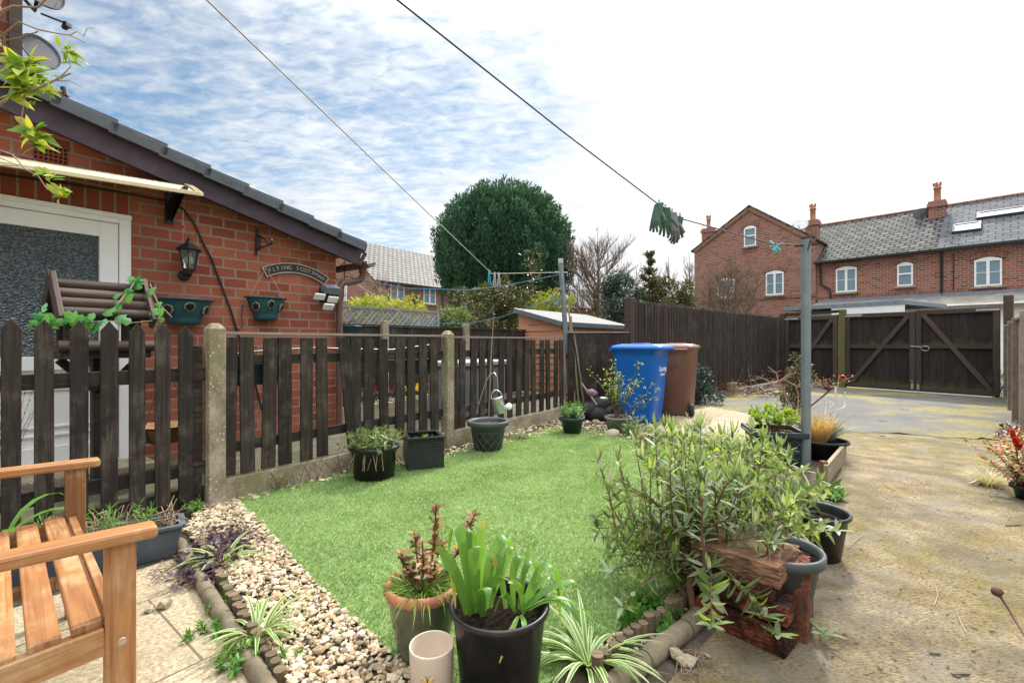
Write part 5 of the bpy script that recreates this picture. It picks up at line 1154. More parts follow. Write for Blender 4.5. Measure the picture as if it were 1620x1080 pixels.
# floodlight
c = Wp(519,463,.10); t = root('security_floodlight', 'white and black twin security floodlight at the brick corner', 'floodlight', c, TH)
mb = MB(); mb.box(c+UP*.035+OUT*.05, (.17,.10,.075), (D_,(OUT*.9-UP*.44).normalized(),(UP*.9+OUT*.44).normalized())); mb.build('solar_panel', m_steel, t, bevel=.006)
mb = MB(); mb.box(c-UP*.045+OUT*.02, (.06,.07,.10), (D_,NB,UP)); mb.box(c-UP*.02+NB*.06, (.10,.06,.16), (D_,NB,UP)); mb.build('housing', m_black, t, bevel=.005)
for dx, dz in ((-.13,-.055),(.02,-.075),(-.03,-.155)):
    q = c+D_*dx+UP*dz+OUT*.06; Yv = (OUT*.8-UP*.6).normalized(); mb = MB(); mb.box(q, (.115,.025,.07), (D_,Yv,D_.cross(Yv))); mb.build('lamp_head', m_white, t, bevel=.006)
# wrought hook and thermometer past the corner
c = P(547,440,6.2); t = root('iron_hook', 'black wrought iron basket hook past the brick corner', 'hook', c)
ex = Vector((1,0,0)); mb = MB()
def pp(u, v): return P(u,v,5.45)
mb.tube([pp(546,413), pp(543,470), pp(540,490)], .006, 6); mb.tube([pp(533,428), pp(546,413)], .005, 6); mb.tube([pp(533,440), pp(538,458), pp(542,465)], .005, 6)
mb.tube([pp(540+3*math.cos(a)*(1-a/14), 445+4*math.sin(a)) for a in [i*.6 for i in range(12)]], .004, 5); mb.tube([pp(545+2.5*math.cos(a), 465+3*math.sin(a)) for a in [i*.6 for i in range(9)]], .004, 5); mb.build('hook', m_black, t)
mb = MB(); c = P(546,463,6.6); mb.box(c, (.05,.02,.26)); mb.tube([c+UP*.13, c+UP*.14], .025, 10); one(mb, 'wall_thermometer', m_white, 'slim white garden thermometer hanging beyond the brick corner', 'thermometer', c, bevel=.01)
# ================= bird table with ivy =================
bc = F(-.46,.60,0); rz = TH+math.radians(2)
t = root('bird_table', 'dark wooden bird table with a log-clad pitched roof by the door', 'bird table', bc+UP*.13, rz)
Ex = Vector((math.cos(rz),math.sin(rz),0)); Ey = Vector((-math.sin(rz),math.cos(rz),0)); zr_ = P(150,449,bc.y).z; hw = .225
def B(x, y, z): return bc+Ex*x+Ey*y+UP*z
mb = MB(); mb.box(B(0,0,.62), (.085,.085,1.0), (Ex,Ey,UP)); mb.build('post', m_fence, t, bevel=.004)
zt_ = P(150,560,bc.y).z
mb = MB(); mb.box(B(0,0,zt_), (.46,.42,.05), (Ex,Ey,UP)); mb.build('tray', m_fence, t, bevel=.004)
mb = MB()
for y in (-.21,.21): mb.tube([B(-.245,y,zt_+.055), B(.245,y,zt_+.055)], .036, 12)
for x in (-.22,.22): mb.tube([B(x,-.2,zt_+.05), B(x,.2,zt_+.05)], .03, 10)
mb.build('log_rail', m_log, t)
mb = MB()
for sx_ in (-1,1): mb.bar(B(sx_*.21,-.05,zt_-.03), B(sx_*.03,-.05,zt_-.24), .05,.04, Ey); mb.bar(B(0,sx_*.18,zt_-.03), B(0,sx_*.03,zt_-.24), .05,.04, Ex)
mb.build('brace', m_fence, t)
for x in (-.17,.17):
    for y in (-.14,.14): mb = MB(); mb.box(B(x,y*.7,(zt_+zr_-.12)/2), (.05,.05,zr_-.12-zt_), (Ex,Ey,UP)); mb.build('upright', m_fence, t)
mb = MB(); ez, ey_ = zr_-.235, -.25
for sg in (-1,1):
    for k in range(4):
        f = (k+.35)/4; mb.tube([B(-hw,sg*.19*f,zr_-.0-.25*f), B(hw,sg*.19*f,zr_-.0-.25*f)], .036, 14)
rf = mb.build('roof', m_log, t)
for sx_ in (-1,1):
    for sg in (-1,1): mb = MB(); mb.bar(B(sx_*(hw+.012),sg*.002,zr_+.03), B(sx_*(hw+.012+.002*sg),sg*.235,zr_-.27), .10,.028, Ex); mb.build('gable_board', m_log, t, bevel=.004)
mb = MB(); mb.box(B(0,0,zr_-.19), (hw*1.9,.24,.02), (Ex,Ey,UP)); mb.build('ceiling', m_fence, t)
t = root('ivy_garland', 'trailing plastic ivy with light green leaves on the bird table roof', 'ivy', B(.2,-.25,zr_-.1))
path = [B(.0,-.25,zr_-.20),B(.06,-.20,zr_-.12),B(.12,-.14,zr_-.05),B(.19,-.06,zr_+.05),B(.26,-.10,zr_-.03),B(.28,-.2,zr_-.14),B(.26,-.24,zr_-.24)]
path2 = [B(-.32,-.25,zr_-.27),B(-.22,-.27,zr_-.25),B(-.10,-.27,zr_-.27),B(.0,-.26,zr_-.26),B(.10,-.26,zr_-.27),B(.22,-.26,zr_-.25)]
mb = MB(); mb.tube(path, .004, 5); mb.tube(path2, .003, 5); mb.tube([B(.26,-.08,zr_+.02),B(.27,-.2,zr_-.12),B(.33,-.27,zr_-.22)], .003, 5); mb.build('stem', m_twig_pale, t)
mb = MB()
def ivyleaf(p, s, nrm):
    x = nrm.orthogonal().normalized(); x = Matrix.Rotation(R(0,6.28),3,nrm) @ x; y = nrm.cross(x); pts = [(0,-.5),(.28,-.42),(.5,-.02),(.22,.02),(.30,.32),(.0,.55),(-.30,.32),(-.22,.02),(-.5,-.02),(-.28,-.42)]
    c = p+nrm*.012; vs = [c]+[p+x*(a*s)+y*(b*s)-nrm*(abs(a)*s*.25) for a,b in pts]; n = len(pts); mb.add(vs, [(0,1+i,1+(i+1)%n) for i in range(n)], smooth=True)
for pth, k in ((path,17),(path2,14)):
    for i in range(k):
        f = random.random()*(len(pth)-1.01); p = pth[int(f)].lerp(pth[int(f)+1], f-int(f))+Vector((R(-.03,.03),R(-.03,0),R(-.035,.03))); ivyleaf(p, R(.055,.095), Vector((R(-.5,.5),-1,R(-.1,.9))).normalized())
for x, z in ((-.31,-.19),(-.34,-.24),(-.36,-.29)): ivyleaf(B(x,-.25,zr_+z), .06, Vector((R(-.5,.5),-1,.3)).normalized())
mb.build('foliage', L_ivy, t)
# hanging coir basket behind the pickets
c = F(-.14,.42,0); c.z = P(230,672,c.y).z
t = root('coir_basket', 'brown coir-lined hanging basket seen between pickets', 'hanging basket', c)
mb = MB(); mb.lathe([(.001,-.13),(.08,-.125),(.14,-.08),(.17,-.02),(.178,.0),(.165,.005),(.15,-.02),(.001,-.03)], 28, c); mb.build('liner', m_coir, t)
mb = MB(); mb.tube([c+Vector((math.cos(a)*.182,math.sin(a)*.182,.0)) for a in [i*PI/12 for i in range(25)]], .005, 6, False); mb.tube([c+Vector((math.cos(a)*.13,math.sin(a)*.13,-.10)) for a in [i*PI/12 for i in range(25)]], .003, 6, False)
for k in range(8): a = k*PI/4; mb.tube([c+Vector((math.cos(a)*.18,math.sin(a)*.18,0)), c+Vector((math.cos(a)*.15,math.sin(a)*.15,-.08)), c-UP*.135], .003, 5)
mb.build('wire_frame', m_black, t)
mb = MB(); hk = c+UP*.42
for k in range(3):
    a = k*2.094+.5; q = c+Vector((math.cos(a)*.18,math.sin(a)*.18,0))
    for i in range(14): mb.bar(q.lerp(hk,i/14), q.lerp(hk,(i+.8)/14), .004,.004)
mb.tube([hk, hk+UP*.05, hk+UP*.07+D_*.02], .004, 6); mb.build('chain', m_black, t)
# cast-iron boot scraper / drain grid by the step: small brick plinth stones
# ================= bench =================
E1 = P(262,832,0) if False else None
def onZ(u, v, z): Y = (H-z)*FP/(v-540); return Vector(((u-810)/FP*Y, Y, z))
arm_n = onZ(262,826,.635); arm_f = onZ(163,719,.635)
bl = (arm_f-arm_n); bl.z = 0; BL = bl.length; by = bl.normalized(); bx = Vector((by.y,-by.x,0))       # bx: the way the bench faces
borg = Vector((arm_n.x,arm_n.y,0))-bx*.035
def BN(x, y, z): return borg-bx*x+by*y+UP*z                  # x back from the front, y along the bench
t = root('garden_bench', 'varnished orange-brown wooden slatted garden bench facing the lawn', 'bench', BN(.3,BL/2,0), math.atan2(by.y,by.x))
for y in (.035,BL-.035):
    mb = MB(); mb.bar(BN(.055,y,.0),BN(.055,y,.605),.062,.042,by); mb.build('leg', m_bench, t, bevel=.004)
    mb = MB(); mb.bar(BN(.62,y,.0),BN(.70,y,.92),.045,.06,by); mb.build('leg', m_bench, t, bevel=.004)
    mb = MB(); mb.bar(BN(-.02,y,.615),BN(.40,y,.628),.068,.032); mb.bar(BN(.40,y,.628),BN(.66,y,.625),.068,.032); ar = mb.build('armrest', m_bench, t, bevel=.008)
    mb = MB(); mb.bar(BN(.085,y,.365),BN(.62,y,.335),.035,.07); mb.build('side_rail', m_bench, t, bevel=.004)
mb = MB(); mb.bar(BN(.07,.055,.36),BN(.07,BL-.055,.36),.028,.075); mb.build('front_rail', m_bench, t, bevel=.004)
mb = MB(); mb.bar(BN(.60,.055,.33),BN(.60,BL-.055,.33),.028,.07); mb.build('rear_rail', m_bench, t, bevel=.004)
mb = MB(); mb.bar(BN(.35,BL/2,.348)+by*-.02,BN(.35,BL/2,.348)+by*.02,.5,.03); mb.build('middle_rail', m_bench, t, bevel=.003)
for i, x in enumerate((.066,.118,.193,.268,.345,.423,.50)):
    wd = (.024,.058,.058,.058,.058,.058,.058)[i]; z = (.402,.408,.400,.392,.384,.376,.368)[i]; mb = MB(); mb.bar(BN(x,.03,z),BN(x,BL-.03,z),wd,.022); mb.build('slat', m_bench, t, bevel=.004)
for i in range(5):
    z = .50+.085*i; mb = MB(); mb.bar(BN(.63+.022*i,.06,z),BN(.63+.022*i,BL-.06,z),.018,.06); mb.build('back_slat', m_bench, t, bevel=.004)
mb = MB(); mb.tube([BN(.055,.035,.36)+by*-.02-by*.012,BN(.055,.035,.36)-by*.038],.009,10); mb.build('bolt', m_brass, t)
# ================= pots on the lawn =================
def potprof(rt, rb, h, rim=.02, rh=.03, wall=.008, soil=.03):
    return [(rb,0),(rb+(rt-rb)*.9,h-rh-.004),(rt+rim*.2,h-rh),(rt+rim,h-rh+.004),(rt+rim,h-.004),(rt+rim-.004,h),(rt+rim*.2,h),(rt-wall+.002,h-.008),(rt-wall,h-soil-.01)]
def pot(t, c, rt, rb, h, mat, n=40, soil=.03, part='pot', smat=None, **k):
    mb = MB(); mb.lathe([(.001,0)]+potprof(rt,rb,h,soil=soil,**k), n, c); o = mb.build(part, mat, t)
    mb = MB(); rs = rt-.009
    nC = int(500*rt); aC = RNG.uniform(0,2*PI,nC); qC = np.sqrt(RNG.uniform(0,1,nC))*(rs-.012)
    for V_ in stones(c.x+qC*np.cos(aC), c.y+qC*np.sin(aC), np.full(nC, c.z+h-soil+.004), RNG.uniform(.003,.010,nC)): mb.add([Vector(q) for q in V_], [tuple(f) for f in ico_f])
    mb.lathe([(.001,h-soil+.008),(rs*.5,h-soil+.006),(rs,h-soil-.004)], 24, c); mb.build('compost', smat or m_soil, t); return o
def px(n): return n/FP
def tuft(mb, c, n, L, wd, spread=.5, bend=1.2, shape=2, seg=4, zr=.3, r0=.03, fold=.15):
    for i in range(n):
        a = R(0,6.28); d = Vector((math.cos(a)*R(.1,1)*spread,math.sin(a)*R(.1,1)*spread,1-R(0,zr))); b = c+Vector((math.cos(a)*r0*R(0,1),math.sin(a)*r0*R(0,1),0))
        mb.leaf(b, d, UP, L*R(.6,1.15), wd*R(.7,1.2), bend*R(.5,1.3), seg, fold, shape)
def stems(ms, ml, c, n, h, spread, leafL, leafW, nodes=8, whorl=2, start=.25, r=.004, r0=.03, lean=Vector((0,0,0)), bend=.35, shape=0, droop=.3, hvar=.4, seg=2, lup=.35):
    for i in range(n):
        a = R(0,6.28); q = R(.1,1); d = Vector((math.cos(a)*q*spread,math.sin(a)*q*spread,1.))+lean; hh = h*R(1-hvar,1.05); p = c+Vector((math.cos(a),math.sin(a),0))*r0*R(0,1); pts = [p]; dd = d.normalized()
        for k in range(5): dd = (dd+Vector((R(-.1,.1),R(-.1,.1),R(-.05,.05)-droop*.1*q))).normalized(); pts.append(pts[-1]+dd*(hh/5))
        ms.tube(pts, [r*(1-.7*k/5) for k in range(6)], 5, False)
        for k in range(nodes):
            f = start+(1-start)*(k+R(0,.6))/nodes; f = min(f,.999)*5; j = int(f); pt = pts[j].lerp(pts[j+1], f-j); ax = (pts[j+1]-pts[j]).normalized(); o = ax.orthogonal().normalized(); ph = R(0,6.28); sz = (1-.45*abs(k/nodes-.45))*R(.7,1.15)
            for w in range(whorl):
                q_ = Matrix.Rotation(ph+w*2*PI/whorl,3,ax) @ o; ml.leaf(pt, q_+ax*(lup+R(-.2,.5)), ax, leafL*sz, leafW*sz, bend*R(.2,1.6), seg, .2, shape)
        for w in range(3):
            q_ = Matrix.Rotation(w*2.1+R(0,1),3,dd) @ dd.orthogonal().normalized(); ml.leaf(pts[-1], dd*1.3+q_*R(.3,.8), q_, leafL*.7, leafW*.7, bend*.5, seg, .2, shape)
# dark green pot with a scruffy plant
c = G(592,756); t = root('potted_plant', 'black pot of scruffy daisy-like plant in front of the broken picket', 'potted plant', c); k = c.y
pot(t, c, .182, .158, .275, m_potblack, soil=.03)
ms, ml = MB(), MB(); stems(ms, ml, c+UP*.25, 80, .15, 1.5, .07, .022, 6, 2, .1, .003, .15, bend=.5, shape=1); 
for i in range(26): a = R(0,6.28); e = Vector((math.cos(a),math.sin(a),0)); ms.tube([c+UP*.26+e*.1, c+UP*R(.25,.30)+e*.17, c+UP*R(.1,.2)+e*R(.18,.22)+Vector((R(-.05,.05),0,0))], .0025, 4)
ms.build('dead_stems', m_twig_pale, t); ml.build('foliage', L_dull, t)
# wicker cube
c = (G(640,737)+G(703,733))/2; c = G(665,744)+Vector((0,.13,0)); ang = math.radians(20); X1 = Vector((math.cos(ang),math.sin(ang),0)); Y1 = Vector((-math.sin(ang),math.cos(ang),0))
t = root('wicker_planter', 'square black wicker-effect planter beside the middle concrete post', 'planter', c, ang)
w_, h_ = .315, .275
mb = MB()
for (x, y, sx_, sy_) in ((0,-w_/2+.01,w_,.02),(0,w_/2-.01,w_,.02),(-w_/2+.01,0,.02,w_-.04),(w_/2-.01,0,.02,w_-.04)): mb.box(c+X1*x+Y1*y+UP*(h_/2), (sx_,sy_,h_), (X1,Y1,UP))
mb.build('body', m_rattan, t)
mb = MB()
for (x, y, sx_, sy_) in ((0,-w_/2+.012,w_+.012,.036),(0,w_/2-.012,w_+.012,.036),(-w_/2+.012,0,.036,w_-.06),(w_/2-.012,0,.036,w_-.06)): mb.box(c+X1*x+Y1*y+UP*(h_+.009), (sx_,sy_,.018), (X1,Y1,UP))
mb.build('rim', m_potblack, t, bevel=.004)
mb = MB(); mb.box(c+UP*(h_-.05), (w_-.05,w_-.05,.01), (X1,Y1,UP)); mb.build('compost', m_soil, t)
ms, ml = MB(), MB(); stems(ms, ml, c+UP*.215, 16, .055, 1.4, .03, .012, 4, 2, .1, .002, .08, shape=1); ml.build('seedlings', L_lime, t)
# grey lattice pot with the watering can ornament
c = G(772,712); t = root('lattice_pot', 'round grey pot with moulded lattice holding a watering can ornament', 'pot', c)
rt, rb, h_ = .185, .135, .31
o = pot(t, c, rt, rb, h_, m_potgrey, soil=.04, rim=.03, rh=.05, smat=m_soil2)
mb = MB()
for i in range(12):
    a0_ = i*2*PI/12
    for sg in (-1,1):
        pts = []
        for k in range(9): f = k/8; z = .02+f*(h_*.62); r_ = rb+(rt-rb)*(z/h_)*.92+.003; a = a0_+sg*f*1.0; pts.append(c+Vector((math.cos(a)*r_,math.sin(a)*r_,z)))
        mb.tube(pts, .005, 5, False)
r_ = rb+(rt-rb)*.62*.95+.004; mb.tube([c+Vector((math.cos(a)*r_,math.sin(a)*r_,h_*.66)) for a in [i*PI/16 for i in range(33)]], .006, 6, False)
mb.build('lattice', m_potgrey, t)
wc = P(789,641,c.y-.02)
t = root('watering_can_ornament', 'small galvanised watering can ornament on a curved wire stake', 'ornament', wc)
Mw = Matrix.Rotation(math.radians(-14),3,'Y')
mb = MB(); mb.lathe([(.001,-.085),(.062,-.083),(.064,-.08),(.058,.07),(.06,.078),(.05,.085),(.001,.085)], 28, wc, M=Mw); mb.build('can', m_galv, t)
mb = MB(); q = wc+Mw@Vector((0,0,.085)); mb.prism([(math.cos(a)*.045,math.sin(a)*.02) for a in [i*PI/8 for i in range(16)]], q+UP*.004, Vector((1,0,0)), Vector((0,1,.1)), .006); mb.build('opening_shade', m_dark, t)  # near-black disc on the closed top paints the shaded mouth
mb = MB(); mb.tube([wc+Mw@Vector((.055*math.cos(a)*1.05,0,.075+.085*math.sin(a))) for a in [i*PI/10 for i in range(11)]], .006, 8, False); mb.build('handle', m_galv, t)
mb = MB(); mb.tube([wc+Mw@Vector((.05,-.02,-.04)), wc+Mw@Vector((.085,-.035,-.01)), wc+Mw@Vector((.11,-.045,.0))], [.012,.009,.009], 8); mb.lathe([(.009,0),(.033,.022),(.034,.027),(.001,.03)], 18, wc+Mw@Vector((.10,-.05,-.035)), M=Matrix.Rotation(math.radians(70),3,'X')); mb.build('spout_rose', m_white, t)
mb = MB(); st_ = [P(u,v,c.y+.0) for u,v in ((753,655),(760,630),(768,605),(775,592),(782,589),(787,597),(788,612),(787,620))]; mb.tube(st_, .004, 6); mb.build('stake', m_galv, t)
mb = MB(); mb.tube([P(773,660,c.y+.05),P(777,560,c.y+.05),P(781,501,c.y+.05)], [.006,.005,.004], 7); one(mb, 'bamboo_cane', m_twig_pale, 'single thin bamboo cane standing in the lattice pot', 'cane', P(773,660,c.y+.05))
# white alyssum by the pot
c = G(820,695); t = root('white_flowers', 'clump of tiny white flowers at the foot of the gravel board', 'flowers', c)
ms, ml = MB(), MB(); stems(ms, ml, c, 50, .12, 1.5, .022, .006, 6, 2, .2, .0018, .09); ms.build('stems', m_stem, t); ml.build('foliage', L_dull, t)
mb = MB()
for i in range(260): p = c+Vector((R(-.2,.2),R(-.1,.1),R(.04,.14))); mb.leaf(p, (R(-1,1),R(-1,0),R(0,1)), UP, .014, .013, .2, 1, .1, 1)
mb.build('petals', m_white_fl, t)
# small dark pot with feathery plant
c = G(905,686); t = root('potted_plant', 'dark green-grey pot of feathery bright green plant by the leaning pole', 'potted plant', c)
pot(t, c, .135, .10, .205, m_potgreen, rim=.022, rh=.035)
ms, ml = MB(), MB(); stems(ms, ml, c+UP*.17, 34, .23, .75, .06, .012, 10, 3, .15, .003, .09, bend=.4); ms.build('stems', m_stem, t); ml.build('foliage', L_green, t)
# ================= bins =================
def wheelie(name, label, c, rz, mat, group='wheelie bins', dirty=None):
    t = root(name, label, 'wheelie bin', c, rz, group); M = Matrix.Rotation(rz,3,'Z'); c = Vector(c)
    def T(x, y, z): return c+M@Vector((x,y,z))               # front is -y, handle at +y
    X, Y = M@Vector((1,0,0)), M@Vector((0,1,0))
    def ring(hx, y0, y1, z, r=.05, n=5):
        out = []
        for cx, cy, a0 in ((hx-r,y1-r,0),(-hx+r,y1-r,PI/2),(-hx+r,y0+r,PI),(hx-r,y0+r,1.5*PI)):
            for i in range(n): a = a0+PI/2*i/(n-1); out.append(T(cx+r*math.cos(a), cy+r*math.sin(a), z))
        return out
    mb = MB(); R_ = [ring(.225,-.26,.24,.02,.06), ring(.228,-.265,.25,.10,.065), ring(.275,-.335,.30,.90,.075), ring(.283,-.345,.31,.985,.075), ring(.292,-.36,.325,.99,.07), ring(.292,-.36,.325,1.02,.07)]
    n = len(R_[0]); vs = sum(R_, []); fs = [(i*n+j,i*n+(j+1)%n,(i+1)*n+(j+1)%n,(i+1)*n+j) for i in range(len(R_)-1) for j in range(n)]
    mb.add(vs, fs, smooth=True); mb.add(R_[0], [tuple(range(n-1,-1,-1))]); mb.build('body', mat, t)
    mb = MB(); L_ = [ring(.298,-.40,.33,1.005,.06), ring(.305,-.41,.335,1.012,.06), ring(.305,-.41,.335,1.035,.06), ring(.285,-.385,.32,1.06,.06), ring(.20,-.27,.22,1.085,.06)]
    vs = sum(L_, []); mb.add(vs, [(i*n+j,i*n+(j+1)%n,(i+1)*n+(j+1)%n,(i+1)*n+j) for i in range(4) for j in range(n)], smooth=True); mb.add(L_[-1], [tuple(range(n))]); mb.add(L_[0], [tuple(range(n-1,-1,-1))])
    ld = mb.build('lid', mat, t)
    mb = MB(); mb.box(T(0,-.02,1.088), (.26,.20,.018), (X,Y,UP)); mb.build('raised_panel', mat, ld, bevel=.006)
    mb = MB(); mb.tube([T(-.22,.36,1.0),T(.22,.36,1.0)], .017, 10); 
    for x in (-.2,0.,.2): mb.bar(T(x,.30,.965),T(x,.365,1.0),.03,.03)
    mb.build('handle', mat, t)
    for sx in (-1,1):
        mb = MB(); Q = M @ Matrix.Rotation(math.radians(90),3,'Y'); mb.lathe([(.03,-.024),(.085,-.026),(.098,-.02),(.10,0),(.098,.02),(.085,.026),(.03,.024)], 26, T(sx*.265,.235,.10), M=Q); w = mb.build('wheel', m_rubber, t)
        mb = MB(); mb.lathe([(.001,-.028),(.032,-.028),(.032,.028),(.001,.028)], 14, T(sx*.265,.235,.10), M=Q); mb.build('hub', m_potgrey, w)
    mb = MB(); mb.tube([T(-.25,.235,.10),T(.25,.235,.10)], .012, 8); mb.build('axle', m_black, t)
    return t, T, X, Y
bcl = P(1012,540,6.62); bcl.z = 0
bt, T, X, Y = wheelie('wheelie_bin', 'blue wheelie bin with white lettering standing in front of the dark fence', bcl, math.radians(55), m_bluebin)
# council lettering on the narrow visible face
mb = MB(); Xs = X; o = T(.02,-.322,.74); Yt = (UP*1.-(-Y)*-.09).normalized(); text_part(mb, 'Chorley', .098, o, Xs, UP, .006); text_part(mb, 'Council', .055, o-UP*.075+Y*.006, Xs, UP, .006); mb.build('lettering', m_white, bt)
brc = P(1070,540,7.2); brc.z = 0
wheelie('wheelie_bin', 'brown wheelie bin with dirty lid and black wheels behind the blue bin', brc, math.radians(150), m_brownbin)
# ================= washing posts and lines =================
pb, ptop = G(904,657), None; ptop = P(887,416,pb.y+.05)
t = root('washing_pole', 'leaning grey steel washing pole at the end of the picket fence', 'pole', pb)
mb = MB(); mb.tube([pb, ptop], .038, 16); mb.build('tube', m_steel, t)
mb = MB(); ax = Vector((1,.2,0)).normalized(); q = ptop-UP*.14; mb.bar(q-ax*.09, q+ax*.11, .018,.018); mb.box(ptop+UP*.02, (.075,.02,.10)); mb.build('cross_bar', m_galv, t)
mb = MB(); q = P(884,457,pb.y); mb.box(q+Vector((.0,0,0)), (.09,.05,.035)); mb.build('timber_block', m_twig_pale, t)
mb = MB(); q = P(878,468,pb.y); mb.tube([q+Vector((.03,0,.06)), q, q+Vector((-.07,0,-.03)), q+Vector((-.07,0,-.16))], .012, 8); mb.tube([q+Vector((.06,0,-.05)), q+Vector((.03,0,-.14))], .03, 8); mb.build('bracket', m_steel, t)
for (u0, v0, u1, v1, lab, r_) in ((911,655,899,470,'tall pale cane leaning against the washing pole, nearest it',.012),(918,652,903,500,'knobbly brown cane leaning beside the washing pole',.013),(926,648,908,525,'shorter knobbly cane leaning outermost against the washing pole',.012),(897,656,888,545,'split weathered timber stake strapped to the washing pole',.024)):
    a, b = P(u0,v0,7.0), P(u1,v1,7.0); a.z = .0; mb = MB(); k = 9; mb.tube([a.lerp(b,i/k)+Vector((R(-.008,.008),R(-.008,.008),0)) for i in range(k+1)], [r_*R(.85,1.15) for i in range(k+1)], 7); one(mb, 'garden_cane', m_twig_pale if 'pale' in lab else m_plank, lab, 'cane', a, 'canes against the washing pole')
pr = G(1275,738); ph = P(1275,378,pr.y).z
t = root('washing_post', 'upright grey steel washing line post beside the sedum planter', 'post', pr)
mb = MB(); mb.tube([pr, Vector((pr.x,pr.y,ph))], .039, 20); mb.build('tube', m_steel, t)
mb = MB(); q = P(1275,386,pr.y); mb.bar(q-Vector((.10,0,.02)), q+Vector((.12,0,.0)), .012,.016); mb.tube([Vector((pr.x,pr.y,ph-.001)), Vector((pr.x,pr.y,ph+.012))], .042, 20); mb.tube([q+Vector((.02,-.04,.03)), q+Vector((-.01,-.045,-.06))], .006, 6); mb.build('cross_bar', m_black, t)
def line(name, pts, r, mat, label): mb = MB(); mb.tube(pts, r, 6); return one(mb, name, mat, label, 'washing line', pts[0])
peg1 = P(778,433,5.6)
a_ = P(327,0,2.1); d_ = (a_-peg1).normalized(); o1 = a_+d_*2.0
line('washing_line', [o1, a_, a_.lerp(peg1,.5)-UP*.004, peg1, P(886,431,pb.y)], .0042, m_rope, 'pale washing line running overhead to the leaning steel pole')
gl0 = P(1040,322,3.3); gl1 = P(1078,346,3.42); lp0 = P(628,0,1.95); d_ = (lp0-gl0).normalized()
line('washing_line', [lp0+d_*2, lp0, lp0.lerp(gl0,.5)-UP*.012, gl0, gl1, P(1222,386,3.95), P(1275,388,pr.y)], .0045, m_wire, 'dark washing line carrying the green gloves to the upright steel post')
line('washing_line', [P(545,437,5.3), P(640,456,5.6), P(740,459,6.0), P(800,452,6.4), P(886,434,pb.y)], .0045, m_blue_rope, 'blue rope line from the brick corner to the leaning steel pole')
line('washing_line', [P(545,437,5.3), P(610,478,6.5), P(650,505,7.6)], .0035, m_rope, 'short white cord running down from the brick corner behind the trellis')
line('washing_line', [P(640,510,6.6), P(740,512,6.7), P(790,502,6.8), P(888,470,pb.y)], .004, m_blue_rope, 'thin blue cord sagging low in front of the holly')
# pegs and gloves
def glove(p, ang, mat, label, sc_=1.0, tilt=0.):
    t = root('garden_glove', label, 'glove', p, 0, 'gloves pegged on the washing line'); dn = Vector((math.sin(tilt),.0,-math.cos(tilt))); sd = Vector((math.cos(ang),math.sin(ang),0)); nn = sd.cross(dn)
    mb = MB(); w = .045*sc_
    def slab(pts, th, m=0): mb.prism(pts, p, sd, dn, th)
    # cuff, palm, four fingers of unequal length and a thumb
    mb.prism([(-.036*sc_,-.03*sc_),(.036*sc_,-.03*sc_),(.042*sc_,.05*sc_),(.046*sc_,.12*sc_),(-.046*sc_,.12*sc_),(-.042*sc_,.05*sc_)], p, sd, dn, .022*sc_)
    for i, L in enumerate((.062,.078,.082,.066)):
        x = (-.034+.0227*i)*sc_; b = p+sd*x+dn*.112*sc_; e = sd*((i-1.5)*.16)
        mb.tube([b, b+(dn+e*.5)*L*.5*sc_, b+(dn+e+nn*.2)*L*sc_], [.0125*sc_,.012*sc_,.009*sc_], 8)
    b = p+sd*.042*sc_+dn*.06*sc_; mb.tube([b, b+(sd*.6+dn*.7)*.04*sc_, b+(sd*.75+dn*1.1)*.065*sc_], [.015*sc_,.013*sc_,.010*sc_], 8)
    mb.build('glove', mat, t, bevel=.006)
    mb = MB(); mb.box(p-dn*.028, (.012,.012,.05)); mb.build('peg', m_greypeg, t); return t
labs = ['green garden glove, first on the line from the overhead end','grey-green garden glove hanging second on the line','pale cuffed garden glove in the middle of the bunch','dark green garden glove, last of the bunch nearest the houses']
for i in range(4):
    f = (i+.15)/3.5; p = gl0.lerp(gl1, f)-UP*.022; glove(p, -.9+.5*i, (m_glove,m_glove,m_gloveg,m_glove)[i], labs[i], .92, R(-.35,.1))
def peg(p, mat, label, n=1, h=.09, grp='pegs on the washing lines'):
    t = root('clothes_peg', label, 'clothes peg', p, 0, grp)
    for s in (-1,1): mb = MB(); mb.bar(p+Vector((s*.004,0,h*.3)), p+Vector((s*.014,0,-h*.7)), .012,.009); mb.build('jaw', mat, t)
    mb = MB(); mb.tube([p+Vector((-.008,-.006,0)), p+Vector((.008,-.006,0))], .005, 6); mb.build('spring', m_galv, t)
peg(peg1+Vector((-.03,-.01,-.0)), m_cyan, 'bright blue clothes peg on the pale washing line', h=.17)
peg(peg1+Vector((.035,0,-.03)), m_greypeg, 'pale grey clothes peg next to the bright blue one', h=.17)
peg(peg1+Vector((.085,0,-.03)), m_greypeg, 'grey clothes peg farthest along from the bright blue one', h=.16)
q = P(1226,388,3.98); t = root('clothes_peg', 'cluster of turquoise pegs bunched on the line by the upright post', 'clothes peg', q)
mb = MB()
for i in range(9):
    a = R(0,6.28); d = Vector((math.cos(a),R(-.4,.4),math.sin(a)*.8-.3)).normalized(); mb.bar(q-d*.01, q+d*R(.045,.07), .016,.010)
mb.build('jaw', m_cyan2, t)
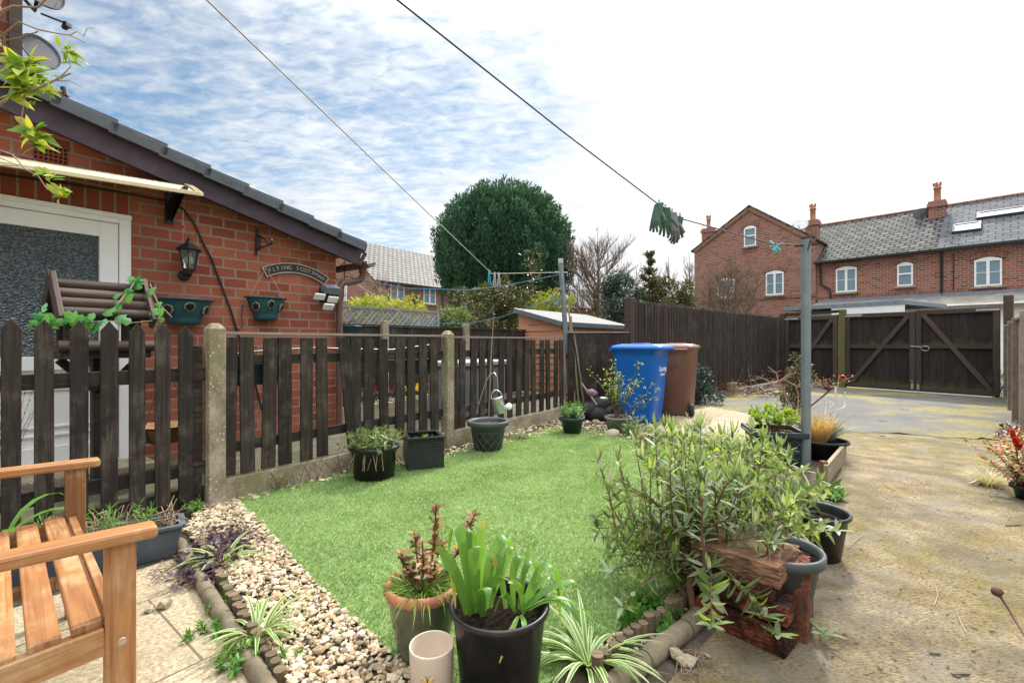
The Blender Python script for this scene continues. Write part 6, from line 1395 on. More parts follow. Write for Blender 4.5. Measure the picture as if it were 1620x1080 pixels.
# ================= edging and beds =================
def kerb(pts, label, r=.031, n=None):
    t = root('edging_kerb', label, 'edging', pts[0], 0, 'rounded concrete edging lengths')
    mb = MB(); 
    for a, b in zip(pts[:-1], pts[1:]):
        a, b = Vector(a), Vector(b); L = (b-a).length; k = max(1,int(L/.55)); d = (b-a).normalized()
        for i in range(k): mb.tube([a+d*(L*i/k+.003), a+d*(L*i/k+.02), a+d*(L*(i+1)/k-.02), a+d*(L*(i+1)/k-.003)], [r*.9,r,r,r*.9], 14)
    mb.build('kerb', m_kerb, t); return t
kp = [G(283,862), G(330,945), G(378,1022), G(430,1110)]; kp = [p+UP*.016 for p in kp]
kerb(kp, 'rounded concrete edging between the paving and gravel strip')
kq_ = [G(1150,935), G(1085,1000), G(1020,1050), G(930,1125)]; kerb([p+UP*.014 for p in kq_], 'rounded concrete edging along the bed below the big shrub', .038)
def logedge(pts, label, h=.075, r=.019):
    t = root('log_roll_edging', label, 'edging', pts[0], 0, 'low log roll edgings'); L = 0; mats = m_log_cut
    for a, b in zip(pts[:-1], pts[1:]):
        n = max(1, int((b-a).length/(r*2.05)))
        for i in range(n):
            p = a.lerp(b,(i+.5)/n); hh = h*R(.8,1.1); rr = r*R(.9,1.08); mb = MB(); mb.tube([p-UP*.01, p+UP*hh+Vector((R(-.004,.004),R(-.004,.004),0))], rr, 10); mb.build('log', mats, t, bevel=.003, seg=1)
m_log_cut = wood('weathered_small_logs', (.06,.045,.03), (.17,.125,.075), .85, 2., 30, moss=(.075,.085,.03))
def off(pts, d): return [Vector((p.x,p.y,0))+d for p in pts]
logedge([G(318,868), G(360,945), G(402,1015), G(445,1085)], 'grey log roll along the gravel strip edge', .055)
logedge([G(1145,915), G(1070,975), G(1000,1028), G(940,1080)], 'half-log edging between the lawn gravel and concrete kerb', .085, .020)
# trough behind the bench
c0, c1 = onZ(150,848,.16), onZ(287,822,.16); dd = (c1-c0); dd.z = 0; Lr = dd.length; dd.normalize(); nn_ = Vector((-dd.y,dd.x,0))
t = root('plant_trough', 'long slate-blue plastic trough of twiggy plants behind the bench', 'planter', c0.lerp(c1,.5)-UP*.16)
mb = MB(); a, b = c0-dd*.35, c1; w_ = .095
def tr(p, s, z): return Vector((p.x,p.y,z))+nn_*s
top = [tr(a,-w_,.16),tr(b,-w_,.16),tr(b,w_,.16),tr(a,w_,.16)]; bt_ = [tr(a+dd*.03,-w_*.75,0),tr(b-dd*.03,-w_*.75,0),tr(b-dd*.03,w_*.75,0),tr(a+dd*.03,w_*.75,0)]
mb.add(top+bt_, [(0,4,5,1),(1,5,6,2),(2,6,7,3),(3,7,4,0)])
mb.build('shell', m_slatetrough, t, solid=.005)
mb = MB()
for p, q in ((0,1),(1,2),(2,3),(3,0)): mb.bar(top[p],top[q],.03,.018)
mb.build('rim', m_slatetrough, t, bevel=.004)
mb = MB(); mb.sheet([p-UP*.02 for p in top]); mb.build('compost', m_soil, t)
ms, ml = MB(), MB()
for f in (.30,.62,.80): c = a.lerp(b,f); c.z = .14; stems(ms, ml, c, 5, .20 if f < .7 else .13, .6, .06, .012, 7, 2, .3, .0035, .03, hvar=.5)
for i in range(90): c = a.lerp(b,R(.4,.95)); c.z = .14; c = c+nn_*R(-.06,.06); ms.tube([c, c+Vector((R(-.05,.05),R(-.05,.05),R(.02,.07))), c+Vector((R(-.10,.10),R(-.10,.10),R(.02,.14)))], .0022, 4)
ms.build('dead_stems', m_twig_pale, t); ml.build('foliage', L_green, t)
c = onZ(8,815,.0); c = P(4,835,2.05); c.z = 0.0; t = root('strap_plant', 'pale broad-leaved strap plant poking up behind the bench', 'plant', c); mb = MB(); cc = P(2,818,2.05); tuft(mb, cc-UP*.1, 13, .34, .032, .55, 1.7, 2, 6, .2, .03); mb.build('foliage', L_agap, t); mb = MB(); mb.tube([c, cc-UP*.08], .02, 7); mb.build('stem', m_stem, t)
# pale feathery plant by the door
c = F(-1.0,.45,.13); t = root('wispy_shrub', 'wispy grey-green shrub behind the pickets by the white door', 'shrub', c); ms, ml = MB(), MB(); stems(ms, ml, c, 46, .80, .35, .035, .005, 22, 2, .1, .003, .06, lup=.8); ms.build('stems', m_twig_pale, t); ml.build('foliage', L_dull, t)
# ---- bed plants
def spider(c, label, n=26, L=.26, wd=.014):
    t = root('spider_plant', label, 'plant', c, 0, 'striped arching tufts along the edging'); mb = MB(); tuft(mb, c, n, L, wd, .95, 1.9, 2, 7, .25, .025, .3); mb.build('foliage', L_spider, t)
spider(G(352,893), 'striped spider-like tuft growing over the purple leaves', 30, .24, .017)
spider(G(408,1010), 'striped spider-like tuft on the gravel edging nearest the camera', 44, .22, .016)
spider(G(930,1052), 'large striped spider-like tuft beside the big black pot', 70, .28, .017)
def weed(c, label, n, h, spread, lL, lW, mat=None, cat='weed', whorl=3, nodes=4):
    t = root('small_weed', label, cat, c, 0, 'small green weeds in the gaps'); ms, ml = MB(), MB(); stems(ms, ml, c, n, h, spread, lL, lW, nodes, whorl, .2, .002, spread*.05, shape=1, droop=.2); ms.build('stems', m_stem, t); ml.build('foliage', mat or L_green, t)
weed(G(250,868), 'bushy small-leaved green weed under the bench arm end', 26, .09, .8, .026, .014)
weed(G(305,812), 'green sprig at the foot of the nearest concrete post', 9, .10, .7, .035, .014)
weed(G(352,960), 'small green rosette beside the first log of the edging', 7, .04, 1.1, .03, .012)
weed(G(330,1000), 'small green rosette in the gap of the paving edge', 7, .04, 1.1, .035, .013)
weed(G(452,1045), 'green rosette among the limestone chips near the bottom edge', 8, .04, 1.2, .03, .011)
weed(G(372,1055), 'leafy weed tumbling over the rounded edging', 18, .07, 1.0, .03, .012)
weed(G(400,780), 'tall thin weed against the gravel board by the nearest post', 9, .16, .6, .04, .009)
weed(G(385,768), 'short weed at the base of the gravel board', 7, .09, .7, .035, .010)
weed(G(1030,985), 'bright green geranium-like clump beside the half logs', 34, .07, 1.5, .040, .034, None, 'plant', 3, 4)
weed(G(1085,640), 'grey-green feathery weed heap beside the brown bin', 40, .25, .6, .05, .012, L_dull)
c = G(318,888); t = root('purple_groundcover', 'mat of purple-black leaves spilling over the edging', 'plant', c); mb = MB()
for i in range(520):
    f = random.random(); p = G(300+70*f+R(-30,34), 915-62*f+R(-24,24)) ; p = p+UP*R(.015,.06); mb.leaf(p, (R(-1,1),R(-1,1),R(.0,.6)), UP, R(.022,.042), R(.018,.028), .5, 2, .2, 1)
for i in range(120):
    p = G(380+R(-30,40), 858+R(-16,18))+UP*R(.01,.04); mb.leaf(p, (R(-1,1),R(-1,1),R(.0,.6)), UP, .028, .02, .5, 2, .2, 1)
mb.build('foliage', L_purple, t)
mb = MB()
for i in range(60): p = G(265+R(-25,40), 905+R(-30,25))+UP*.01; d = Vector((R(-1,1),R(-1,1),0))*R(.03,.08); mb.tube([p, p+d*.5+UP*.012, p+d], .0018, 4)
t2 = one(mb, 'dead_twigs', m_twig, 'scatter of dry twigs and roots on the paving edge', 'twigs', G(265,905)); t2['kind'] = 'stuff'
# dry stalks along the gravel board
t = root('dry_stalks', 'bare dry stalks against the stained gravel board', 'plant', G(470,755)); mb = MB()
for i in range(46): p = F(R(.35,1.25),-.035-R(0,.05),0); mb.tube([p, p+Vector((R(-.04,.04),R(-.04,.02),R(.04,.1))), p+Vector((R(-.09,.09),R(-.06,.03),R(.07,.2)))], .0018, 4)
mb.build('stalks', m_twig_red, t)
# ================= the corner by the bins =================
c = G(978,684); t = root('potted_shrub', 'grey pot with an airy yellow-green budding shrub in front of the blue bin', 'potted plant', c)
pot(t, c, .155, .12, .20, plain('weathered_grey_pot',(.19,.18,.165),.7,var=.35,scale=8), rim=.012, rh=.03)
ms, ml = MB(), MB(); cc = c+UP*.18
for i in range(15):
    a = R(-1.2,4.3); d = Vector((math.cos(a)*R(.15,.75),math.sin(a)*R(.1,.5),1)); L = R(.35,.80); pts = [cc+Vector((R(-.03,.03),R(-.03,.03),0))]; dd_ = d.normalized()
    if i < 2: dd_ = Vector((.95,-.1,.55)).normalized(); L = .62
    for k in range(6): dd_ = (dd_+Vector((R(-.2,.2),R(-.2,.2),R(0,.12)))).normalized(); pts.append(pts[-1]+dd_*L/6)
    ms.tube(pts, [.010*(1-.13*k) for k in range(7)], 5)
    for k in range(26):
        f = (.35+.65*random.random())*5.99; q = pts[int(f)].lerp(pts[int(f)+1], f-int(f)); e = Vector((R(-1,1),R(-1,1),R(-.2,1))).normalized()*R(.01,.07); ms.tube([q, q+e], .0022, 3, False)
        for w in range(3): ml.leaf(q+e, (R(-1,1),R(-1,1),R(-.2,1)), UP, R(.02,.035), R(.010,.016), .3, 2, .2, 1)
ms.build('branches', m_bark, t); ml.build('foliage', L_lime, t)
c = G(946,668)+Vector((0,.25,0)); t = root('rubbish_heap', 'dark heap of sacks and netting between the small pot and blue bin', 'heap', c)
mb = MB()
for x, y, z, r_ in ((-.10,0,.12,.17),(.10,.08,.18,.18),(.02,-.08,.07,.15),(.22,.0,.10,.13)):
    pr_ = []; 
    for k in range(7): q = -PI/2+PI*k/6; pr_.append((max(.001,r_*math.cos(q)*R(.85,1.1)), z+r_*.8*math.sin(q)))
    mb.lathe(pr_, 11, c+Vector((x,y,0)), R(.9,1.2), R(.8,1.1))
mb.build('sacks', m_rubber, t)
mb = MB(); a_ = P(920,606,6.6); b_ = P(944,640,6.5); mb.tube([a_, b_], .014, 7); one(mb, 'wooden_stick', m_twig_pale, 'broken pale stick poking from the dark heap', 'stick', b_)
for i, (u, v, r_, mt, l) in enumerate(((938,621,.085,m_purplestone,'violet-tinted rounded stone on the dark heap'),(955,630,.075,m_galv,'pale grey rounded stone on the dark heap'),(944,672,.10,m_conc,'brown-grey boulder beside the small green pot'),(966,690,.12,m_conc,'flat grey slab of rubble in front of the shrub pot'),(1008,692,.07,m_conc,'small rubble stone at the gravel edge below the blue bin'),(1090,700,.05,m_conc,'little rubble stone beside the buff pad'))):
    Y_ = 6.25 if v < 650 else G(u,v).y; p = P(u,v,Y_); V = stones(np.array([p.x]),np.array([p.y]),np.array([max(p.z,.03)]),np.array([r_])); mb = MB(); mb.add([Vector(q) for q in V[0]], [tuple(f) for f in ico_f], smooth=True); one(mb, 'rubble_stone', mt, l, 'stone', p, 'rubble stones by the bins', sub=1)
weedpos = ((1000,690),(1045,700),(1095,690),(1140,712),(1178,716),(1165,735)); 
for i, (u, v) in enumerate(weedpos):
    c = G(u,v); t = root('silver_plant', ['silvery narrow-leaved plant below the budding shrub','silvery narrow-leaved plant by the blue bin foot','silvery narrow-leaved plant before the buff pad','silvery narrow-leaved plant on the gravel beside the rotten edging','silvery narrow-leaved plant touching the sedum planter','silvery narrow-leaved plant just behind the big shrub'][i], 'plant', c, 0, 'silvery plants at the lawn end'); ms, ml = MB(), MB(); stems(ms, ml, c, 15, .24, 1.2, .11, .018, 6, 2, .25, .004, .06); ms.build('stems', m_stem, t); ml.build('foliage', L_budd, t)
mb = MB()
for a, b in zip((G(1000,700),G(1075,690),G(1155,715)),(G(1070,692),G(1150,714),G(1225,735))): mb.bar(a+UP*.03, b+UP*.03, .04, .06)
one(mb, 'edging_plank', m_sleeper, 'low rotten timber edging between the gravel and buff pad', 'plank', G(1110,700))
c = G(1106,640); t = root('feathery_bush', 'grey-green feathery evergreen bush against the tall fence beside the brown bin', 'bush', c); np_mesh('foliage', np.concatenate([cloud((c.x,c.y+.1,.33),(.25,.22,.34),1700,40,.06,.28,.5), cloud((c.x+.12,c.y,.16),(.32,.2,.18),900,26,.05,.3,.4)]), [(0,1,2,3)], L_conif, t); limbs((c.x,c.y+.1,0), [(c.x+R(-.2,.2),c.y+R(0,.2),R(.3,.6)) for i in range(6)], .012, m_bark, t, 'branches')
# red-twigged acer by the fence
c = G(1190,632)+Vector((.1,.5,0)); t = root('red_twig_shrub', 'dark heap of red-budded cut branches by the narrow side gate', 'shrub', c); mb = MB(); ml = MB()
for i in range(46):
    a = R(0,6.28); p = c+Vector((R(-.7,.8),R(-.25,.25),.05)); pts = [p]; d = Vector((math.cos(a),math.sin(a)*.4,R(.05,.45))).normalized(); L = R(.35,.85)
    for k in range(5): d = (d+Vector((R(-.2,.2),R(-.2,.2),R(-.2,.18)))).normalized(); pts.append(pts[-1]+d*L/5)
    mb.tube(pts, [.008*(1-.15*k) for k in range(6)], 5)
    for k in range(5): q = pts[2+k%4]; ml.leaf(q, (R(-1,1),R(-1,1),R(0,1)), UP, .035, .022, .3, 2, .2, 1)
mb.build('branches', m_twig_red, t); ml.build('foliage', L_bronze, t)
c = G(1175,625)+Vector((0,.6,0)); mb = MB(); mb.lathe([(.10,0),(.15,.18),(.17,.22),(.15,.22),(.13,.18),(.001,.18)], 20, c); one(mb, 'clay_pot', m_plank, 'pale clay pot under the heap of red-budded branches', 'pot', c)
# ================= raised bed by the drive: planters and grasses =================
c = G(1232,735); ang = math.radians(-14); X1 = Vector((math.cos(ang),math.sin(ang),0)); Y1 = Vector((-math.sin(ang),math.cos(ang),0))
c = c+Y1*.17+Vector((.0,0,0)); w_, h_ = .40, .30
t = root('lattice_planter', 'square dark planter with moulded lattice and lime sedum beside the steel post', 'planter', c, ang)
mb = MB(); b_ = .86
def SQ(f, z, s=w_/2): return [c+X1*(a*s*f)+Y1*(b*s*f)+UP*z for a, b in ((-1,-1),(1,-1),(1,1),(-1,1))]
v_ = SQ(b_,0)+SQ(1.,h_-.05); mb.add(v_, [(0,1,5,4),(1,2,6,5),(2,3,7,6),(3,0,4,7),(3,2,1,0)]); mb.build('body', m_potgreen, t)
mb = MB(); r_ = SQ(1.06,h_-.02)
for i in range(4): mb.bar(r_[i]+(r_[(i+1)%4]-r_[i]).normalized()*-.02, r_[(i+1)%4]+(r_[(i+1)%4]-r_[i]).normalized()*.02, .035,.05)
mb.build('rim', m_potgreen, t, bevel=.006)
mb = MB()
for i in range(4):
    lo = SQ(b_,0)[i], SQ(b_,0)[(i+1)%4]; hi_ = SQ(1.,h_-.05)[i], SQ(1.,h_-.05)[(i+1)%4]; n_ = (lo[1]-lo[0]).cross(UP).normalized()*.004
    def bl_(f, g): return lo[0].lerp(lo[1],f).lerp(hi_[0].lerp(hi_[1],f), g)+n_
    for k in range(-3,6):
        for sg in (1,-1):
            f0, f1 = (k/5.,k/5.+.6) if sg > 0 else (k/5.+.6,k/5.); g0, g1 = .06,.94
            def clip(f0,g0,f1,g1):
                out = []
                for (f,g,f2,g2) in ((f0,g0,f1,g1),(f1,g1,f0,g0)):
                    if f < .04: tt = (.04-f)/(f2-f) if f2 != f else 9; f, g = .04, g+(g2-g)*tt
                    if f > .96: tt = (.96-f)/(f2-f) if f2 != f else 9; f, g = .96, g+(g2-g)*tt
                    out.append((f,g))
                return out
            (fa,ga),(fb,gb2) = clip(f0,g0,f1,g1)
            if .05 <= ga <= .95 and .05 <= gb2 <= .95 and abs(fa-fb) > .02: mb.tube([bl_(fa,ga),bl_(fb,gb2)], .005, 5)
mb.build('lattice', m_potgrey, t)
mb = MB(); mb.sheet(SQ(.95,h_-.05)); mb.build('compost', m_soil, t)
ms, ml = MB(), MB(); stems(ms, ml, c+UP*(h_-.05), 40, .26, .75, .055, .028, 6, 3, .60, .005, .13, shape=1, lup=.9); ms.build('stems', m_lstem, t); ml.build('foliage', L_lime, t)
# bare acer behind
c = G(1255,712)+Vector((.02,.15,0)); t = root('bare_shrub', 'bare crooked shrub with tiny red buds behind the sedum planter', 'shrub', c); mb, ml = MB(), MB()
def br(pts_px, r_): pts = [P(u,v,c.y) for u,v in pts_px]; mb.tube(pts, [r_*(1-.6*i/(len(pts)-1)) for i in range(len(pts))], 6); return pts
allp = []
for pts_px, r_ in (([(1256,712),(1254,650),(1240,622),(1232,605),(1228,590),(1215,580)],.009),([(1256,690),(1262,650),(1263,622),(1258,610),(1270,606)],.008),([(1240,622),(1225,614),(1205,620),(1190,632)],.005),([(1236,612),(1220,606),(1195,612),(1165,612)],.005),([(1263,612),(1240,600),(1225,607)],.005),([(1264,612),(1290,606),(1310,607)],.004),([(1232,603),(1245,594),(1256,592)],.004),([(1225,607),(1205,597),(1190,602)],.004)):
    allp.append(br(pts_px, r_))
for i in range(110): pt = random.choice(allp); j = random.randrange(len(pt)-1); q = pt[j].lerp(pt[j+1],random.random()); e = Vector((R(-1,1),R(-1,1),R(-.3,1))).normalized()*R(.02,.08); mb.tube([q,q+e],.0017,3,False); ml.leaf(q+e, e, UP, .02,.012,.2,1,.1,1)
mb.build('branches', m_twig_pale, t); ml.build('foliage', L_red, t)
# grasses pot
c = G(1312,728)+Vector((0,.1,0)); t = root('grass_pot', 'black pot of blond feather grass and blue-grey grass inside the plank edging', 'potted plant', c); pot(t, c, .20, .16, .18, m_potblack)
mb = MB(); cc = c+Vector((-.05,-.03,.16)); tuft(mb, cc, 420, .34, .0035, .42, .7, 2, 4, .1, .07); mb.build('blond_grass', L_blond, t)
mb = MB(); cc = c+Vector((.10,.06,.16)); tuft(mb, cc, 300, .36, .005, .65, .9, 2, 4, .15, .06); mb.build('blue_grass', L_bluegr, t)
mb = MB()
for (u, v, w) in ((1306,640,.02),(1318,637,.021),(1322,622,.02),(1337,630,.02),(1313,645,.018)): b0_ = c+Vector((.05,.05,.2)); e = P(u,v-10,c.y+.1); mb.tube([b0_, b0_.lerp(e,.5)+UP*.03, P(u,v+14,c.y+.1), e], [.002,.002,w*.6,w*.5], 7)
mb.build('seed_head', plain('pale_seed_heads',(.55,.50,.46),.9), t)
c = G(1300,690)+Vector((.08,.55,0)); t = root('box_topiary', 'small bushy green topiary behind the grass pot', 'shrub', c); np_mesh('foliage', np.concatenate([cloud((c.x,c.y,.62),(.13,.12,.30),1500,40,.045,.35), cloud((c.x-.1,c.y,.30),(.17,.15,.25),1300,34,.045,.35)]), [(0,1,2,3)], L_lime if False else L_spike, t); limbs((c.x,c.y,0), [(c.x+R(-.1,.1),c.y+R(-.05,.05),R(.5,.9)) for i in range(5)], .01, m_bark, t, 'branches')
c2 = c+Vector((.0,.25,0)); t = root('acer_shrub', 'low shrub with pink-red buds and one red bloom above the topiary', 'shrub', c2); mb, ml = MB(), MB(); base_ = P(1312,618,c2.y); mb.tube([Vector((c2.x,c2.y,0)), base_], .012, 6)
for i in range(26): e = P(1312+R(-38,42),600+R(-8,14),c2.y+R(-.1,.1)); m_ = base_.lerp(e,.5)+Vector((0,0,R(0,.04))); mb.tube([base_,m_,e], [.006,.004,.002], 5); [ml.leaf(m_.lerp(e,R(0,1)), (R(-1,1),R(-1,1),R(0,1)), UP, .03,.018,.3,2,.2,1) for k in range(4)]
mb.build('branches', m_twig_red, t); ml.build('foliage', L_bronze, t); mb = MB(); q = P(1333,596,c2.y); [mb.leaf(q, (R(-1,1),R(-1,1),R(-.3,1)), UP, .05,.04,.6,2,.2,1) for i in range(26)]; mb.build('bloom', L_red, t)
mb = MB(); a_, b_ = G(1306,768), G(1336,728); h_ = .16; mb.bar(a_+UP*h_/2, b_+UP*h_/2, .03, h_); one(mb, 'edging_plank', m_plank, 'short pale weathered plank edging the grass pot bed', 'plank', a_, bevel=.004)
mb = MB(); mb.box(G(1303,765)+UP*.09, (.045,.045,.18)); one(mb, 'edging_peg', m_sleeper, 'dark timber peg at the end of the weathered plank', 'peg', G(1303,765), bevel=.004)
weed(G(1312,790), 'fresh green weeds below the weathered plank', 30, .10, 1.0, .05, .016)
weed(G(1265,795), 'lush green weeds between the lawn end and the wide black pot', 34, .12, 1.0, .05, .018)
mb = MB(); q = G(1225,790)+UP*.01; mb.lathe([(.001,.1),(.05,.1),(.055,.0)], 14, q); one(mb, 'blue_pot', plain('violet_blue_pot',(.05,.05,.28),.4), 'small violet-blue pot among the big shrub leaves', 'pot', q)
# ================= pots by the drive =================
c = G(1296,870)+Vector((-.02,.1,0)); c = onZ(1287,805,.235); c.z = 0; t = root('black_tub', 'wide black plastic tub of bare compost on the driveway edge', 'pot', c); pot(t, c, .155, .12, .235, m_potblack, soil=.06, rim=.012, rh=.02)
c = onZ(1236,864,.30); c.z = 0; t = root('tall_pot', 'tall dark grey pot of compost beside the stacked old bricks', 'pot', c); pot(t, c, .138, .085, .30, m_potgrey, soil=.03, rim=.014, rh=.04)
# ================= old bricks and timber block =================
Y1_ = .0
p0 = G(1240,1042); p1 = G(1118,985); ud = (p1-p0).normalized(); un = Vector((-ud.y,ud.x,0)); un = un if un.y > 0 else -un
def rough(mb, c, size, ax, j=.008, n=5):
    X_, Y_, Z_ = ax; hx, hy, hz = [s/2 for s in size]; idx = {}; vs = []; fs = []
    def V(i, k, l):
        key = (i,k,l)
        if key not in idx:
            e = Vector((2*i/n-1, 2*k/n-1, 2*l/n-1)); m_ = sorted([abs(q) for q in e])[1]; s = 1-.05*max(0,m_-.55)
            idx[key] = len(vs); vs.append(c+X_*(e.x*hx*s)+Y_*(e.y*hy*s)+Z_*(e.z*hz*s)+Vector((R(-j,j),R(-j,j),R(-j,j))))
        return idx[key]
    for a in range(n):
        for b in range(n):
            for s in (0, n):
                q = [(a,b),(a+1,b),(a+1,b+1),(a,b+1)]; q = q[::-1] if s == 0 else q
                fs += [[V(x,y,s) for x,y in q], [V(s,x,y) for x,y in q], [V(y,s,x) for x,y in q]]
    mb.add(vs, fs, smooth=False)
def brk(c, size, label, rz=0, mat=None):
    a = Matrix.Rotation(rz,3,'Z'); mb = MB(); rough(mb, c, size, (a@ud, a@un, UP), .0022, 12); one(mb, 'old_brick', mat or m_oldbrick, label, 'brick', c, 'stacked old bricks by the shrub')
bs = p0+ud*.16+un*.06
brk(bs+UP*.045, (.335,.13,.088), 'bottom sooty brick of the old stack, lying on the concrete')
brk(bs+UP*.136+un*.012-ud*.012, (.31,.12,.070), 'second sooty brick up in the old stack', .03)
brk(bs+UP*.204+ud*.022+un*.002, (.29,.12,.052), 'third brick of the old stack, just under the timber block', -.04)
mb = MB(); rough(mb, bs+UP*.268+ud*.03+un*.08, (.33,.27,.078), (Matrix.Rotation(.05,3,'Z')@ud, Matrix.Rotation(.05,3,'Z')@un, UP), .0022, 14); one(mb, 'timber_block', m_sleeper, 'cracked reddish timber block lying on top of the old bricks', 'timber', bs+UP*.277)
brk(bs+un*.155-ud*.13+UP*.10, (.10,.15,.20), 'orange broken brick standing between the stack and tall pot', .15, m_orangebrick)
brk(bs+un*.150-ud*.13+UP*.235, (.10,.13,.085), 'broken orange brick balanced above the standing one', .3, m_orangebrick)
for u, v, r_, l in ((1072,1045,.035,'pale broken stone by the concrete kerb end'),(1085,1052,.025,'small pale stone touching the broken one'),(1118,1040,.014,'tiny yellow stone under the old bricks'),(236,968,.022,'yellowish pebble on the paving by the bench leg'),(262,962,.028,'pale angular pebble on the paving by the bench leg')):
    p = G(u,v); V = stones(np.array([p.x]),np.array([p.y]),np.array([r_*.6]),np.array([r_])); mb = MB(); mb.add([Vector(q) for q in V[0]], [tuple(f) for f in ico_f]); one(mb, 'loose_stone', m_conc, l, 'stone', p, 'loose stones on the paving')
# ================= big silver-green shrub =================
c = G(1095,985)+Vector((.05,.05,0)); t = root('buddleia_shrub', 'big silvery green-leaved shrub spilling over the bed beside the driveway', 'shrub', c)
ms, ml = MB(), MB()
for (dx, dy, r_) in ((-.02,0,.018),(.05,.03,.016),(.02,.10,.014)):
    b_ = c+Vector((dx,dy,0)); ms.tube([b_, b_+Vector((R(-.03,.05),.02,.12)), b_+Vector((R(-.02,.12),.05,.26)), b_+Vector((R(0,.2),.10,.40))], [r_,r_*.9,r_*.75,r_*.5], 9)
ms.build('trunk', m_lstem, t); ms = MB()
random.seed(21)
cY = c.y
for i in range(84):
    # each shoot ends at a point spread through the crown seen in the photograph
    a = R(0,6.28); rr = math.sqrt(random.random()); ex = c+Vector((.13+.52*rr*math.cos(a), .30+.46*rr*math.sin(a), 0)); top = .30+.36*(1-rr*rr*.75)*R(.45,1.1)+.10*R(0,1)
    if random.random() < .22: top *= .55
    if i % 2: e = Vector((ex.x,ex.y,top+R(.02,.12))); b_ = Vector((ex.x+R(-.04,.04),ex.y+R(-.04,.04),R(.12,.30))).lerp(c+UP*.2,.25); m_ = b_.lerp(e,.5)+Vector((R(-.02,.02),R(-.02,.02),0)); pts = [b_, b_.lerp(m_,.5), m_, m_.lerp(e,.5), e]
    else: e = Vector((ex.x,ex.y,top)); b_ = c+Vector((R(-.03,.09),R(0,.14),R(.08,.30))); m_ = b_.lerp(e,.5)+Vector((0,0,R(.0,.10))); pts = [b_, b_.lerp(m_,.6), m_, m_.lerp(e,.5)+UP*.02, e]
    ms.tube(pts, [.006,.005,.004,.003,.0018], 5, False); Lt = sum((pts[k+1]-pts[k]).length for k in range(4)); nn2 = int(Lt/.036)+2
    for k in range(nn2):
        f = (.22+.78*(k+R(0,.6))/nn2); f = min(.999,f)*4; j = int(f); p = pts[j].lerp(pts[j+1],f-j); ax = (pts[j+1]-pts[j]).normalized(); o_ = ax.orthogonal().normalized(); ph = k*1.57+R(-.4,.4); sz = R(.6,1.2)
        for w in range(2): q_ = Matrix.Rotation(ph+w*PI,3,ax)@o_; ml.leaf(p, q_+ax*R(.2,.9)+UP*.15, ax, .078*sz, .0175*sz, R(-.1,.6), 3, .25, 0)
    for w in range(5): q_ = Matrix.Rotation(w*1.26+R(0,.6),3,UP)@Vector((1,0,0)); ml.leaf(e, UP*R(.6,1.4)+q_*R(.3,.7), q_, .075*R(.7,1.2), .017, R(0,.5), 3, .25, 0)
for i in range(24):
    e = c+Vector((R(-.36,.12), R(-.02,.45), R(.07,.28))); b_ = c+Vector((R(-.03,.08),R(0,.12),R(.05,.18))); m_ = b_.lerp(e,.5)+UP*R(.02,.08); pts = [b_, b_.lerp(m_,.6), m_, m_.lerp(e,.5)+UP*.01, e]; ms.tube(pts, [.005,.004,.003,.0025,.0015], 5, False)
    for k in range(11):
        f = min(.999,.25+.75*(k+R(0,.6))/11)*4; j = int(f); p = pts[j].lerp(pts[j+1],f-j); ax = (pts[j+1]-pts[j]).normalized(); o_ = ax.orthogonal().normalized()
        for w in range(2): q_ = Matrix.Rotation(k*1.57+w*PI+R(-.3,.3),3,ax)@o_; ml.leaf(p, q_+ax*R(.2,.9)+UP*.2, ax, .075*R(.6,1.2), .018, R(-.1,.7), 3, .25, 0)
# low trailing shoots over the bricks and the concrete
for (u,v,z) in ((1210,975,.16),(1230,1005,.12),(1305,1003,.03),(1125,990,.16),(1300,790,.33),(1325,840,.30),(1225,860,.36),(1270,745,.42),(1245,715,.45),(965,905,.14),(1000,895,.16),(985,960,.10),(940,820,.30),(1160,700,.48),(1105,690,.52),(1130,680,.55),(975,790,.34),(950,850,.24),(1320,770,.38),(1300,830,.30),(1210,690,.48),(1010,700,.45)):
    e = onZ(u,v,z); b_ = c+Vector((R(0,.08),R(0,.10),R(.08,.25))); m_ = b_.lerp(e,.55)+UP*.05; pts = [b_, b_.lerp(m_,.6)+UP*.03, m_, m_.lerp(e,.5)+UP*.02, e]; ms.tube(pts, [.005,.004,.003,.0025,.0015], 5, False)
    for k in range(12):
        f = min(.999,.35+.65*k/12)*4; j = int(f); p = pts[j].lerp(pts[j+1],f-j); ax = (pts[j+1]-pts[j]).normalized(); o_ = ax.orthogonal().normalized()
        for w in range(2): q_ = Matrix.Rotation(k*1.57+w*PI,3,ax)@o_; ml.leaf(p, q_+ax*R(.2,.9), ax, .08*R(.6,1.1), .020, R(.1,.7), 3, .25, 0)
    for w in range(6): q_ = Matrix.Rotation(w*1.05,3,UP)@Vector((1,0,0)); ml.leaf(e, q_+UP*R(.1,.7), UP, .075*R(.7,1.1), .021, R(.1,.6), 3, .25, 0)
ms.build('branches', m_lstem, t); ml.build('foliage', L_budd, t)
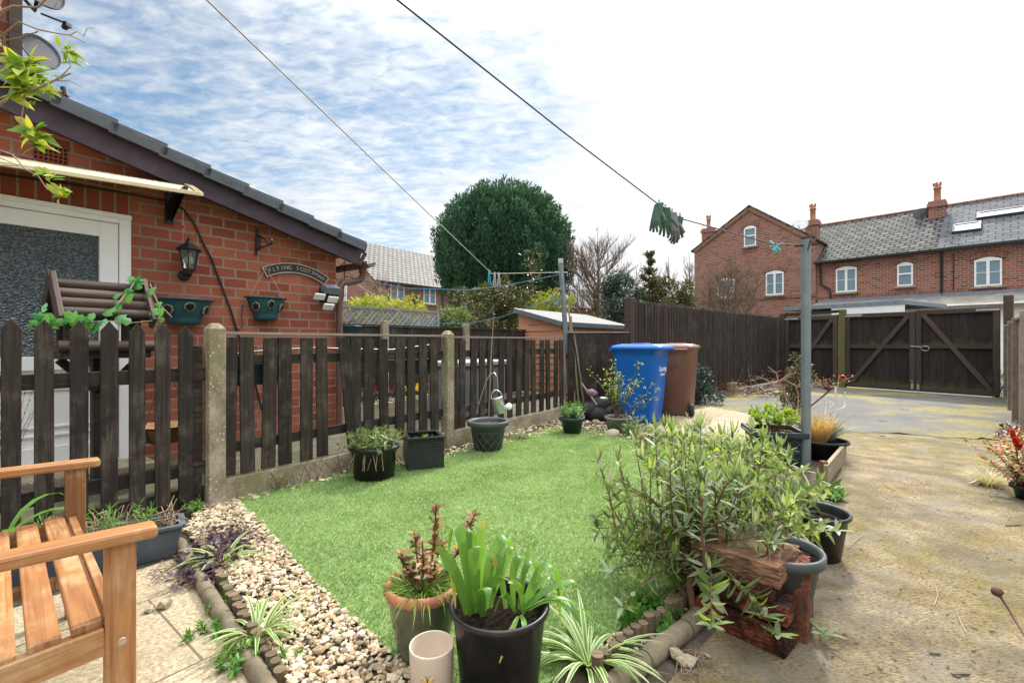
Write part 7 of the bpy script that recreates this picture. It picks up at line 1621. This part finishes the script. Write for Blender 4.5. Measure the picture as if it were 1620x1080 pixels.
# ================= foreground pots =================
random.seed(5)
c = onZ(790,950,.30); c.z = 0; t = root('agapanthus_pot', 'large black pot of arching strap leaves in the foreground', 'potted plant', c)
k = c.y
pot(t, c, .148, .118, .30, m_potblack, n=56, rim=.010, rh=.022, soil=.045)
mb = MB()
def strap(base, mid_, tip_, wd): # three guide points
    n = 9; pts = []
    for i in range(n+1):
        f = i/n; pts.append(base*(1-f)**2+mid_*(2*f*(1-f))+tip_*f*f)
    nv = []; x0 = None; vs = []; us = []
    for i, p in enumerate(pts):
        tg = (pts[min(n,i+1)]-pts[max(0,i-1)]).normalized()
        s_ = tg.cross(UP); s_ = s_.normalized() if s_.length > .12 else (x0 or tg.orthogonal()).normalized()
        if x0 is not None: s_ = s_ if s_.dot(x0) > 0 else -s_; s_ = (s_*.5+x0*.5).normalized()
        x0 = s_; f = i/n; w = wd/2*(.75+.25*min(1,f*3))*(1-max(0,(f-.7)/.3))**.6 if i < n else .0015; u = s_.cross(tg)
        vs += [p-s_*w+u*w*.25, p, p+s_*w+u*w*.25]; us += [(0,f),(.5,f),(1,f)]
    fs = []; uv = []
    for i in range(n):
        for j in (0,1): q = (3*i+j,3*i+j+1,3*i+j+4,3*i+j+3); fs.append(q); uv.append([us[a] for a in q])
    mb.add(vs, fs, uv, True)
z0_ = .25
def bp(x, y): return c+Vector((x,y,z0_))
def strap_px(px_, wd, dys):
    K = [P(u,v,c.y+d) for (u,v), d in zip(px_, dys)]; n = 12; pts = []
    for i in range(n+1):
        x = i/n*(len(K)-1); j = min(int(x), len(K)-2); f = x-j; p0, p1, p2, p3 = K[max(0,j-1)], K[j], K[j+1], K[min(len(K)-1,j+2)]
        pts.append(.5*((2*p1)+(p2-p0)*f+(2*p0-5*p1+4*p2-p3)*f*f+(3*p1-p0-3*p2+p3)*f**3))
    x0 = None; vs = []; us = []; side = (K[-1]-K[0]); 
    for i, p in enumerate(pts):
        tg = (pts[min(n,i+1)]-pts[max(0,i-1)]).normalized(); vw = (Vector((0,0,H+.5))-p).normalized(); h_ = Vector((side.y,-side.x,0)); h_ = h_.normalized() if h_.length > .01 else Vector((1,0,0))
        s_ = (Vector((1,.25,0))*.9+h_*.35) if abs(tg.z) > .5 else tg.cross(UP); s_ = (s_-tg*s_.dot(tg)); s_ = s_.normalized() if s_.length > .05 else (x0 or Vector((1,0,0)))
        if x0 is not None: s_ = s_ if s_.dot(x0) > 0 else -s_; s_ = (s_*.4+x0*.6); s_ = (s_-tg*s_.dot(tg)).normalized()
        x0 = s_; f = i/n; w = wd/2*(.45+.55*min(1,f*1.9))*(1-max(0,(f-.45)/.55)**1.6*.93) if i < n else .0015; u = s_.cross(tg)
        vs += [p-s_*w+u*w*.28, p, p+s_*w+u*w*.28]; us += [(0,f),(.5,f),(1,f)]
    fs = []; uv = []
    for i in range(n):
        for j in (0,1): q = (3*i+j,3*i+j+1,3*i+j+4,3*i+j+3); fs.append(q); uv.append([us[a] for a in q])
    mb.add(vs, fs, uv, True)
LV = [([(748,972),(738,905),(727,842),(716,836),(710,872)],.046,.0,.02),([(752,972),(744,900),(738,850),(747,842),(758,885)],.05,.02,.05),([(755,968),(751,915),(750,872),(753,866),(752,908)],.058,-.02,-.06),
 ([(755,962),(757,900),(762,845),(766,822)],.042,.03,.05),([(765,965),(777,890),(792,856),(803,853),(811,878)],.05,.03,.06),([(770,962),(790,910),(805,872),(812,866)],.042,.0,.03),([(746,972),(725,915),(702,876),(690,864)],.044,-.03,-.05),
 ([(742,968),(724,925),(717,905),(721,962)],.036,-.02,-.04),([(738,975),(715,905),(696,886),(686,888)],.034,.0,.0),([(765,962),(766,910),(771,886),(779,882),(787,902)],.05,.02,.01),([(764,975),(760,945),(765,929),(773,932),(772,962)],.048,-.06,-.10),
 ([(824,964),(850,905),(872,893),(883,918),(886,982)],.034,.02,.06),([(824,966),(860,936),(903,920),(924,932)],.032,.0,.02),([(830,964),(870,946),(910,955),(938,980)],.026,-.02,.0),([(832,966),(868,951),(902,964),(920,990)],.026,-.03,-.03),
 ([(822,962),(829,905),(840,890),(850,903),(858,946)],.034,.02,.04),([(828,972),(824,938),(815,922),(804,921)],.032,-.03,-.05),([(820,958),(834,885),(836,853)],.018,.03,.05),([(820,974),(814,988),(804,1010),(790,1048)],.024,-.08,-.15),([(824,972),(829,985),(832,1012)],.022,-.08,-.11),
 ([(800,962),(792,915),(780,900),(768,925)],.038,.04,.06),([(812,960),(812,905),(822,880),(832,895)],.036,.04,.06),([(760,965),(742,890),(728,858),(722,868)],.04,.04,.07),([(815,968),(800,940),(790,945),(782,968)],.03,-.03,-.06),([(775,960),(783,905),(790,880),(800,875)],.044,.01,.02),([(830,965),(850,925),(872,915),(884,935),(880,965)],.03,.03,.05),([(758,968),(770,930),(792,912),(806,918)],.04,-.02,-.03)]
for px_, wd, da, db in LV: strap_px(px_, wd*.80, [da*.3+(db-da*.3)*i/(len(px_)-1) for i in range(len(px_))])
mb.build('foliage', L_agap, t)
# green glazed pot with terracotta rim
c = onZ(664,930,.27); c.z = 0; c = c+Vector((0,.06,0)); t = root('glazed_pot', 'green glazed pot with a terracotta rim holding bronze spurge and grass', 'potted plant', c)
mb = MB(); mb.lathe([(.001,0),(.078,0),(.092,.05),(.112,.15),(.121,.232)], 48, c); mb.build('pot', m_glaze, t)
mb = MB(); n = 72
prof = [(.121,.226),(.130,.232),(.136,.243),(.134,.260),(.124,.268),(.114,.263),(.110,.245),(.108,.20)]
vs = []
for r_, z in prof:
    for j in range(n): a = 2*PI*j/n; w = .0022*math.sin(a*26+z*90); vs.append(c+Vector(((r_+w)*math.cos(a),(r_+w)*math.sin(a),z)))
mb.add(vs, [(i*n+j,i*n+(j+1)%n,(i+1)*n+(j+1)%n,(i+1)*n+j) for i in range(len(prof)-1) for j in range(n)], smooth=True); mb.build('rim', m_terra, t)
mb = MB(); mb.lathe([(.001,.235),(.109,.225)], 24, c); mb.build('compost', m_soil, t)
mb = MB(); cc = c+UP*.225; tuft(mb, cc, 330, .15, .0042, .95, 1.3, 2, 5, .25, .085); mb.build('grass', L_grass, t)
ms, ml = MB(), MB()
for (u, v, dy) in ((690,797,.0),(752,812,.08),(668,855,.04),(636,875,.0),(700,860,-.02),(655,840,.06)):
    e = P(u,v,c.y+dy); b_ = cc+Vector(((e.x-cc.x)*.3,dy*.5,0)); m_ = b_.lerp(e,.5)+Vector((R(-.01,.01),0,.01)); pts = [b_,m_,e]; ms.tube(pts, [.004,.0035,.0025], 6)
    L = (e-b_).length; k_ = int(L/.019)
    for i in range(k_):
        f = .25+.75*i/k_; p = b_.lerp(m_,f*2) if f < .5 else m_.lerp(e,f*2-1)
        if random.random() < .18: continue
        for w in range(random.choice((2,3,3,4))): a = i*2.4+w*1.7+R(-.5,.5); ml.leaf(p, (math.cos(a),math.sin(a),R(.3,1.5)), UP, R(.020,.046), R(.016,.030), R(.1,1.1), 3, .3, 1)
ms.build('stems', m_lstem, t); ml.build('foliage', L_bronze, t)
mb = MB()
for i in range(34): p = cc+Vector((R(-.06,.06),R(-.04,.06),R(.07,.14))); mb.leaf(p, (R(-1,1),R(-1,.2),R(0,1)), UP, .028,.024,.8,2,.3,1)
mb.build('petals', leafmat('pinkish_petals', [(.55,.34,.24),(.60,.42,.30),(.5,.25,.16)], .3), t)
# cream pot with a butterfly
c = onZ(683,1010,.20); c.z = 0; c = c*.985; t = root('cream_pot', 'cream cylindrical ceramic pot with a yellow butterfly motif', 'pot', c)
mb = MB(); mb.lathe([(.001,0),(.058,0),(.0605,.004),(.0675,.194),(.0675,.199),(.0645,.2),(.0630,.196),(.0575,.02),(.001,.02)], 56, c); mb.build('pot', m_cream, t)
vd = Vector((-c.x,-c.y,0)).normalized(); sd = Vector((-vd.y,vd.x,0)); pc = P(666,1052,c.y); zc2 = .20-.068
def wrap(x, z): a = (x-.012)/.066; return c+(vd*math.cos(a)+sd*math.sin(a))*(.0632+(zc2+z)*.036)+UP*(zc2+z)
def wing(pts, mat, nm, par, lift=0.0):
    mb = MB(); f = [wrap(x,z)+vd*lift for x,z in pts]; b_ = [p+vd*.0016 for p in f]; n = len(f); mb.add(f+b_, [tuple(range(n-1,-1,-1)),tuple(range(n,2*n))]+[(i,(i+1)%n,n+(i+1)%n,n+i) for i in range(n)]); return mb.build(nm, mat, par)
m_pale = plain('pale_wing_edge', (.66,.52,.33), .6)
for s in (-1,1):
    wing([(s*.001,.001),(s*.006,.010),(s*.014,.014),(s*.0195,.013),(s*.018,.004),(s*.010,-.002),(s*.014,-.008),(s*.013,-.018),(s*.007,-.019),(s*.003,-.010)], m_pale, 'butterfly_wing', t)
    wing([(s*.002,.001),(s*.007,.008),(s*.013,.010),(s*.014,.004),(s*.009,.0),(s*.012,-.009),(s*.010,-.015),(s*.006,-.016),(s*.003,-.009)], m_yellowb, 'wing_patch', t, .0012)
    wing([(s*.015,.007),(s*.0165,.009),(s*.017,.006),(s*.0155,.005)], m_black, 'wing_spot', t, .0014)
    mb = MB(); mb.tube([wrap(0,.008)+vd*.003, wrap(s*.003,.016)+vd*.003, wrap(s*.007,.019)+vd*.003], .0005, 4); mb.build('antenna', m_black, t)
wing([(-.0012,.008),(.0012,.008),(.0014,-.004),(.0,-.012),(-.0014,-.004)], m_black, 'butterfly_body', t, .0018)
# ================= overhanging shrub, top corner =================
random.seed(9)
t = root('overhanging_shrub', 'bright leafy branches of a shrub hanging in at the top corner near the dishes', 'shrub', P(-90,420,1.7)); mb, ml = MB(), MB(); Ys = 1.55
def brn(px_, r_, dy=0): pts = [P(u,v,Ys+dy) for u,v in px_]; mb.tube(pts, [r_*(1-.6*i/(len(pts)-1)) for i in range(len(pts))], 6); return pts
brn([(-90,760),(-80,400),(-60,200),(-30,60),(10,-30)], .02); brn([(-70,260),(-20,180),(20,150),(55,142),(85,128),(112,116)], .006); brn([(-70,140),(0,20),(20,10),(60,12),(90,-20)], .006, .03); brn([(-40,90),(30,35),(60,47),(85,52),(110,56),(135,68)], .0035, .05); brn([(110,56),(122,50),(132,58),(138,45),(150,45)], .0018, .05)
brn([(55,142),(75,135),(100,118),(112,106),(108,92)], .003); brn([(-60,320),(0,238),(20,245),(40,268),(60,278),(75,300)], .0035, .02); brn([(-40,250),(0,250),(30,262),(0,262)], .003); brn([(85,128),(110,128),(130,138)], .002); brn([(40,150),(35,180),(30,200)], .002); brn([(60,12),(70,8),(85,14),(92,0)], .002, .03); brn([(0,66),(30,60),(60,50),(48,60),(40,75)], .0022, .05)
for (u, v, n, L, dy) in ((40,120,20,.09,0),(38,98,14,.085,0),(34,112,10,.09,.03),(24,150,10,.09,0),(60,135,7,.07,0),(106,82,14,.055,0),(112,95,5,.04,0),(56,210,18,.075,.02),(60,228,10,.065,.02),(45,140,8,.08,0),(80,280,8,.04,.02),(92,305,9,.045,.02),(100,310,7,.04,.02),(70,272,5,.03,.02),(85,122,3,.03,0),(76,140,4,.05,0),(48,155,5,.05,0)):
    p = P(u,v,Ys+dy)
    for i in range(n): a = R(0,6.28); ml.leaf(p+Vector((R(-.012,.012),R(-.012,.012),R(-.012,.012))), (math.cos(a),math.sin(a)*.8,R(-.5,1.3)), Vector((R(-.6,.6),-.8,.5)), L*R(.6,1.1), L*.38, R(.1,.8), 3, .3, 0)
mb.build('branches', m_twig_pale, t); ml.build('foliage', leafmat('bright_yellow_green_leaves', [(.20,.33,.03),(.13,.27,.03),(.33,.42,.06),(.45,.42,.08),(.16,.30,.04)], .45, .35), t)
# ================= drive edge: shrub pot, seed head, litter =================
random.seed(12)
c = G(1612,790); c = c+Vector((.10,0,0)); t = root('red_leaved_shrub', 'red and green leaved shrub in a dark pot at the photo edge by the driveway', 'potted plant', c); pot(t, c, .10, .085, .10, m_potblack)
ms, ml = MB(), MB(); cc = c+UP*.08; stems(ms, ml, cc, 85, .40, 1.1, .05, .022, 9, 2, .15, .003, .08, shape=1, bend=.4); ms.build('stems', m_twig_red, t); ml.build('foliage', L_mixed, t)
mb = MB(); 
for (u, v) in ((1604,690),(1612,705),(1607,700)):
    e = P(u,v,c.y)
    for i in range(5): a = R(0,6.28); mb.leaf(e-UP*.03, (math.cos(a)*.35,math.sin(a)*.35,1), Vector((math.cos(a),math.sin(a),0)), R(.07,.10), .028, .3, 3, .35, 1)
mb.build('red_leaves', L_red, t); ms = MB(); ms.tube([cc, P(1612,740,c.y), P(1607,705,c.y)], .004, 5); ms.build('red_stem', m_twig_red, t)
c = G(1575,770)+Vector((0,.05,0)); t = root('straw_grass', 'pale straw-coloured tuft of fine grass on the concrete by the red shrub', 'grass tuft', c); mb = MB(); tuft(mb, c, 380, .20, .0028, .9, 1.3, 2, 5, .2, .05); mb.build('foliage', leafmat('straw_grass', [(.42,.36,.22),(.5,.45,.3),(.32,.30,.15)], .3), t)
c = P(1578,936,1.6); t = root('seed_head', 'dried brown poppy-like seed head on a bent stalk over the driveway', 'seed head', P(1635,1010,1.5))
mb = MB(); mb.lathe([(.001,-.014),(.008,-.012),(.0165,-.002),(.0165,.006),(.011,.014),(.001,.016)], 16, c, M=Matrix.Rotation(math.radians(-35),3,'Y')); 
for i in range(7): a = i*.9; mb.leaf(c+Vector((.008,0,-.012)), (math.cos(a),math.sin(a),-.2), UP, .014, .006, .3, 2, .2, 0)
mb.build('capsule', plain('dried_capsule',(.10,.038,.03),.8,bump=.4,scale=60), t)
mb = MB(); mb.tube([c+Vector((.008,0,-.012)), P(1595,962,1.58), P(1618,1000,1.5), P(1660,1060,1.35), G(1690,1100)], .0035, 7); mb.build('stalk', m_twig_red, t)
c = G(1480+25,612); c = G(1572,628)+Vector((.0,-.05,0)); t = root('nettle_clump', 'grey-green leafy weed growing at the gate foot near the panel fence', 'weed', c); ms, ml = MB(), MB(); stems(ms, ml, c, 26, .55, .45, .07, .022, 9, 2, .15, .004, .1); ms.build('stems', m_stem, t); ml.build('foliage', L_conif, t)
mb = MB(); 
for i in range(150): p = G(1597+R(-18,14), 683+R(-10,12))+UP*R(.005,.05); mb.leaf(p, (R(-1,1),R(-1,1),R(-.2,.5)), UP, R(.04,.08), R(.02,.04), R(-.8,.8), 2, .3, 1)
o = one(mb, 'fallen_leaves', leafmat('brown_fallen_leaves', [(.13,.05,.04),(.2,.09,.06),(.09,.04,.035)], .1), 'drift of brown fallen leaves against the panel fence', 'leaves', G(1597,683)); o['kind'] = 'stuff'
mb = MB()
for (pts) in (((1342,868),(1352,858),(1364,848)),((1478,958),(1484,942),(1480,928)),((1528,1002),(1520,985),(1512,966)),((1418,778),(1402,770),(1394,762))):
    mb.tube([G(u,v)+UP*.004 for u,v in pts], .0022, 5)
mb2 = MB()
for i in range(90):
    p = G(R(1300,1600), R(760,1075))+UP*.004; a = R(0,6.28); l = R(.004,.02); mb2.bar(p, p+Vector((math.cos(a)*l,math.sin(a)*l,.001)), R(.002,.006), .002)
for u,v,l in ((1604,832,.10),(1478,1034,.035),(1520,1068,.06),(1396,690,.05),(1430,648,.12),(1425,634,.10),(1395,666,.09)): p = G(u,v)+UP*.006; mb2.bar(p-Vector((l/2,0,0)), p+Vector((l/2,R(-.03,.03),0)), .008 if v > 750 else .03, .004)
o = one(mb, 'straw_twigs', m_twig_pale, 'pale broken twigs lying on the concrete driveway', 'twigs', G(1350,860)); o['kind'] = 'stuff'
o = one(mb2, 'driveway_debris', m_bark, 'dark bits of leaf and bark scattered on the driveway', 'debris', G(1450,900)); o['kind'] = 'stuff'
mb = MB()
for i in range(40): p = G(R(1060,1130), R(1030,1075))+UP*.006; a = R(0,6.28); l = R(.03,.09); mb.tube([p, p+Vector((math.cos(a)*l*.5,math.sin(a)*l*.5,R(.004,.02))), p+Vector((math.cos(a)*l,math.sin(a)*l,R(.002,.012)))], R(.001,.0022), 4)
o = one(mb, 'dead_twigs', m_twig, 'tangle of dead twigs beside the kerb under the old bricks', 'twigs', G(1090,1050)); o['kind'] = 'stuff'
# a few leaves and specks on the lawn
mb = MB(); 
for x, y in zip(*scatter(turf_pts, 46)): p = Vector((x,y,.034)); mb.leaf(p, (R(-1,1),R(-1,1),.1), UP, R(.01,.035), R(.006,.016), R(-.4,.4), 2, .2, 1)
o = one(mb, 'lawn_litter', L_dry, 'dry leaf scraps scattered over the artificial lawn', 'leaves', G(600,850)); o['kind'] = 'stuff'
